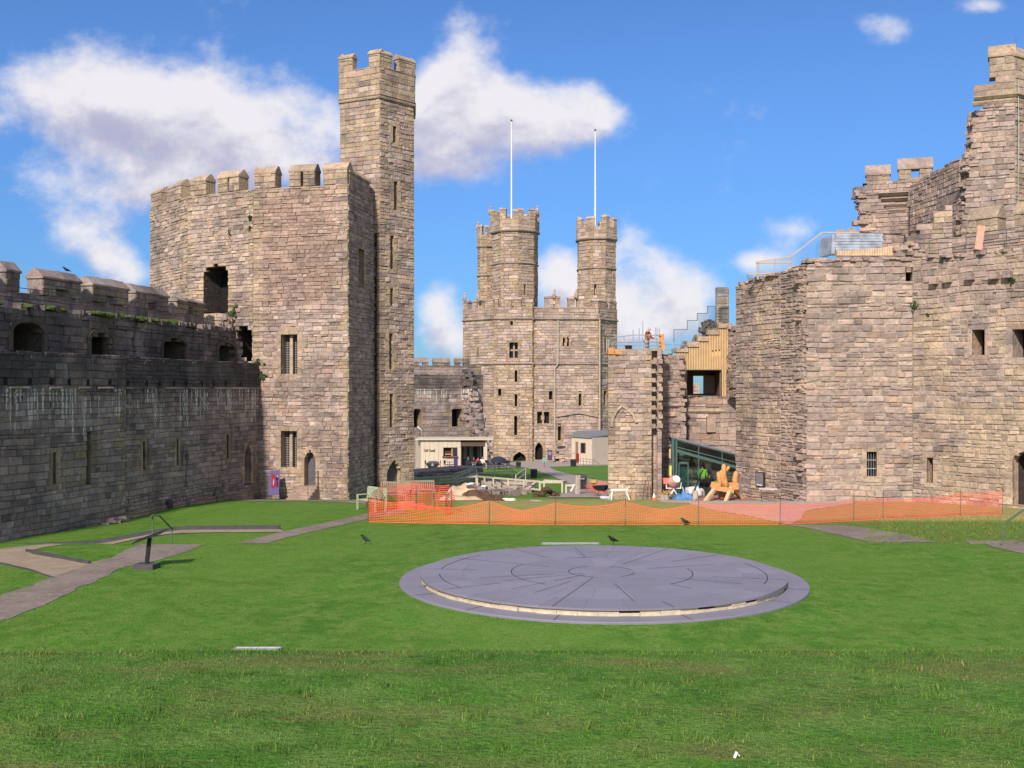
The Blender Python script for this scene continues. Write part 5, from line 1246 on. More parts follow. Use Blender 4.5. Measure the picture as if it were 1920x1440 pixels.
# upper walls
uw = empty('upper_wall', (X(1690, 60), 60, E + 5.5), 'broken upper wall with two ridged battlements behind the wrapped pallet', 'castle wall')
U1 = Fc((X(1607, 62), 62), (X(1768, 60.5), 60.5)); U2 = Fc((X(1707, 59.8), 59.8), (X(1800, 54.4), 54.4)); zu = Z(343, 62)
mb = MB()
stones(mb, U1, E + 5.3, zu, course=(.17, .30), lens=(.22, .6), prot=.08, seed=131, quoin=False, el=lambda z: .12 + .2 * mnoise.noise(Vector((z * 2.1, 1, 0))) + max(0, (z - zu + .8)) * .7)
rt = lambda u_: Z(352 - 66 * min(1, u_ / 7.0) ** .8, 60 - 5.5 * u_ / U2.L)
stones(mb, U2, E + 5.3, E + 12.8, course=(.16, .28), lens=(.2, .55), prot=.06, seed=132, quoin=False, top=rt, depth=.7)
mb.quad(U1.w(.5, E + 5, -1), U1.w(.5, zu - .5, -1), U1.w(U1.L, zu - .5, -1), U1.w(U1.L, E + 5, -1)); mb.quad(U1.w(.5, E + 5, -.1), U1.w(.5, E + 5, -1), U1.w(.5, zu - .5, -1), U1.w(.5, zu - .5, -.1)); mb.quad(U1.w(.3, zu - .05, 0), U1.w(U1.L, zu - .05, 0), U1.w(U1.L, zu - .05, -1), U1.w(.3, zu - .05, -1), (.3, .5, 0))
for k, (a, b, y) in enumerate(((1647, 1703, 366), (1652, 1702, 376), (1657, 1700, 387), (1666, 1698, 397))): ua, ub = U1.uz(a, y)[0], U1.uz(b, y)[0]; string_course(mb, U1, ua, ub, Z(y + 4, 61.8), .26, .38 - .08 * k, (rn.random(), .5, 0))
for k in range(60): z = rn.uniform(E + 6.5, zu - .3); mb.box(U1.w(rn.uniform(-.15, .5), z, rn.uniform(-.5, 0)), (rn.uniform(.2, .5), .5, rn.uniform(.12, .26)), rz=rn.uniform(-.4, .4), tint=(rn.random(), rn.random() * .6, 0))
mb.build('wall_face', GS, uw)
ua, ub = U1.uz(1624, 330)[0], U1.uz(1669, 330)[0]; merlon(uw, U1, ua, ub, zu - .1, Z(310, 62), .7, GS, cap=.55, dress=.15)
ua, ub = U1.uz(1685, 330)[0], U1.uz(1748, 330)[0]; merlon(uw, U1, ua, ub, zu - .1, Z(296, 61.3), .7, GS, cap=.6, dress=.15, hole=(.45, Z(335, 61.5), Z(320, 61.5)))
us = Fc((X(1700, 53), 53), (X(1786, 52.6), 52.6)); mb = MB()
stones(mb, us, E + 5.4, Z(372, 52.6), course=(.2, .34), lens=(.3, .7), prot=.07, seed=133, quoin=False, top=lambda u_: Z(452 - 80 * (u_ / us.L) ** .9, 52.8), depth=.8, zone=lambda a, b: .25 if a > 1.1 and a < 1.7 else None)
mb.quad(us.w(us.L, E + 5.4, 0), us.w(us.L, E + 5.4, -1), us.w(us.L, Z(375, 52.6), -1), us.w(us.L, Z(375, 52.6), 0)); mb.build('stair_wall', GS, uw)

# high ruined turret at the right edge
ht = empty('ruined_turret', (X(1860, 53), 54, E + 5.4), 'tall ruined turret with a torn left edge in the top right corner', 'turret')
t1, t2, t3 = (X(1800, 53.6), 53.6), (X(1903, 52.6), 52.6), (X(2000, 55), 55)
M1, M2 = Fc(t1, t2), Fc(t2, t3); zst = Z(190, 53)
mb = MB()
rag2 = lambda z: -.05 + .16 * mnoise.noise(Vector((z * 2.3, 4, 0))) + .12 * mnoise.noise(Vector((z * 7, 4, 0))) + (max(0, z - Z(225, 53)) * .55) + max(0, (Z(470, 53) - z) * -.1)
stones(mb, M1, E + 5.3, zst, course=(.2, .34), lens=(.22, .6), prot=.08, seed=141, quoin=False, el=rag2, depth=.9, gap=.02, rough=.018)
stones(mb, M2, E + 5.3, zst, course=(.2, .34), lens=(.22, .6), prot=.08, seed=142, gap=.02, rough=.018)
mb.prism([M1.w(.35, 0, -.6)[:2], M1.w(M1.L - .2, 0, -.6)[:2], M2.w(M2.L, 0, -.6)[:2], (X(2000, 59), 59), (X(1812, 59), 59)], E + 5, zst - .3, (.4, .3, 0))
for k in range(170):
    z = rn.uniform(E + 5.6, zst - .4); mb.box(M1.w(rag2(z) + rn.uniform(-.12, .12), z, -rn.uniform(.05, .8)), (rn.uniform(.18, .38), rn.uniform(.2, .45), rn.uniform(.1, .24)), rz=rn.uniform(-.6, .6), ry=rn.uniform(-.2, .2), rx=rn.uniform(-.2, .2), tint=(rn.random(), rn.random() * .7, 0))
zt2 = Z(146, 53); ua = M1.uz(1826, 170)[0]
N1 = Fc(M1.w(0, 0, .04)[:2], M1.w(M1.L, 0, .04)[:2]); N2 = Fc(N1.w(N1.L, 0)[:2], M2.w(M2.L, 0, .04)[:2])
stones(mb, N1, zst + .3, zt2 + .05, u0=ua, course=(.3, .4), lens=(.4, .8), prot=.03, seed=143, quoin=False, depth=.8, top=lambda u_: zt2 - max(0, (1.0 + ua - u_)) * .55, zone=lambda a, b: .25 if rn.random() < .3 else None)
stones(mb, N2, zst + .3, zt2 + .05, course=(.3, .4), lens=(.4, .8), prot=.03, seed=144)
mb.quad(N1.w(ua, zst + .2, -.75), N1.w(N1.L, zst + .2, -.75), N1.w(N1.L, zt2 - .6, -.75), N1.w(ua + 1, zt2 - .6, -.75))
mb.build('turret_wall', GS, ht)
mb = MB(); string_course(mb, M1, ua - .05, M1.L + .05, zst - .15, .28, .1, (.3, .3, .25)); string_course(mb, M1, ua, M1.L + .1, zst + .1, .26, .2, (.3, .15, .25)); string_course(mb, M2, -.05, M2.L, zst - .15, .28, .1, (.3, .3, .25)); string_course(mb, M2, -.05, M2.L, zst + .1, .26, .2, (.3, .15, .25))
mb.build('string_course', GS, ht)
um = N1.uz(1855, 120)[0]; merlon(ht, N1, um, N1.L, zt2, Z(84, 53), .7, GS, cap=.55, dress=.3); merlon(ht, N2, 0, 1.1, zt2, Z(86, 53), .7, GS, cap=.55, dress=.3)
mb = MB(); mb.tube([M2.w(.1, Z(150, 52.6), .1), M2.w(.15, Z(215, 52.6), .1), M2.w(.05, Z(225, 52.6), .16), M2.w(.05, Z(400, 52.6), .12)], .022, 5); mb.build('conductor_cable', 'galvanised', ht)
mb = MB(); mb.tube([P(1905, 92, 53), P(1905, 70, 53)], .012, 4); mb.build('lightning_rod', 'iron_rail', ht)
# battlements on the wall head at the right
bt = Fc(K6.w(0, 0, -.9)[:2], K6.w(K6.L, 0, -.9)[:2])
bw = empty('parapet_wall', (*bt.w(5, 0)[:2], zK), 'low battlement wall with ridged copings behind the iron railing, top right', 'castle wall')
mb = MB(); ua, ub = bt.uz(1785, 440)[0], bt.L; stones(mb, bt, zK - .4, Z(440, 49), u0=ua, u1=ub, course=(.22, .34), lens=(.3, .8), prot=.05, seed=151, quoin=False); mb.quad(bt.w(ua, zK, -.7), bt.w(ub, zK, -.7), bt.w(ub, Z(440, 49), -.7), bt.w(ua, Z(440, 49), -.7)); mb.quad(bt.w(ua, Z(441, 49), 0), bt.w(ub, Z(441, 49), 0), bt.w(ub, Z(441, 49), -.7), bt.w(ua, Z(441, 49), -.7), (.3, .5, 0)); mb.build('wall_face', GS, bw)
for a, b, y in ((1816, 1870, 388), (1903, 1965, 378)): merlon(bw, bt, bt.uz(a, 400)[0], bt.uz(b, 400)[0], Z(441, 48.5), Z(y, 49 if a < 1900 else 47.6), .8, GS, cap=.5, dress=.35)
rl = empty('railing', (*K6.w(5, 0)[:2], zK), 'thin iron handrail along the top of the right-hand wall', 'railing')
mb = MB(); q1 = [K6.w(K6.uz(px, 440)[0], Z(py, K6.w(K6.uz(px, 440)[0], 0)[1]), -.35) for px, py in ((1735, 450), (1804, 437), (1880, 428), (1925, 421), (1990, 412))]; q2 = [(a, b, c - .5) for a, b, c in q1]
mb.tube(q1, .02, 5); mb.tube(q2, .018, 5); mb.build('rail', 'iron_rail', rl)
for a in q1: mb = MB(); mb.tube([a, (a[0], a[1], zK - .2)], .02, 5); mb.build('post', 'iron_rail', rl)
mb = MB(); mb.beam(P(1834, 468, 47.9), P(1840, 423, 47.9), .34, .05); tag(mb.build('plank', mat('pink_plank', (.55, .33, .25), .8)), 'short pinkish plank leaning behind the iron handrail', 'plank')
mb = MB(); n = 26
for k in range(n):
    px = 1568 + 122 * k / n; yt = 474 - 12 * (k / n) ** 1.6 - 3; mb.box(P(px + 2.3, (yt + 480) / 2, 51.0), (.105, .3, (480 - yt) / 2000 * 51), tint=(rn.random(), rn.random(), 0))
tag(mb.build('brick_edging', 'brick_sand'), 'fresh sand-coloured brick coping on the gatehouse top in front of the wrapped pallet', 'brick edging')
mb = MB()
for k in range(46): r_ = rn.random(); mb.box(P(1682 + 48 * r_, 479 - 24 * rn.random() * (1 - abs(r_ - .45)), 50.7 + rn.uniform(-.1, .3)), (rn.uniform(.2, .5), .35, rn.uniform(.08, .2)), rz=rn.uniform(-.3, .3), tint=(rn.random(), rn.random(), 0))
tag(mb.build('broken_stones', GS), 'heap of broken reddish stones on the wall head right of the brick coping', 'rubble')
pk = empty('wrapped_pallet', P(1607, 476, 53), 'pallet of slabs wrapped in shiny grey film on the gatehouse roof', 'pallet')
mb = MB(); x0, x1 = X(1566, 53), X(1655, 53)
for k in range(7): z = Z(474, 53) + .14 * k; mb.box(((x0 + x1) / 2 + rn.uniform(-.03, .03), 53.6 + rn.uniform(-.02, .02), z + .065), (x1 - x0 + rn.uniform(-.05, .05), 1.2, .125), rz=rn.uniform(-.01, .01))
mb.build('slabs', 'wrap_film', pk)
mb = MB(); mb.hexa([(x0 - .2, 53.0, Z(476, 53)), (x0 - .02, 53.0, Z(476, 53)), (x0 - .02, 54.4, Z(476, 53)), (x0 - .4, 54.4, Z(476, 53)), (x0 - .15, 53.0, Z(441, 53)), (x0 - .02, 53.0, Z(438, 53)), (x0 - .02, 54.4, Z(438, 53)), (x0 - .35, 54.4, Z(441, 53))]); mb.build('film_flap', 'wrap_film', pk)
gb = empty('glass_balustrade', P(1480, 500, 54.6), 'glass balustrade with pale handrail stepping up onto the gatehouse roof', 'balustrade')
DG = 54.4; mb = MB()
for q in ([(1418, 491.5), (1482, 481), (1541, 436), (1612, 436)], [(1418, 493), (1484, 492)], [(1400, 515), (1467, 511), (1486, 498)]):
    for a, b in zip(q, q[1:]): mb.beam(P(*a, DG), P(*b, DG), .09, .06)
mb.beam(P(1400, 515, DG), P(1412, 517, DG - .8), .06, .05); mb.beam(P(1412, 517, DG - .8), P(1438, 517, DG - .6), .06, .05); mb.build('handrail', mat('rail_oak', (.46, .36, .28), .55), gb)
mb = MB(); mb.beam(P(1611, 435.5, DG - .02), P(1697, 441, DG - .02), .05, .05); mb.beam(P(1696, 441, DG - .02), P(1696, 454, DG - .02), .05, .05); mb.build('dark_rail', 'black_plastic', gb)
mb = MB()
for px, a, b in ((1421, 492, 524), (1453, 487, 521), (1541, 437, 480), (1403, 515, 527), (1484, 482, 516)): mb.beam(P(px, a, DG), P(px, b, DG), .035 if px != 1421 else .12, .03)
mb.build('uprights', 'galvanised', gb)
mb = MB()
for q in ([(1421, 524), (1453, 521), (1453, 488), (1421, 493)], [(1453.5, 521), (1483, 510), (1483, 482), (1453.5, 487)], [(1484, 510), (1540, 478), (1540, 438), (1484, 481)], [(1542, 478), (1611, 477), (1611, 438), (1542, 438)], [(1400, 526), (1420, 524), (1420, 514), (1400, 515)]): mb.add([P(*a, DG + .01) for a in q], [(0, 1, 2, 3)])
mb.build('glass_panel', 'clear_glass', gb)
mb = MB()
for px, y in ((1576, 430), (1597, 428)): mb.prism([(X(px - 8, 66), 66), (X(px + 8, 66), 66), (X(px + 8, 67), 67), (X(px - 8, 67), 67)], E + 5, Z(y, 66), (.3, .5, 0))
tag(mb.build('distant_parapet', GS), 'tips of a distant parapet showing above the pale handrail', 'parapet', kind=None)
# stone stump seen through the pavilion opening
mb = MB(); st_ = Fc((X(1291, 95), 95), (X(1312, 95), 95)); stones(mb, st_, Z(760, 95), Z(715, 95), course=(.3, .45), lens=(.4, .9), prot=.12, seed=3, quoin=False, top=lambda u_: Z(718 + 3 * math.sin(u_ * 9), 95)); mb.prism([st_.w(0, 0, -.1)[:2], st_.w(st_.L, 0, -.1)[:2], st_.w(st_.L, 0, -1)[:2], st_.w(0, 0, -1)[:2]], gz(16, 95), Z(719, 95)); stones(mb, st_, gz(16, 95), Z(760, 95), course=(.3, .45), lens=(.4, .9), prot=.1, seed=4)
tag(mb.build('ruined_stack', GS), 'grey broken stack of masonry seen through the pavilion window', 'ruin')
# ================================================================ PEOPLE (one skinned body; clothes are its children)
def skin_mesh(name, pts, edges, radii, m, parent=None, root=0, sub=2):
    me = bpy.data.meshes.new(name); me.from_pydata([tuple(p) for p in pts], edges, []); me.update(); me.materials.append(MATS[m])
    o = bpy.data.objects.new(name, me); COL.objects.link(o)
    if parent is not None: o.parent = parent
    o.modifiers.new('Skin', 'SKIN')
    for i, r_ in enumerate(radii):
        r2 = r_ if isinstance(r_, (tuple, list)) else (r_, r_); me.skin_vertices[0].data[i].radius = r2
    me.skin_vertices[0].data[root].use_root = True
    s_ = o.modifiers.new('Sub', 'SUBSURF'); s_.levels = sub; s_.render_levels = sub
    return o
def person(loc, rz, label, top, trousers, hair=None, pose='stand', vest=None, hands=None, group=None, s_=1.0):
    """1.75 m figure facing -Y before turning by rz"""
    bend = {'stand': 0.12, 'sit': .05, 'crouch': .75, 'back': .06}[pose]
    sit = pose == 'sit'; cr = pose == 'crouch'
    hipz = {'stand': .93, 'back': .93, 'sit': .50, 'crouch': .42}[pose]
    hip = Vector((0, 0, hipz)); ch = hip + Vector((0, -math.sin(bend) * .33, math.cos(bend) * .33)); nk = ch + Vector((0, -math.sin(bend) * .2, math.cos(bend) * .2))
    hd = nk + Vector((0, -.05 - bend * .1, .13)); tp = hd + Vector((0, -.02, .11))
    J = {}
    for sd_, n in ((-1, 'l'), (1, 'r')):
        J['sh' + n] = nk + Vector((sd_ * .19, 0, -.06)); a = .10 if n == 'l' else .16
        J['el' + n] = J['sh' + n] + Vector((sd_ * .06, -.03 - a * .4, -.27)); J['wr' + n] = J['el' + n] + Vector((-sd_ * .05, -.17 - (.05 if n == 'r' else 0), -.16 + (.1 if n == 'r' else 0)))
        if sit: J['wr' + n] = J['el' + n] + Vector((-sd_ * .06, -.22, -.02))
        J['hj' + n] = hip + Vector((sd_ * .10, 0, -.04))
        if sit: J['kn' + n] = hip + Vector((sd_ * .12, -.42, .0)); J['an' + n] = hip + Vector((sd_ * .12, -.42, -.42))
        elif cr: J['kn' + n] = hip + Vector((sd_ * .18, -.38, .02 - (.2 if n == 'l' else 0))); J['an' + n] = hip + Vector((sd_ * .15, -.12 + (.2 if n == 'l' else 0), -.33))
        else: J['kn' + n] = hip + Vector((sd_ * .11, -.02, -.44)); J['an' + n] = hip + Vector((sd_ * .12, .02, -.85))
        J['to' + n] = J['an' + n] + Vector((sd_ * .02, -.14, -.05))
        J['ha' + n] = J['wr' + n] + Vector((0, -.07, -.03))
    P_ = [hip, ch, nk, hd, tp, hd + Vector((0, -.115, -.02))]; rr = [(.13, .10), (.15, .10), .055, (.075, .09), .06, .018]
    Ed = [(0, 1), (1, 2), (2, 3), (3, 4), (3, 5)]; idx = {}
    def addp(k, v_, r_, par): idx[k] = len(P_); P_.append(v_); rr.append(r_); Ed.append((par, idx[k]))
    for n, sd_ in (('l', -1), ('r', 1)):
        addp('sh' + n, J['sh' + n], .06, 2 if False else 1); addp('el' + n, J['el' + n], .043, idx['sh' + n]); addp('wr' + n, J['wr' + n], .028, idx['el' + n]); addp('ha' + n, J['ha' + n], (.036, .018), idx['wr' + n])
        for q in range(4): addp('f%d' % q + n, J['ha' + n] + Vector(((q - 1.5) * .02, -.055 - .012 * (q in (1, 2)), -.035)), .009, idx['ha' + n])
        addp('th' + n, J['wr' + n] + Vector((-sd_ * .045, -.05, -.02)), .010, idx['wr' + n])
        addp('hj' + n, J['hj' + n], .09, 0); addp('kn' + n, J['kn' + n], .062, idx['hj' + n]); addp('an' + n, J['an' + n], .042, idx['kn' + n]); addp('to' + n, J['to' + n], (.045, .03), idx['an' + n])
    body = skin_mesh('person', P_, Ed, rr, 'skin')
    body.location = loc; body.rotation_euler = (0, 0, rz); body.scale = (s_,) * 3; tag(body, label, 'person', group)
    A = [hip + Vector((0, 0, .02)), ch, nk + Vector((0, 0, -.03))]; ra = [(.165, .125), (.185, .135), (.09, .08)]; ea = [(0, 1), (1, 2)]
    for n in 'lr': b = len(A); A += [J['sh' + n], J['el' + n], J['wr' + n] * .85 + J['el' + n] * .15]; ra += [.08, .062, .05]; ea += [(1, b), (b, b + 1), (b + 1, b + 2)]
    skin_mesh('jacket', A, ea, ra, top, body)
    A = [hip + Vector((0, 0, .06))]; ra = [(.155, .12)]; ea = []
    for n in 'lr': b = len(A); A += [J['hj' + n], J['kn' + n], J['an' + n]]; ra += [.11, .082, .065]; ea += [(0, b), (b, b + 1), (b + 1, b + 2)]
    skin_mesh('trousers', A, ea, ra, trousers, body)
    if vest: skin_mesh('vest', [hip + Vector((0, 0, .0)), ch, ch * .4 + nk * .6], [(0, 1), (1, 2)], [(.185, .145), (.205, .155), (.17, .12)], vest, body)
    if hair:
        mb = MB(); mb.blob(hd + Vector((0, .025, .06)), (.20, .21, .20), 3, .15, 2, 14); h = mb.build('hair', hair, None, True); h.location = Vector(h.location); h.parent = body
    return body

# bald worker looking down on the scaffold, in maroon sleeves and a pale vest
person((X(1213, 58.9), 58.9, Z(657, 58.9) - .42), R(62), 'bald man in maroon jacket, pale hi-vis vest and grey trousers looking down on the scaffold', 'maroon_cloth', 'grey_cloth', pose='stand', vest=mat('pale_vest', (.62, .60, .30), .7).name)
person((X(1317, 60.7), 60.7, -1.36), R(165), 'worker in lime hi-vis vest and navy trousers standing inside the glass porch', 'hi_vis', 'navy_cloth', 'hair_dark', 'back', s_=1.0)
person((X(1332, 60.6), 60.6, -1.36), R(80), 'worker crouching in a lime hi-vis vest inside the glass porch', 'hi_vis', 'navy_cloth', 'hair_dark', 'crouch')
person((X(1326, 61.2), 61.2, -1.36), R(-20), 'worker in all dark clothes standing behind the lime-vested workers in the porch', 'navy_cloth', 'navy_cloth', 'hair_brown', 'stand')

# ================================================================ NETTING FENCES
def net(name, line, label, m, stakes, hts, sp=.085, rows=12, wob=.06, stake_h=1.05, seed=0, w_=.0165, group=None):
    """line: plan points; hts: mesh height at each; stakes: indices with a stake"""
    root = empty(name, (*line[0], gz(*line[0])), label, 'fence', group)
    S = []; 
    for i, ((x0, y0), (x1, y1)) in enumerate(zip(line, line[1:])):
        n = max(1, int(math.dist((x0, y0), (x1, y1)) / sp)); L = math.dist((x0, y0), (x1, y1))
        nx, ny = -(y1 - y0) / L, (x1 - x0) / L
        for k in range(n + (i == len(line) - 2)):
            t_ = k / n; h = hts[i] + (hts[i + 1] - hts[i]) * t_; sag = .14 * math.sin(math.pi * t_) * L / 5
            x, y = x0 + (x1 - x0) * t_, y0 + (y1 - y0) * t_; wv = wob * mnoise.noise(Vector((x * 1.1, y * 1.1, seed))) * 2
            S.append((x, y, nx, ny, h - sag, wv))
    V = []; nS = len(S)
    mb = MB()
    grid = [[(s_[0] + s_[2] * (s_[5] * math.sin(math.pi * j / rows) + .03 * mnoise.noise(Vector((s_[0] * 4, j * .7, seed)))), s_[1] + s_[3] * s_[5] * math.sin(math.pi * j / rows), gz(s_[0], s_[1]) + .02 + s_[4] * j / rows + .008 * mnoise.noise(Vector((s_[0] * 6, j, 5)))) for j in range(rows + 1)] for s_ in S]
    for j in range(rows + 1):  # horizontal bands
        hw = w_ / 2 * (1.5 if j in (0, rows) else 1)
        V = []; F = []
        for i in range(nS): p = grid[i][j]; V += [(p[0], p[1], p[2] - hw), (p[0], p[1], p[2] + hw)]
        F = [(2 * i, 2 * i + 2, 2 * i + 3, 2 * i + 1) for i in range(nS - 1)]; mb.add(V, F)
    for i in range(nS):
        s_ = S[i]; dx, dy = s_[3] * w_ * .36, -s_[2] * w_ * .36; V = []
        for j in range(rows + 1): p = grid[i][j]; V += [(p[0] - dx, p[1] - dy, p[2]), (p[0] + dx, p[1] + dy, p[2])]
        mb.add(V, [(2 * j, 2 * j + 1, 2 * j + 3, 2 * j + 2) for j in range(rows)])
    mb.build('netting', m, root)
    for i in stakes:
        st = MB(); x, y = line[i]; z = gz(x, y); st.tube([(x, y - .03, z - .05), (x + .02, y - .03, z + stake_h)], .011, 5); st.build('stake', 'iron_rail', root)
    return root
gp = lambda px, py: ground(px, py, 34)
LF = [gp(690, 979), gp(765, 981), gp(850, 982), gp(917, 983), gp(978, 984), gp(1041, 984), gp(1108, 984), gp(1172, 984), gp(1240, 984), gp(1309, 984), gp(1390, 984), gp(1460, 984)]
net('net_fence', LF, 'long orange mesh barrier sagging between thin stakes across the lawn', 'orange_net', (0, 3, 5, 7, 9), [.86, .74, .58, .86, .50, .80, .66, .86, .55, .80, .74, .76], seed=1)
RF = [gp(1462, 984), gp(1530, 981), gp(1600, 977), gp(1655, 974), gp(1720, 971), gp(1800, 968), gp(1879, 966)]
net('net_fence', RF, 'red-orange mesh barrier rising beside the rough grass to the gatehouse doorway', 'red_net', (0, 2, 3, 5, 6), [.78, .72, .78, .80, .76, .90, .98], seed=2, stake_h=1.1)
BF = [LF[0], (X(699, 43.5), 43.5), (X(712, 45.2), 45.2), (X(745, 46.2), 46.2), (X(780, 46.0), 46.0), (X(815, 46.4), 46.4), (X(842, 45.4), 45.4), (X(846, 44.2), 44.2), (X(834, 43.2), 43.2)]
net('net_fence', BF, 'red mesh barrier looping round the benches beside the left tower', 'red_net', (2, 4, 5, 7), [.86, .95, 1.05, 1.0, 1.12, 1.0, 1.08, .95, .8], seed=3, wob=.2, rows=13, w_=.022)
net('net_fence', [(X(1100, 66), 66), (X(1118, 66.5), 66.5), (X(1137, 66), 66)], 'short orange mesh barrier behind the wheelbarrow beside the pier', 'orange_net', (0,), [.7, .66, .72], seed=4)
mb = MB()
for k in range(8): mb.blob((X(735 + k * 9, 46), 46 + rn.random() * 3, gz(-5, 48) + .05), (.7, .5, .22), k, .6, 2, 10)
tag(mb.build('crumpled_netting', 'red_net'), 'crumpled heap of red plastic netting lying inside the looped barrier', 'netting')

# ================================================================ BENCHES
def bench(loc, rz, label, m='sage_paint'):
    root = empty('garden_bench', loc, label, 'bench', 'benches beside the left tower'); M = Matrix.Rotation(rz, 4, 'Z'); W_ = 1.5
    def part(name, boxes):
        mb = MB(); mb.T = Matrix.Translation(loc) @ M
        for c, d, rx in boxes: mb.box(c, d, rx=rx)
        return mb.build(name, m, root)
    part('seat', [((0, y, .43), (W_, .075, .03), 0) for y in (-.2, -.11, -.02, .07, .16)])
    part('backrest', [((x, .27 + .0, .72), (.06, .022, .42), R(-10)) for x in np.linspace(-.66, .66, 14)] + [((0, .32, .94), (W_, .035, .08), R(-10)), ((0, .23, .53), (W_, .03, .06), R(-10))])
    for x in (-W_ / 2, W_ / 2):
        for y, h in ((-.24, .62), (.24, .96)): part('leg', [((x, y + (.03 if y > 0 else 0), h / 2), (.065, .065, h), R(-4) if y > 0 else 0)])
        part('armrest', [((x, 0, .64), (.07, .56, .035), 0)])
    return root
gl = lambda px, D: (X(px, D), D, gz(X(px, D), D))
bench(gl(696, 45.6), R(-52), 'pale sage wooden bench outside the mesh at the tower foot'); bench(gl(738, 49.0), R(-20), 'greyish wooden bench half behind the red mesh, next to the outer bench', mat('bench_wood', (.24, .20, .14), .8).name); bench(gl(785, 50.2), R(12), 'wooden bench wholly behind the red mesh loop', 'bench_wood')
mb = MB(); mb.box(gl(800, 51.2)[:2] + (gl(800, 51.2)[2] + .5,), (.9, .5, 1.0)); tag(mb.build('crate', 'tan_tarp'), 'tan covered crate standing inside the red mesh loop', 'crate') if False else None

# tarpaulin-covered heap by the mesh
tp = empty('tarp_heap', gl(880, 56), 'low heap under glossy brown and tan tarpaulins weighted with sandbags', 'covered heap')
def drape(mb, c, d, seed, rz=0, n=22):
    V = []; F = []
    for j in range(n + 1):
        for i in range(n + 1):
            x, y = i / n * 2 - 1, j / n * 2 - 1; r_ = max(abs(x), abs(y)); h = sm((1.02 - r_) / .45) * (.75 + .35 * mnoise.noise(Vector((x * 1.4, y * 1.4, seed))))
            h += .07 * mnoise.noise(Vector((x * 5, y * 5, seed))) * (1 if r_ < .95 else 0)
            wx = x * d[0] / 2 * (1 + .12 * mnoise.noise(Vector((y * 2, seed, 0)))); wy = y * d[1] / 2
            X_ = c[0] + wx * math.cos(rz) - wy * math.sin(rz); Y_ = c[1] + wx * math.sin(rz) + wy * math.cos(rz)
            V.append((X_, Y_, gz(X_, Y_) + .02 + max(0, h) * d[2]))
    for j in range(n):
        for i in range(n): a = j * (n + 1) + i; F.append((a, a + 1, a + n + 2, a + n + 1))
    mb.add(V, F)
mb = MB(); drape(mb, (X(868, 56), 56.5), (1.9, 2.0, .95), 3); mb.build('tan_cover', 'tan_tarp', tp, True)
mb = MB(); drape(mb, (X(893, 55), 55.0), (1.6, 1.7, .6), 8, .3); mb.build('brown_cover', 'brown_tarp', tp, True)
mb = MB(); drape(mb, (X(862, 54), 54.2), (2.4, 1.2, .28), 12); mb.build('lower_cover', 'tan_tarp', tp, True)
for k, (px, py) in enumerate(((878, 908), (884, 907), (908, 912))):
    mb = MB(); mb.blob(P(px, py, 55.6), (.36, .28, .15), k, .3, 2, 10); mb.build('sandbag', 'bag_cloth', tp)
mb = MB()
for k in range(34): px = rn.uniform(905, 940); mb.blob((X(px, 54), 54 + rn.uniform(-.5, 2), gz(0, 54) + .02), (rn.uniform(.2, .5), .3, rn.uniform(.1, .25)), k, .5, 2, 8)
tag(mb.build('spoil', 'earth'), 'scatter of dark earth clods right of the tarpaulin heap', 'earth', kind='stuff')

# ================================================================ EXCAVATION, RAMP AND RAILS
rz_ = empty('low_ruin', gl(830, 98), 'low dark ruined footing wall in front of the café terrace', 'ruined wall')
mb = MB(); LW = Fc((X(765, 93), 93), (X(905, 101), 101)); stones(mb, LW, -5, -2.5, course=(.18, .3), lens=(.3, .7), prot=.12, seed=161, quoin=False, rough=.03, top=lambda u_: Z(880, 97) + .12 * mnoise.noise(Vector((u_, 0, 0)))); mb.quad(LW.w(0, Z(881, 97), 0), LW.w(LW.L, Z(881, 97), 0), LW.w(LW.L, Z(881, 97), -3), LW.w(0, Z(881, 97), -3), (.5, .3, 0)); mb.build('wall_face', 'dark_stone', rz_)
mat('timber_pale', (.50, .45, .36), .8)
def rails(name, pts, D0, label, m='timber_pale', h=1.0, bars=(1.0, .5), posts=2.0, group='timber rails round the excavation', w_=.09, bottom=False):
    """timber rail; pts = (px, py_of_top, D)"""
    q = [P(a, b, c) for a, b, c in pts]; root = empty(name, (q[0][0], q[0][1], gz(q[0][0], q[0][1])), label, 'railing', group)
    for bb in bars:
        mb = MB()
        for a, b in zip(q, q[1:]): mb.beam((a[0], a[1], a[2] - (1 - bb) * h), (b[0], b[1], b[2] - (1 - bb) * h), w_ * .5, w_ * 1.2)
        mb.build('rail', m, root)
    for a, b in zip(q, q[1:]):
        L = math.dist(a, b); n = max(1, round(L / posts))
        for k in range(n):
            x, y, z = (a[i] + (b[i] - a[i]) * k / n for i in range(3)); g_ = min(gz(x, y), z - h * .6); mb = MB(); mb.beam((x, y, g_), (x, y, z + .02), w_, w_); mb.build('post', m, root)
    x, y, z = q[-1]; mb = MB(); mb.beam((x, y, min(gz(x, y), z - h * .6)), (x, y, z + .02), w_, w_); mb.build('post', m, root)
    return root
rails('ramp_rail', [(775, 897, 78), (850, 892, 80)], 0, 'pale slim rail running left from the ramp foot to the tower', bars=(1., .55), m=mat('timber_pale', (.50, .45, .36), .8).name, w_=.07, posts=2.2)
rails('ramp_rail', [(852, 889, 82), (893, 876, 88), (960, 873, 92), (983, 878, 92)], 0, 'upper pale timber handrail of the ramp below the café', m=mat('timber_pale', (.50, .45, .36), .8).name, posts=2.4)
rails('ramp_rail', [(855, 893, 80), (893, 880, 84), (895, 898, 70)], 0, 'inner timber handrail descending beside the ramp', posts=2.2)
rails('ramp_rail', [(825, 900, 74), (893, 893, 74), (925, 896, 70), (1012, 903, 66)], 0, 'long lower timber handrail along the front of the ramp', posts=1.8, w_=.1)
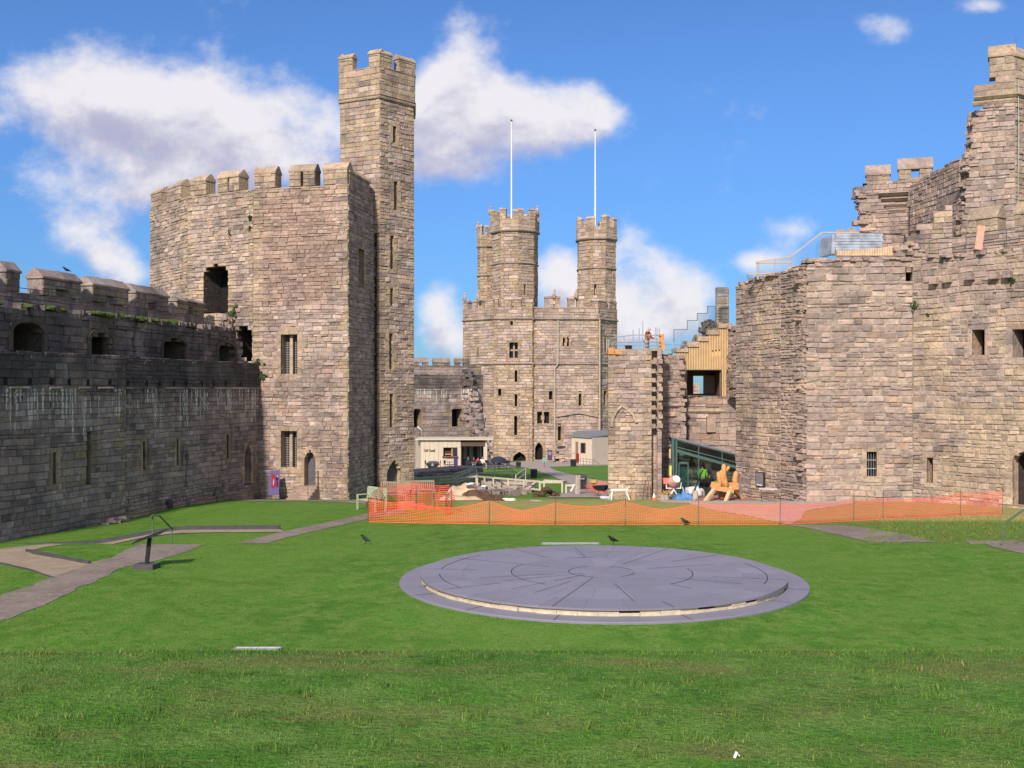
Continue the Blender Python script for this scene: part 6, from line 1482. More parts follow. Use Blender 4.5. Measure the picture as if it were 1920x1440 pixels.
rails('ramp_rail', [(967, 891, 82), (985, 879, 84)], 0, 'short slanting timber brace rail at the ramp head', posts=3, bars=(1., .6), m='timber_pale')
rails('site_rail', [(1012, 904, 66), (1054, 904, 66), (1062, 903, 68), (1020, 901, 68)], 0, 'timber rail on square posts beside the black bins', posts=2.6, bars=(1.,), w_=.11)
rails('site_rail', [(1061, 910, 65), (1080, 910, 65)], 0, 'short timber rail with a slanting white brace beside the gate', posts=1, bars=(1.,), w_=.11)
mb = MB(); mb.beam(P(1070, 921, 64.8), P(1077, 908, 64.8), .08, .08); tag(mb.build('brace', 'white_paint'), 'white slanting brace leaning on the short timber rail by the gate', 'brace')
pit = empty('excavation', gl(950, 72), 'shallow excavation with grey timber shoring and stone footings', 'excavation')
mb = MB()
for k in range(260):
    px = rn.uniform(880, 1000); D = rn.uniform(62, 80); g_ = gz(X(px, D), D); s_ = rn.uniform(.2, .6)
    if (px - 940) ** 2 / 60 ** 2 + (D - 71) ** 2 / 9 ** 2 > 1.1: continue
    mb.box((X(px, D), D, g_ + s_ * .2), (s_, s_ * rn.uniform(.6, 1.2), s_ * .6), rz=rn.random() * 3, rx=rn.uniform(-.2, .2), tint=(rn.random(), rn.random(), 0))
mb.build('footing_stones', 'dark_stone', pit)
for a, b in (((905, 903, 70), (930, 921, 66)), ((930, 905, 70), (990, 907, 70)), ((985, 922, 66), (1003, 906, 68)), ((936, 907, 69), (936, 921, 66)), ((952, 910, 69), (956, 922, 66)), ((968, 910, 69), (964, 922, 66)), ((986, 904, 70), (985, 922, 66)), ((951, 904, 72), (978, 905, 72)), ((918, 904, 70), (918, 924, 66)), ((905, 925, 64), (965, 927, 63))):
    mb = MB(); mb.beam(P(*a), P(*b), .22, .14); mb.build('shoring_timber', 'timber_grey', pit)
V = [];
mb = MB()
for k in range(60): px = 1003 + 44 * rn.random(); mb.blob((X(px, 61), 61 + rn.random() * 1.2, gz(2, 61) + .02 + .5 * max(0, 1 - abs(px - 1026) / 20) ** 1.3 * rn.uniform(.5, 1)), (.3, .3, .24), k, .6, 3, 8)
tag(mb.build('soil_mound', 'earth'), 'small mound of dark dug soil in front of the timber rail', 'soil mound')
mb = MB(); mb.beam((X(921, 55), 55, gz(0, 55) + .06), (X(965, 54), 54, gz(0, 54) + .06), .14, .12); tag(mb.build('edging_board', 'white_paint'), 'pale board lying on the turf edge in front of the excavation', 'board')
mb = MB(); mb.beam((X(995, 52), 52, gz(0, 52) + .04), (X(1016, 51.6), 51.6, gz(0, 52) + .04), .1, .06); tag(mb.build('edging_board', 'concrete'), 'short grey board lying right of the longer pale board', 'board')

# bins
def bin_(loc, h, w_, label):
    root = empty('litter_bin', loc, label, 'bin', 'black bins along the path'); mb = MB(); mb.T = Matrix.Translation(loc)
    a, b = w_ / 2 * .86, w_ / 2; mb.hexa([(-a, -a, 0), (a, -a, 0), (a, a, 0), (-a, a, 0), (-b, -b, h * .86), (b, -b, h * .86), (b, b, h * .86), (-b, b, h * .86)]); mb.build('body', 'black_plastic', root)
    mb = MB(); mb.T = Matrix.Translation(loc); c = b * 1.08; mb.hexa([(-c, -c, h * .87), (c, -c, h * .87), (c, c, h * .87), (-c, c, h * .87), (-c * .8, -c * .8, h), (c * .8, -c * .8, h), (c * .8, c * .8, h), (-c * .8, c * .8, h)]); mb.build('lid', 'black_plastic', root)
    return root
bin_(gl(1001, 92), .78, .58, 'black bin standing on grass left of the path fork'); bin_(gl(972, 118), .7, .58, 'small black bin beside the café terrace edge')
bin_(gl(1075, 124), .85, .7, 'black bin in front of the grey-roofed cabin'); b4 = bin_(gl(1092, 71), 1.0, .55, 'black bin with small pale notice behind the metal gate')
mb = MB(); x, y, z = gl(1092, 70.6); mb.box((x, y, z + .75), (.3, .02, .12)); mb.build('notice', 'grey_cloth', b4)
# metal gate
gtb = empty('site_gate', gl(1100, 64), 'thin metal barrier gate with vertical bars beside the pier', 'gate')
mb = MB(); ga, gb_ = gl(1086, 64), gl(1116, 63.4)
for z in (.15, 1.0): mb.tube([(ga[0], ga[1], ga[2] + z), (gb_[0], gb_[1], gb_[2] + z)], .018, 5)
mb.build('gate_rail', 'iron_rail', gtb)
mb = MB()
for k in range(13): t_ = k / 12; mb.tube([tuple(ga[i] + (gb_[i] - ga[i]) * t_ + (z if i == 2 else 0) for i in range(3)) for z in (.15, 1.0)], .009, 4)
mb.build('bars', 'iron_rail', gtb)
for px in (1081, 1086): mb = MB(); x, y, z = gl(px, 64.2); mb.beam((x, y, z), (x, y, z + 1.15), .12, .12); mb.build('gate_post', 'timber_grey', gtb)
# wheelbarrow
def barrow(loc, rz, label):
    root = empty('wheelbarrow', loc, label, 'wheelbarrow'); M = Matrix.Translation(loc) @ Matrix.Rotation(rz, 4, 'Z')
    mb = MB(); mb.T = M; mb.hexa([(-.2, -.35, .35), (.2, -.35, .35), (.2, .15, .35), (-.2, .15, .35), (-.33, -.55, .68), (.33, -.55, .68), (.33, .32, .62), (-.33, .32, .62)]); mb.build('tray', 'black_plastic', root)
    mb = MB(); mb.T = M
    for s_ in (-1, 1): mb.tube([(s_ * .05, -.75, .2), (s_ * .22, 0, .34), (s_ * .28, .8, .62)], .02, 6); mb.tube([(s_ * .22, .1, .34), (s_ * .24, .3, 0)], .018, 6)
    mb.build('frame', mat('red_paint', (.55, .06, .03), .5).name, root)
    mb = MB(); mb.T = M @ Matrix.Translation((0, -.78, .19)) @ Matrix.Rotation(R(90), 4, 'Y'); mb.lathe([(.1, -.04), (.19, -.04), (.19, .04), (.1, .04)], n=16, M=Matrix.Identity(4)); mb.build('wheel', 'black_plastic', root)
barrow(gl(1124, 61.5), R(60), 'black and red wheelbarrow parked left of the stone pier')
mb = MB(); mb.blob(gl(1113, 63)[:2] + (gl(1113, 63)[2] + .8,), (.5, .4, .3), 3, .4, 2, 10); tag(mb.build('sack', 'straw'), 'small straw-coloured sack behind the wheelbarrow by the orange mesh', 'sack')
mb = MB()
for k in range(9): px = 1128 + 16 * rn.random(); x, y, z = gl(px, 58 + rn.random()); mb.blob((x, y, z + .08), (.35, .3, .2), k, .5, 2, 8)
tag(mb.build('rubble_bag', 'bag_cloth'), 'pale bags and rubble at the foot of the pier beside the barrow', 'bags', kind=None)

# ================================================================ WORK AREA BY THE PIER
def trestle(loc, rz, m, label, w_=.8, h=.55):
    root = empty('trestle', loc, label, 'trestle'); M = Matrix.Translation(loc) @ Matrix.Rotation(rz, 4, 'Z')
    mb = MB(); mb.T = M; mb.box((0, 0, h), (w_, .1, .09)); mb.build('top_beam', m, root)
    for sx in (-1, 1):
        for sy in (-1, 1): mb = MB(); mb.T = M; mb.beam((sx * w_ * .38, 0, h), (sx * w_ * .52, sy * .28, 0), .045, .045); mb.build('leg', m, root)
        mb = MB(); mb.T = M; mb.beam((sx * w_ * .45, -.17, .22), (sx * w_ * .45, .17, .22), .03, .05); mb.build('brace', m, root)
trestle(gl(1161, 56.3), R(8), 'white_paint', 'white painted sawhorse in front of the stone pier', .95)
mb = MB(); mb.lathe([(.14, 0), (.17, .36), (.175, .37), (.16, .35), (.13, .03)], gl(1188, 56.5), 14); tag(mb.build('bucket', mat('tan_bucket', (.42, .27, .17), .7)), 'tan bucket between the white sawhorse and the leaning frame', 'bucket')
mb = MB(); x, y, z = gl(1207, 57.3); mb.beam((x - .12, y - .35, z), (x + .14, y + .25, z + 1.05), .04, .04); mb.beam((x + .2, y - .35, z), (x + .3, y + .25, z + 1.0), .04, .04); mb.beam((x - .1, y - .33, z + .25), (x + .2, y - .33, z + .25), .04, .04)
tag(mb.build('leaning_frame', mat('rust', (.16, .06, .04), .8)), 'narrow rusty frame leaning against the stone pier', 'frame')
cn = empty('traffic_cone', gl(1226, 56.5), 'small orange and white traffic cone at the foot of the pier groove', 'cone')
mb = MB(); mb.lathe([(.10, .02), (.075, .14), (.05, .26), (.02, .36)], cn.location, 12); mb.build('cone_body', 'white_paint', cn)
mb = MB(); mb.lathe([(.024, .28), (.022, .37)], cn.location, 12); mb.lathe([(.08, .13), (.103, .02)], cn.location, 12); mb.build('orange_band', 'cone_orange', cn); mb = MB(); mb.box(cn.location + Vector((0, 0, .015)), (.26, .26, .03)); mb.build('cone_base', 'cone_orange', cn)
# cement mixer
mxl = gl(1263, 57.2); mx = empty('cement_mixer', mxl, 'pink and white cement mixer with its drum mouth facing the lawn', 'cement mixer')
M = Matrix.Translation(Vector(mxl) + Vector((0, 0, .98))) @ Matrix.Rotation(R(62), 4, 'X') @ Matrix.Rotation(R(18), 4, 'Y')
mb = MB(); mb.lathe([(.10, -.36), (.26, -.30), (.33, -.05), (.32, .08), (.20, .36), (.19, .38), (.17, .36), (.27, .06), (.05, -.28)], n=22, M=M); mb.build('drum', 'pink_mixer', mx, True)
mb = MB(); mb.lathe([(.195, .35), (.21, .37), (.195, .39), (.18, .37)], n=22, M=M); mb.build('drum_rim', 'white_paint', mx)
mb = MB(); mb.T = Matrix.Translation(mxl)
for s_ in (-1, 1): mb.tube([(s_ * .36, -.3, 0), (0, -.05, .55), (-s_ * .02, 0, .62)], .025, 6); mb.tube([(s_ * .36, .3, 0), (0, .05, .55)], .025, 6)
mb.tube([(-.38, 0, .62), (.38, 0, .62)], .03, 6); mb.tube([(-.38, 0, .6), (-.4, 0, 1.0)], .03, 6); mb.tube([(.38, 0, .6), (.4, 0, .95)], .03, 6); mb.build('stand', 'white_paint', mx)
mb = MB(); mb.T = Matrix.Translation(mxl); mb.box((-.42, .05, 1.02), (.26, .3, .3)); mb.tube([(-.5, 0, 1.1), (-.72, -.1, 1.16)], .02, 6); mb.build('motor_housing', mat('red_faded', (.62, .17, .13), .6), mx)
mb = MB()
for k in range(70): x, y, z = gl(1248 + rn.gauss(0, 5), 57 + rn.gauss(0, .25)); a = rn.random() * 3; mb.beam((x, y, z + rn.uniform(.02, .45)), (x + math.cos(a) * .25, y + math.sin(a) * .25, z + rn.uniform(.02, .5)), .03, .03)
tag(mb.build('offcut_heap', 'straw'), 'heap of yellow wood offcuts left of the cement mixer', 'offcuts')
for k, (px, lb_) in enumerate(((1243, 'grey builder bucket left of the wood offcuts'), (1249, 'grey builder bucket in front of the cement mixer stand'))):
    mb = MB(); mb.lathe([(.12, 0), (.15, .27), (.14, .27), (.11, .02)], gl(px, 56.4), 12); tag(mb.build('bucket', 'concrete'), lb_, 'bucket')
mb = MB(); drape(mb, (X(1280, 57), 57.0), (1.05, .9, .38), 5, .2); mb.blob(P(1282, 928, 57), (.3, .3, .45), 4, .6, 2.5, 12); tag(mb.build('tarp', 'blue_tarp', None, True), 'crumpled bright blue tarp between the mixer and the white bulk bag', 'tarp')
mb = MB(); mb.blob(P(1302, 924, 57.6), (1.0, .8, .75), 9, .45, 2.2, 20); mb.blob(P(1314, 926, 57.8), (.45, .6, .6), 5, .5, 2.2, 14); tag(mb.build('bulk_bag', 'bag_cloth', None, True), 'crumpled white bulk bag in front of the glass porch', 'bulk bag')
mb = MB(); x, y, z = gl(1304, 56.7); mb.prism([(x + .14 * math.cos(a) * (1.1), y + .1 * math.sin(a)) for a in np.linspace(0, 2 * math.pi, 13)[:-1]], z, z + .42); mb.prism([(x + .1 * math.cos(a), y + .07 * math.sin(a)) for a in np.linspace(0, 2 * math.pi, 13)[:-1]], z + .42, z + .5); tag(mb.build('canister', mat('beige_plastic', (.42, .37, .32), .6)), 'upright beige plastic canister in front of the white bulk bag', 'canister')
mb = MB(); mb.beam(P(1296, 932, 56.8), P(1318, 881, 58.2), .05, .05); tag(mb.build('pole', 'black_plastic'), 'long black pole slanting up from the blue tarp', 'pole')
mb = MB(); mb.beam(P(1279, 913, 57), P(1284, 925, 57), .05, .03); tag(mb.build('lath', 'white_paint'), 'short white lath sticking up from the blue tarp', 'lath')
# carved timber piece on its trestle, standing on a brick platform
pf = [(X(1303, 53.5), 53.5), (X(1369, 50.6), 50.6), (X(1428, 53.0), 53.0), (X(1385, 56), 56), (X(1330, 56.2), 56.2)]
pf_z = min(gz(*p) for p in pf); mb = MB(); mb.prism(pf, pf_z - .1, lambda x, y: -.82 + (y - 51) * -.02, (.5, .5, 0)); tag(mb.build('low_platform', mat('brick_red', (.30, .15, .12), .9, noise=.3)), 'low brick-edged platform carrying the carved timber', 'platform')
fz = -.84
ct = empty('carved_timber', (X(1358, 53.6), 53.6, fz), 'bright new carved timber uprights held in a splayed oak trestle', 'timber sculpture')
DT = 53.4
def TB_(a, b, w_, h_, nm='beam', D0=DT, D1=DT): mb = MB(); mb.beam(P(*a, D0), P(*b, D1), w_, h_); return mb.build(nm, 'timber_new' if nm != 'leg' else 'timber_oak', ct)
mat('timber_oak', (.52, .37, .22), .75, noise=.2, nscale=4)
TB_((1334, 908), (1352, 912), .22, .26, 'beam', 53.2, 53.0); TB_((1334, 914), (1376, 920), .16, .22, 'beam', 52.9, 52.7); TB_((1366, 911), (1383, 911), .5, .32, 'beam', 53.2, 53.2)
for a, b, d0, d1 in (((1343, 913), (1322, 941), 53, 52.3), ((1371, 915), (1359, 945), 52.9, 52.0), ((1374, 916), (1394, 938), 53.6, 54.2), ((1381, 913), (1392, 936), 53.6, 54.6)): TB_(a, b, .17, .17, 'leg', d0, d1)
TB_((1352, 932), (1378, 930), .1, .1, 'leg')
def horn(pts, r0, r1):
    mb = MB(); q = [P(a, b, DT + .1) for a, b in pts]; n = len(q); e = Vector(q[-1]) - Vector(q[-2]); e.normalize()
    q.append(tuple(Vector(q[-1]) + e * r1 * .7)); mb.tube(q, [r0 + (r1 - r0) * i / (n - 1) for i in range(n)] + [r1 * .4], 12); mb.build('upright', 'timber_new', ct, True)
horn([(1351, 916), (1349, 902), (1347, 887)], .14, .10); horn([(1357, 916), (1355, 900), (1352, 884)], .11, .09); horn([(1361, 916), (1360, 905), (1357, 890), (1357, 873)], .13, .115); horn([(1362, 884), (1366, 876)], .07, .085); horn([(1379, 912), (1378, 898), (1380, 886)], .17, .11)
mb = MB(); mb.blob(P(1356, 928, DT), (.5, .4, .55), 3, .6, 2, 12); mb.build('root_burr', mat('wood_dark', (.22, .10, .05), .8, noise=.4), ct)

# picnic table, notice board
pt0 = gl(1440, 50.4); pt = empty('picnic_table', pt0, 'small dark picnic bench with a pale top at the foot of the ragged wall', 'picnic table')
Mx = Matrix.Translation(pt0) @ Matrix.Rotation(R(-14), 4, 'Z') @ Matrix.Scale(.82, 4)
def tb(nm, m, fn): mb = MB(); mb.T = Mx; fn(mb); mb.build(nm, m, pt)
tb('table_top', mat('pale_top', (.50, .48, .45), .7).name, lambda q: [q.box((0, y, .74), (1.0, .13, .04)) for y in (-.3, -.15, 0, .15, .3)])
for s_ in (-1, 1): tb('bench_seat', 'timber_dark', lambda q: [q.box((0, s_ * .66 + d, .44), (1.0, .12, .04)) for d in (-.07, .07)])
for x in (-.38, .38): tb('leg_frame', 'timber_dark', lambda q: (q.beam((x, -.2, .72), (x, -.66, 0), .06, .09), q.beam((x, .2, .72), (x, .66, 0), .06, .09), q.beam((x, -.72, .41), (x, .72, .41), .06, .09)))
nb = empty('notice_board', K4.w(K4.uz(1428, 898)[0], Z(912, 56.4), .05), 'grey framed notice panel fixed low on the gatehouse wall', 'notice board')
ua, za = K4.uz(1420.5, 911); ub, zt_ = K4.uz(1436, 886)
mb = MB(); mb.hexa([K4.w(ua, za, .13), K4.w(ub, za, .13), K4.w(ub, za, .05), K4.w(ua, za, .05), K4.w(ua, zt_, .13), K4.w(ub, zt_, .13), K4.w(ub, zt_, .05), K4.w(ua, zt_, .05)]); mb.build('frame', 'black_plastic', nb)
mb = MB(); mb.quad(K4.w(ua + .04, za + .04, .133), K4.w(ub - .04, za + .04, .133), K4.w(ub - .04, zt_ - .04, .133), K4.w(ua + .04, zt_ - .04, .133)); mb.build('panel', mat('panel_grey', (.20, .19, .21), .5), nb)
mb = MB(); mb.quad(K4.w(ua + .1, za + .05, .136), K4.w(ub - .12, za + .05, .136), K4.w(ub - .12, za + .11, .136), K4.w(ua + .1, za + .11, .136)); mb.build('label_strip', 'white_paint', nb)

# ================================================================ THINGS ON THE LAWN
lx, ly = ground(275, 1066); ls = empty('lectern_sign', (lx, ly, 0), 'black tilted information lectern on a square stone block beside the path', 'information sign')
mb = MB(); V = [(-.29, -.2), (.29, -.2), (.29, .2), (-.29, .2)]; mb.T = Matrix.Translation((lx, ly, 0)) @ Matrix.Rotation(R(-12), 4, 'Z'); mb.hexa([(x * 1.0, y, -.02) for x, y in V] + [(x * .96, y * .94, .13) for x, y in V]); mb.build('base_block', 'dark_kerb', ls)
mb = MB(); mb.T = Matrix.Translation((lx, ly, 0)); mb.beam((.0, 0, .12), (.08, 0, .80), .09, .09); mb.build('post', 'black_plastic', ls)
mb = MB(); mb.T = Matrix.Translation((lx + .1, ly, .84)) @ Matrix.Rotation(R(-20), 4, 'Y') @ Matrix.Rotation(R(3), 4, 'X'); mb.box((-.02, 0, 0), (.78, .6, .03)); mb.build('panel', 'black_plastic', ls)
def handrail(pts, label, posts):
    root = empty('handrail', (*pts[0][:2], gz(*pts[0][:2])), label, 'handrail', 'green handrails at the lawn steps'); mb = MB(); mb.tube(pts, .026, 8); mb.build('rail', 'green_rail', root)
    for i in posts: mb = MB(); x, y, z = pts[i]; mb.tube([(x, y, gz(x, y) - .1), (x, y, z)], .024, 8); mb.build('post', 'green_rail', root)
    return root
handrail([P(282, 970, 32.0), P(286, 966, 32.1), P(298, 966, 32.3), P(322, 991, 33.4), P(324, 994, 33.5)], 'green bent tube handrail where the left path steps down behind the lectern', (1, 3))
handrail([P(1880, 982, 31.8), P(1885, 980, 31.8), P(1935, 945, 33.5)], 'green sloping handrail at the right edge beside the rough grass', (0, 2))
def lamp(px, py, w_, label, dmin=10):
    x, y = ground(px, py, dmin) if py > 1100 else (X(px, 32.0), 32.0); zl_ = max(0, gz(x, y)) + .008; root = empty('ground_light', (x, y, 0), label, 'ground light', 'long recessed ground lights'); mb = MB()
    for c, d in (((0, -.07, .012), (w_, .025, .05)), ((0, .07, .012), (w_, .025, .05)), ((-w_ / 2, 0, .012), (.03, .165, .05)), ((w_ / 2, 0, .012), (.03, .165, .05)), ((0, 0, .012), (.02, .12, .04))): mb.box((x + c[0], y + c[1], c[2] + zl_), d)
    mb.build('frame', 'galvanised', root); mb = MB(); mb.box((x, y, .015 + zl_), (w_ - .03, .12, .03)); mb.build('lens', mat('lens', (.45, .50, .50), .25), root)
lamp(483, 1219, .82, 'short glass-topped ground light in the near left lawn', 14); lamp(1070, 1018, 1.72, 'long glass-topped ground light behind the dais')
# birds
def bird(loc, rz, label, m='crow_black', s_=1., cat='bird', group='crows on the lawn'):
    mb = MB(); mb.T = Matrix.Translation(loc) @ Matrix.Rotation(rz, 4, 'Z') @ Matrix.Scale(s_, 4)
    mb.T = mb.T @ Matrix.Scale(.8, 4)
    mb.tube([(-.23, 0, .10), (-.14, 0, .14), (-.05, 0, .17), (.06, 0, .21), (.12, 0, .26), (.15, 0, .31), (.19, 0, .32), (.23, 0, .30), (.27, 0, .29)], [.012, .03, .065, .07, .05, .038, .04, .018, .004], 10)
    for y in (-.025, .025): mb.tube([(.0, y, .13), (.01, y, .0), (.05, y, .0)], .007, 4)
    o = mb.build('crow' if m == 'crow_black' else 'gull', m, None, True); return tag(o, label, cat, group)
g1 = lambda p: (*p, gz(*p))
bird(g1(ground(686, 1020)), R(150), 'crow standing alone on the lawn left of the dais'); bird(g1(ground(1150, 1021)), R(200), 'crow standing behind the dais beside the long ground light')
x, y = ground(1286, 985, 35); bird((x, y, gz(x, y)), R(170), 'crow standing just in front of the orange mesh barrier')
u_ = Q1.uz(139, 505)[0]; bird(Q1.w(u_, zm - .02, -.38), R(-150), 'crow perched on the ridged battlement of the left curtain wall', group=None)
x, y = ground(1380, 1421, 3.5); mb = MB(); z = gz(x, y) - .005; mb.T = Matrix.Translation((x, y, z)) @ Matrix.Scale(.62, 4) @ Matrix.Translation((-x, -y, -z))
mb.add([(x - .025, y - .02, z + .02), (x + .0, y + .01, z + .055), (x + .012, y - .01, z + .05), (x - .01, y - .035, z + .015), (x + .03, y + .0, z + .025), (x + .02, y - .02, z + .02)], [(0, 3, 2, 1), (1, 2, 5, 4)]); tag(mb.build('paper_scrap', 'white_paint'), 'tiny folded white paper scrap in the near grass', 'litter')
# poster and steps by the tower
po = empty('poster_board', P(513, 929, 58.2), 'tall purple and red poster board leaning on the tower wall left of the door', 'poster')
mb = MB(); mb.beam(P(513, 928, 57.7), P(515, 883, 58.3), .55, .03); mb.build('board', mat('poster_purple', (.045, .035, .16), .5), po)
mb = MB()
for k, (px, py, w_, h) in enumerate(((512, 892, .2, .25), (514, 902, .26, .4), (511, 914, .16, .4), (518, 908, .1, .5), (516, 895, .12, .2))): mb.blob(P(px, py, 57.93 - .006 * (py - 905) * -1 + (905 - py) * .0085 - .06), (w_, .02, h), k, .5, 3, 12)
mb.build('red_figure', 'red_poster', po); mb = MB(); mb.blob(P(513, 905, 57.84), (.07, .02, .35), 4, .5, 3, 10); mb.blob(P(520, 893, 57.95), (.08, .02, .1), 4, .5, 3, 10); mb.build('blue_figure', mat('poster_blue', (.25, .35, .6), .5), po)
sp = empty('stone_steps', FA.w(FA.uz(572, 930)[0], gz(-11, 58), .6), 'short flight of worn stone steps with iron rail up to the tower door', 'steps')
ud = (oA[2].u0 + oA[2].u1) / 2; gd = gz(-11, 58); ht_ = oA[2].z0 - gd
for k in range(5): mb = MB(); n = 5; h = ht_ * (n - k) / n; mb.hexa([FA.w(ud - .75 - .0 * k, gd - .1, .02 + .28 * k), FA.w(ud + .55, gd - .1, .02 + .28 * k), FA.w(ud + .55, gd - .1, .30 + .28 * k), FA.w(ud - .75, gd - .1, .30 + .28 * k), FA.w(ud - .75, gd + h, .02 + .28 * k), FA.w(ud + .55, gd + h, .02 + .28 * k), FA.w(ud + .55, gd + h, .30 + .28 * k), FA.w(ud - .75, gd + h, .30 + .28 * k)], (.6, .3, 0)); mb.f = [f_[::-1] for f_ in mb.f]; mb.build('step', 'warm_stone', sp)
mb = MB(); q = [FA.w(ud + .5, gd + ht_ + .85, .1), FA.w(ud + .5, gd + .9, 1.35)]; mb.tube(q, .018, 5); [mb.tube([a, (a[0], a[1], a[2] - .9)], .018, 5) for a in q]; mb.build('rail', 'iron_rail', sp)
mb = MB()
for k in range(5): mb.box(FB.w(FB.uz(462, 930)[0] + .2 * k - .6, gz(-14, 59) + .05 + .1 * (k % 2), .35), (.7, .6, .22), rz=.2 * k, tint=(rn.random(), rn.random(), 0))
tag(mb.build('rough_step', 'warm_stone'), 'rough stone blocks piled below the narrow pointed doorway', 'step stones')
mb = MB(); x, y, z = gl(318, 50); mb.blob((x, y, z + .18), (.3, .35, .5), 2, .4, 2, 12); tag(mb.build('stone_stub', 'dark_kerb'), 'dark weathered stone stub on the grass at the curtain wall foot', 'stone')

# ================================================================ CAFE
DC = 117.5; cf = empty('cafe_building', (X(850, DC), DC, gz(-6, DC)), 'cream flat-roofed café pavilion with a serving hatch and recessed glazed doors', 'café')
zc0, zc1 = gz(-6, DC), Z(825, DC); xs_ = [X(p, DC) for p in (789, 829, 855.5, 864)]
hx0, hx1, hz0, hz1 = X(831, DC), X(857, DC), Z(855, DC), Z(839, DC)
mb = MB(); y0 = DC
n = 9
for i in range(n):
    a = xs_[0] + (xs_[3] - xs_[0]) * i / n + .008; b = xs_[0] + (xs_[3] - xs_[0]) * (i + 1) / n - .008; p = .02 * (i % 2)
    for za, zb_ in ([(zc0 - .3, zc1)] if b < hx0 or a > hx1 else [(zc0 - .3, hz0), (hz1, zc1)]): mb.quad((a, y0 - p, za), (b, y0 - p, za), (b, y0 - p, zb_), (a, y0 - p, zb_))
for a, b in ((xs_[0], hx0),): pass
mb.quad((xs_[0], y0 + .03, zc0 - .3), (hx0, y0 + .03, zc0 - .3), (hx0, y0 + .03, zc1), (xs_[0], y0 + .03, zc1)); mb.quad((hx1, y0 + .03, zc0 - .3), (xs_[3], y0 + .03, zc0 - .3), (xs_[3], y0 + .03, zc1), (hx1, y0 + .03, zc1))
mb.quad((hx0, y0 + .03, zc0 - .3), (hx1, y0 + .03, zc0 - .3), (hx1, y0 + .03, hz0), (hx0, y0 + .03, hz0)); mb.quad((hx0, y0 + .03, hz1), (hx1, y0 + .03, hz1), (hx1, y0 + .03, zc1), (hx0, y0 + .03, zc1))
mb.quad((X(776, DC + 1.5), 121, zc0 - .3), (xs_[0], y0, zc0 - .3), (xs_[0], y0, zc1), (X(776, DC + 1.5), 121, zc1)); mb.quad((xs_[3], y0, zc0 - .3), (xs_[3], y0 + 2.0, zc0 - .3), (xs_[3], y0 + 2.0, zc1), (xs_[3], y0, zc1))
mb.build('panel_wall', 'cream_panel', cf)
mb = MB(); xr = X(910, DC); mb.box((xr, y0 + .3, (zc0 + zc1) / 2 - .1), (.4, .35, zc1 - zc0 + .2)); mb.build('column', 'cream_panel', cf)
mb = MB(); mb.box(((xs_[0] + X(925, DC)) / 2 - .3, y0 + 2.2, zc1 + .07), (X(925, DC) - xs_[0] + .6, 5.0, .14)); mb.build('roof_slab', 'cream_panel', cf)
mb = MB(); mb.box(((xs_[3] + xr) / 2, y0 + 1.0, Z(832, DC)), (xr - xs_[3] - .1, 1.9, .55)); mb.build('soffit', mat('soffit_brown', (.10, .06, .045), .7), cf)
mb = MB(); mb.box(((xs_[3] + xr) / 2, y0 + .3, Z(834.5, DC)), (xr - xs_[3] - .3, .1, .2)); mb.build('fascia', mat('fascia_tan', (.30, .22, .16), .7), cf)
mb = MB(); x0_, x1_ = xs_[3] + .05, xr - .1; mb.quad((x0_, y0 + 2.3, zc0), (x1_, y0 + 2.3, zc0), (x1_, y0 + 2.3, zc1), (x0_, y0 + 2.3, zc1)); mb.build('glass_pane', 'dark_glass', cf)
for k in range(5): mb = MB(); x = x0_ + (x1_ - x0_) * k / 4; mb.box((x, y0 + 2.22, (zc0 + zc1) / 2), (.1, .1, zc1 - zc0)); mb.build('door_frame', 'black_plastic', cf)
for k, px in enumerate((871, 882, 898)): mb = MB(); x = X(px, DC); mb.quad((x - .22, y0 + 2.24, zc0 + .9), (x + .22, y0 + 2.24, zc0 + .9), (x + .22, y0 + 2.24, zc1 - .8), (x - .22, y0 + 2.24, zc1 - .8)); mb.build('curtain', mat('curtain_grey', (.22, .22, .21), .8), cf)
ht2 = MB(); ht2.quad((hx0, y0 + .5, hz0), (hx1, y0 + .5, hz0), (hx1, y0 + .5, hz1), (hx0, y0 + .5, hz1)); ht2.quad((hx0, y0, hz0), (hx1, y0, hz0), (hx1, y0 + .5, hz0), (hx0, y0 + .5, hz0)); ht2.quad((hx0, y0, hz1), (hx1, y0, hz1), (hx1, y0 + .5, hz1), (hx0, y0 + .5, hz1)); hp = ht2.build('serving_hatch', mat('hatch_dark', (.05, .03, .025), .7), cf)
mb = MB(); mb.box(((hx0 + hx1) / 2, y0 - .12, hz0 - .04), (hx1 - hx0 + .2, .35, .08)); mb.build('sill', 'timber_dark', hp)
mb = MB(); mb.box((X(848, DC), y0 + .25, (hz0 + hz1) / 2), (.22, .12, hz1 - hz0)); mb.box((X(840, DC), y0 + .3, hz0 + .18), (.7, .2, .1)); mb.build('shelf_items', 'timber_new', hp)
mb = MB(); mb.box((X(853, DC), y0 - .03, (hz0 + hz1) / 2), (.5, .05, hz1 - hz0 - .1)); mb.build('menu_board', 'navy_cloth', hp)
tcv = bpy.data.curves.new('lettering', 'FONT'); tcv.body = 'Caffi Castell'; tcv.size = .36; tcv.extrude = .012; tcv.offset = .009; tcv.space_character = 1.0
to = bpy.data.objects.new('lettering', tcv); COL.objects.link(to); to.parent = cf; to.location = Vector((X(794.5, DC), DC - .06, Z(846.5, DC))) - cf.location; to.rotation_euler = (R(90), 0, 0); to.scale = (.72, 1.05, 1); bpy.context.view_layer.update(); me_ = bpy.data.meshes.new_from_object(to); me_.materials.clear(); me_.materials.append(MATS['timber_dark']); t2 = bpy.data.objects.new('lettering', me_); COL.objects.link(t2); t2.parent = cf; t2.location = to.location; t2.rotation_euler = to.rotation_euler; t2.scale = to.scale; bpy.data.objects.remove(to); t2.name = 'lettering'
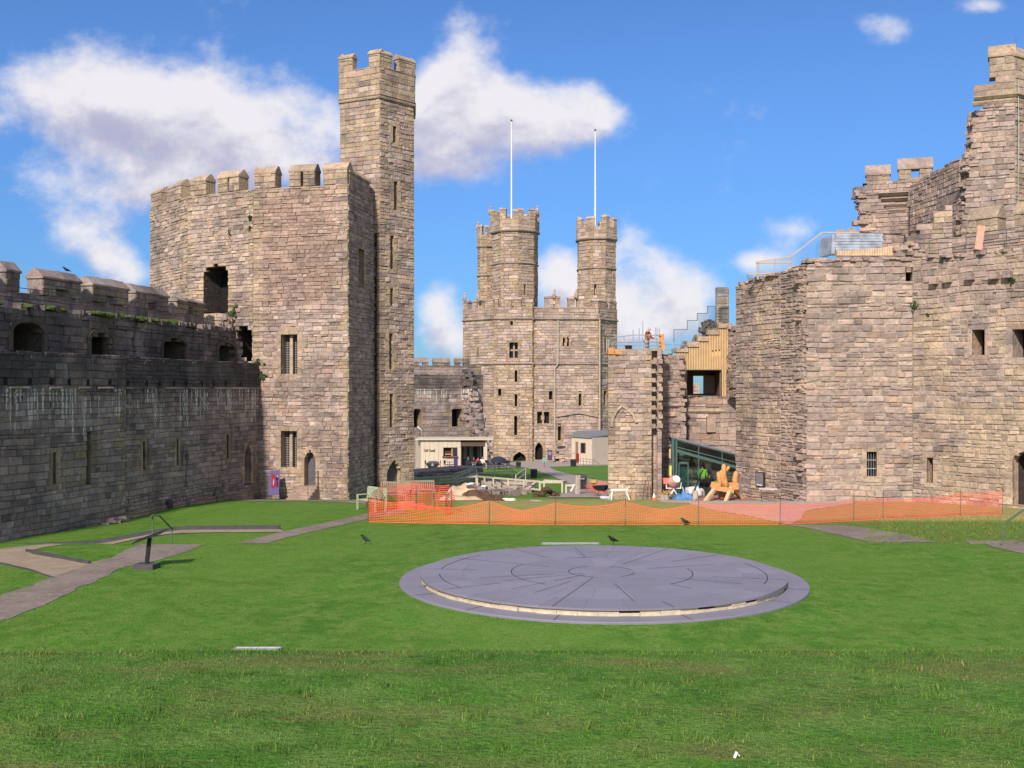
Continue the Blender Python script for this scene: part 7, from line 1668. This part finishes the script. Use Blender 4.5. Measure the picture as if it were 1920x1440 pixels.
gc = lambda px, D: (X(px, D), D, gz(X(px, D), D) + .02)
def chair(loc, rz, label, m='navy_cloth'):
    root = empty('cafe_chair', loc, label, 'chair', 'dark chairs on the café terrace'); M = Matrix.Translation(loc) @ Matrix.Rotation(rz, 4, 'Z')
    def p_(nm, c, d): mb = MB(); mb.T = M; mb.box(c, d); mb.build(nm, m, root)
    p_('seat', (0, 0, .45), (.45, .45, .05)); p_('backrest', (0, .21, .72), (.45, .04, .38))
    for x in (-.2, .2):
        for y in (-.2, .2): p_('leg', (x, y, .22), (.035, .035, .45))
    return root
def table(loc, label, r_=.4):
    root = empty('cafe_table', loc, label, 'table', 'small tables on the café terrace'); mb = MB(); mb.lathe([(r_, .70), (r_, .74)], loc, 14); mb.build('table_top', 'timber_dark', root); mb = MB(); mb.lathe([(.25, 0), (.04, .06), (.035, .7)], loc, 8); mb.build('pedestal', 'iron_rail', root)
for px, D, rz, lb in ((837, 115.5, 1.2, 'brown-black chair below the serving hatch'), (849, 116, -1.2, 'dark chair left of the purple box'), (801, 115.2, 1.4, 'dark chair left of the black-clothed table'), (822, 115.2, -1.4, 'dark chair right of the black-clothed table'), (880, 114.6, 2.6, 'chair under the brown-haired café guest'), (897, 114.6, 3.4, 'chair under the red-coated café guest'), (912, 116, .4, 'dark chair right of the café column'), (918, 115.4, 2., 'dark chair left of the black parasol'), (934, 115.2, -.6, 'dark chair under the black parasol'), (953, 115.5, .2, 'dark chair alone at the right end of the terrace'), (941, 115.3, 1.9, 'dark chair just right of the black parasol')): chair(gc(px, D), rz, lb)
for px, D, lb in ((843, 115.6, 'small round table below the serving hatch'), (889, 114.2, 'round table between the seated café guests'), (926, 115.5, 'round table under the black parasol')): table(gc(px, D), lb)
bt_ = empty('covered_table', gc(811.5, 115), 'table draped in a black cloth with a small white emblem', 'table'); l = bt_.location
mb = MB(); mb.hexa([(l.x - .45, l.y - .5, l.z + .12), (l.x + .45, l.y - .5, l.z + .12), (l.x + .45, l.y + .5, l.z + .12), (l.x - .45, l.y + .5, l.z + .12), (l.x - .7, l.y - .5, l.z + .62), (l.x + .7, l.y - .5, l.z + .62), (l.x + .7, l.y + .5, l.z + .62), (l.x - .7, l.y + .5, l.z + .62)]); mb.hexa([(l.x - .7, l.y - .5, l.z + .62), (l.x + .7, l.y - .5, l.z + .62), (l.x + .7, l.y + .5, l.z + .62), (l.x - .7, l.y + .5, l.z + .62), (l.x - .42, l.y - .45, l.z + .82), (l.x + .42, l.y - .45, l.z + .82), (l.x + .42, l.y + .45, l.z + .82), (l.x - .42, l.y + .45, l.z + .82)]); mb.build('cloth', 'black_plastic', bt_)
mb = MB(); mb.add([(l.x, l.y - .52, l.z + .66), (l.x - .17, l.y - .52, l.z + .42), (l.x, l.y - .52, l.z + .34), (l.x + .17, l.y - .52, l.z + .42)], [(0, 1, 2, 3)]); mb.build('emblem', 'grey_cloth', bt_)
mb = MB(); l = gc(854.5, 115.2); mb.box((l[0], l[1], l[2] + .55), (.42, .4, 1.1)); mb.box((l[0], l[1], l[2] + 1.13), (.46, .44, .06)); tag(mb.build('service_box', 'purple_box'), 'tall dark purple service box beside the serving hatch', 'box')
pr = empty('parasol', gc(934, 114.8), 'black parasol with a domed canopy at the right of the café terrace', 'parasol'); l = pr.location
mb = MB(); mb.lathe([(.03, 0), (.03, 1.2)], l, 6); mb.build('pole', 'iron_rail', pr); mb = MB(); mb.lathe([(.95, .72), (.9, .95), (.6, 1.22), (.1, 1.36)], l, 12, M=Matrix.Translation(l) @ Matrix.Rotation(R(8), 4, 'Y')); mb.build('canopy', 'navy_cloth', pr)
person(gc(878, 114.6), R(200), 'brown-haired café guest in dark clothes seated with back to the lawn', 'navy_cloth', 'navy_cloth', 'hair_brown', 'sit', group=None); person(gc(896, 114.6), R(150), 'café guest in a bright red coat seated at the round table', 'red_cloth', 'navy_cloth', 'hair_dark', 'sit')
person(gc(888, 115.4), R(10), 'café guest in navy seated behind the round table between two others', 'navy_cloth', 'grey_cloth', 'hair_dark', 'sit'); person(gc(904, 115.2), R(30), 'café guest in a white top seated right of the red coat', 'white_cloth', 'navy_cloth', 'hair_brown', 'sit')

# cabin on the right
DB = 134.; cb = empty('cabin', (X(1092, DB), DB, gz(8, DB)), 'small cream panelled cabin with a dark low-pitched roof', 'cabin'); z0, z1 = gz(8, DB) - .2, Z(819, DB)
CA, CB_, CC_ = (X(1072, DB), DB), (X(1110, DB - 2.0), DB - 2.0), (X(1150, DB + 1.0), DB + 1.0)
C1, C2 = Fc(CA, CB_), Fc(CB_, CC_)
mb = MB()
for F, n in ((C1, 7), (C2, 8)):
    mb.quad(F.w(0, z0), F.w(F.L, z0), F.w(F.L, z1), F.w(0, z1))
    for k in range(n): a = F.L * k / n + .02; b = F.L * (k + 1) / n - .02; mb.quad(F.w(a, z0, .03), F.w(b, z0, .03), F.w(b, z1, .03), F.w(a, z1, .03))
mb.quad((*CC_, z0), (X(1120, 139), 139, z0), (X(1120, 139), 139, z1), (*CC_, z1)); mb.build('panel_wall', 'cream_panel', cb)
mb = MB(); o_ = .15; A_, B_, C_ = C1.w(-.1, z1, .2), C1.w(C1.L, z1 - .05, .25), C2.w(C2.L, z1 + .2, .2); D_ = (X(1084, 138), 138, z1 + .45); E_ = (X(1140, 138.5), 138.5, z1 + .5)
mb.add([A_, B_, C_, E_, D_] + [(p[0], p[1], p[2] + .16) for p in (A_, B_, C_, E_, D_)], [(5, 6, 7, 8, 9), (0, 1, 6, 5), (1, 2, 7, 6), (2, 3, 8, 7), (4, 0, 5, 9), (4, 3, 2, 1, 0)]); mb.build('roof', 'grey_membrane', cb)
def onC(F, px0, px1, py0, py1, nm, m, par, pr_=.06):
    ua, zt_ = F.uz(px0, py0); ub, zb_ = F.uz(px1, py1); mb = MB(); mb.quad(F.w(ua, zb_, pr_), F.w(ub, zb_, pr_), F.w(ub, zt_, pr_), F.w(ua, zt_, pr_)); mb.hexa([F.w(ua, zb_, pr_ - .001), F.w(ub, zb_, pr_ - .001), F.w(ub, zb_, 0), F.w(ua, zb_, 0), F.w(ua, zt_, pr_ - .001), F.w(ub, zt_, pr_ - .001), F.w(ub, zt_, 0), F.w(ua, zt_, 0)]); return mb.build(nm, m, par)
onC(C1, 1079.5, 1084.5, 828, 866, 'door', mat('door_tan', (.22, .13, .08), .7), cb); wn = onC(C1, 1089, 1098.5, 830, 850, 'window', 'timber_dark', cb); onC(C1, 1090, 1097, 831, 849, 'pane', 'dark_glass', wn, .08); onC(C1, 1082.5, 1086, 850, 866, 'extinguisher_box', mat('box_red', (.25, .02, .02), .6), cb, .3)
hr = empty('cabin_handrail', gl(1095, 129.5), 'thin iron handrail on the steps in front of the cream cabin', 'handrail')
mb = MB()
for a, b in (((1088, 859, 130), (1112, 862, 130)), ((1112, 862, 130), (1124, 870, 129)), ((1072, 850, 132), (1082, 850, 132)), ((1088, 864, 130), (1112, 867, 130))): mb.tube([P(*a), P(*b)], .03, 4)
for px in (1088, 1094, 1100, 1106, 1112): mb.tube([P(px, 859 + (px - 1088) * .13, 130), (X(px, 130), 130, gz(8, 130))], .03, 4)
mb.build('rail', 'iron_rail', hr)
ts = empty('small_sign', gl(1021, 120), 'small teal sign on a thin post at the path fork', 'sign'); mb = MB(); mb.box(P(1020.5, 862, 120), (.42, .04, .38)); mb.build('sign_face', 'teal_sign', ts); mb = MB(); mb.tube([gl(1020.5, 120.1), P(1020.5, 862, 120.1)], .03, 5); mb.build('post', 'iron_rail', ts)
pb2 = empty('information_board', gl(1031, 143), 'dark purple information board with a white round emblem by the great tower door', 'sign'); mb = MB(); mb.box(P(1031, 853.5, 143), (.62, .06, 1.4)); mb.build('board', 'purple_sign', pb2)
mb = MB(); c = P(1031, 850, 142.94); mb.add([(c[0] + .2 * math.cos(a), c[1], c[2] + .24 * math.sin(a)) for a in np.linspace(0, 2 * math.pi, 17)[:-1]], [tuple(range(16))]); mb.build('emblem', 'grey_cloth', pb2); mb = MB(); mb.add([(c[0] + .09 * math.cos(a), c[1] - .01, c[2] + .13 * math.sin(a)) for a in np.linspace(0, 2 * math.pi, 5)[:-1]], [tuple(range(4))]); mb.build('emblem_mark', 'purple_sign', pb2)
mb = MB(); rr_ = random.Random(4)
for k in range(26): mb.box((X(rr_.uniform(1042, 1054), 146), 146 + rr_.uniform(-1, 1), gz(6, 146) + .45 * (k % 8) * .75), (rr_.uniform(.5, 1.0), .9, .3), rz=rr_.uniform(-.3, .3), tint=(rr_.random(), rr_.random(), 0))
tag(mb.build('stone_stub_wall', 'far_stone'), 'stub of broken wall beside the downpipe at the great tower foot', 'wall stub')
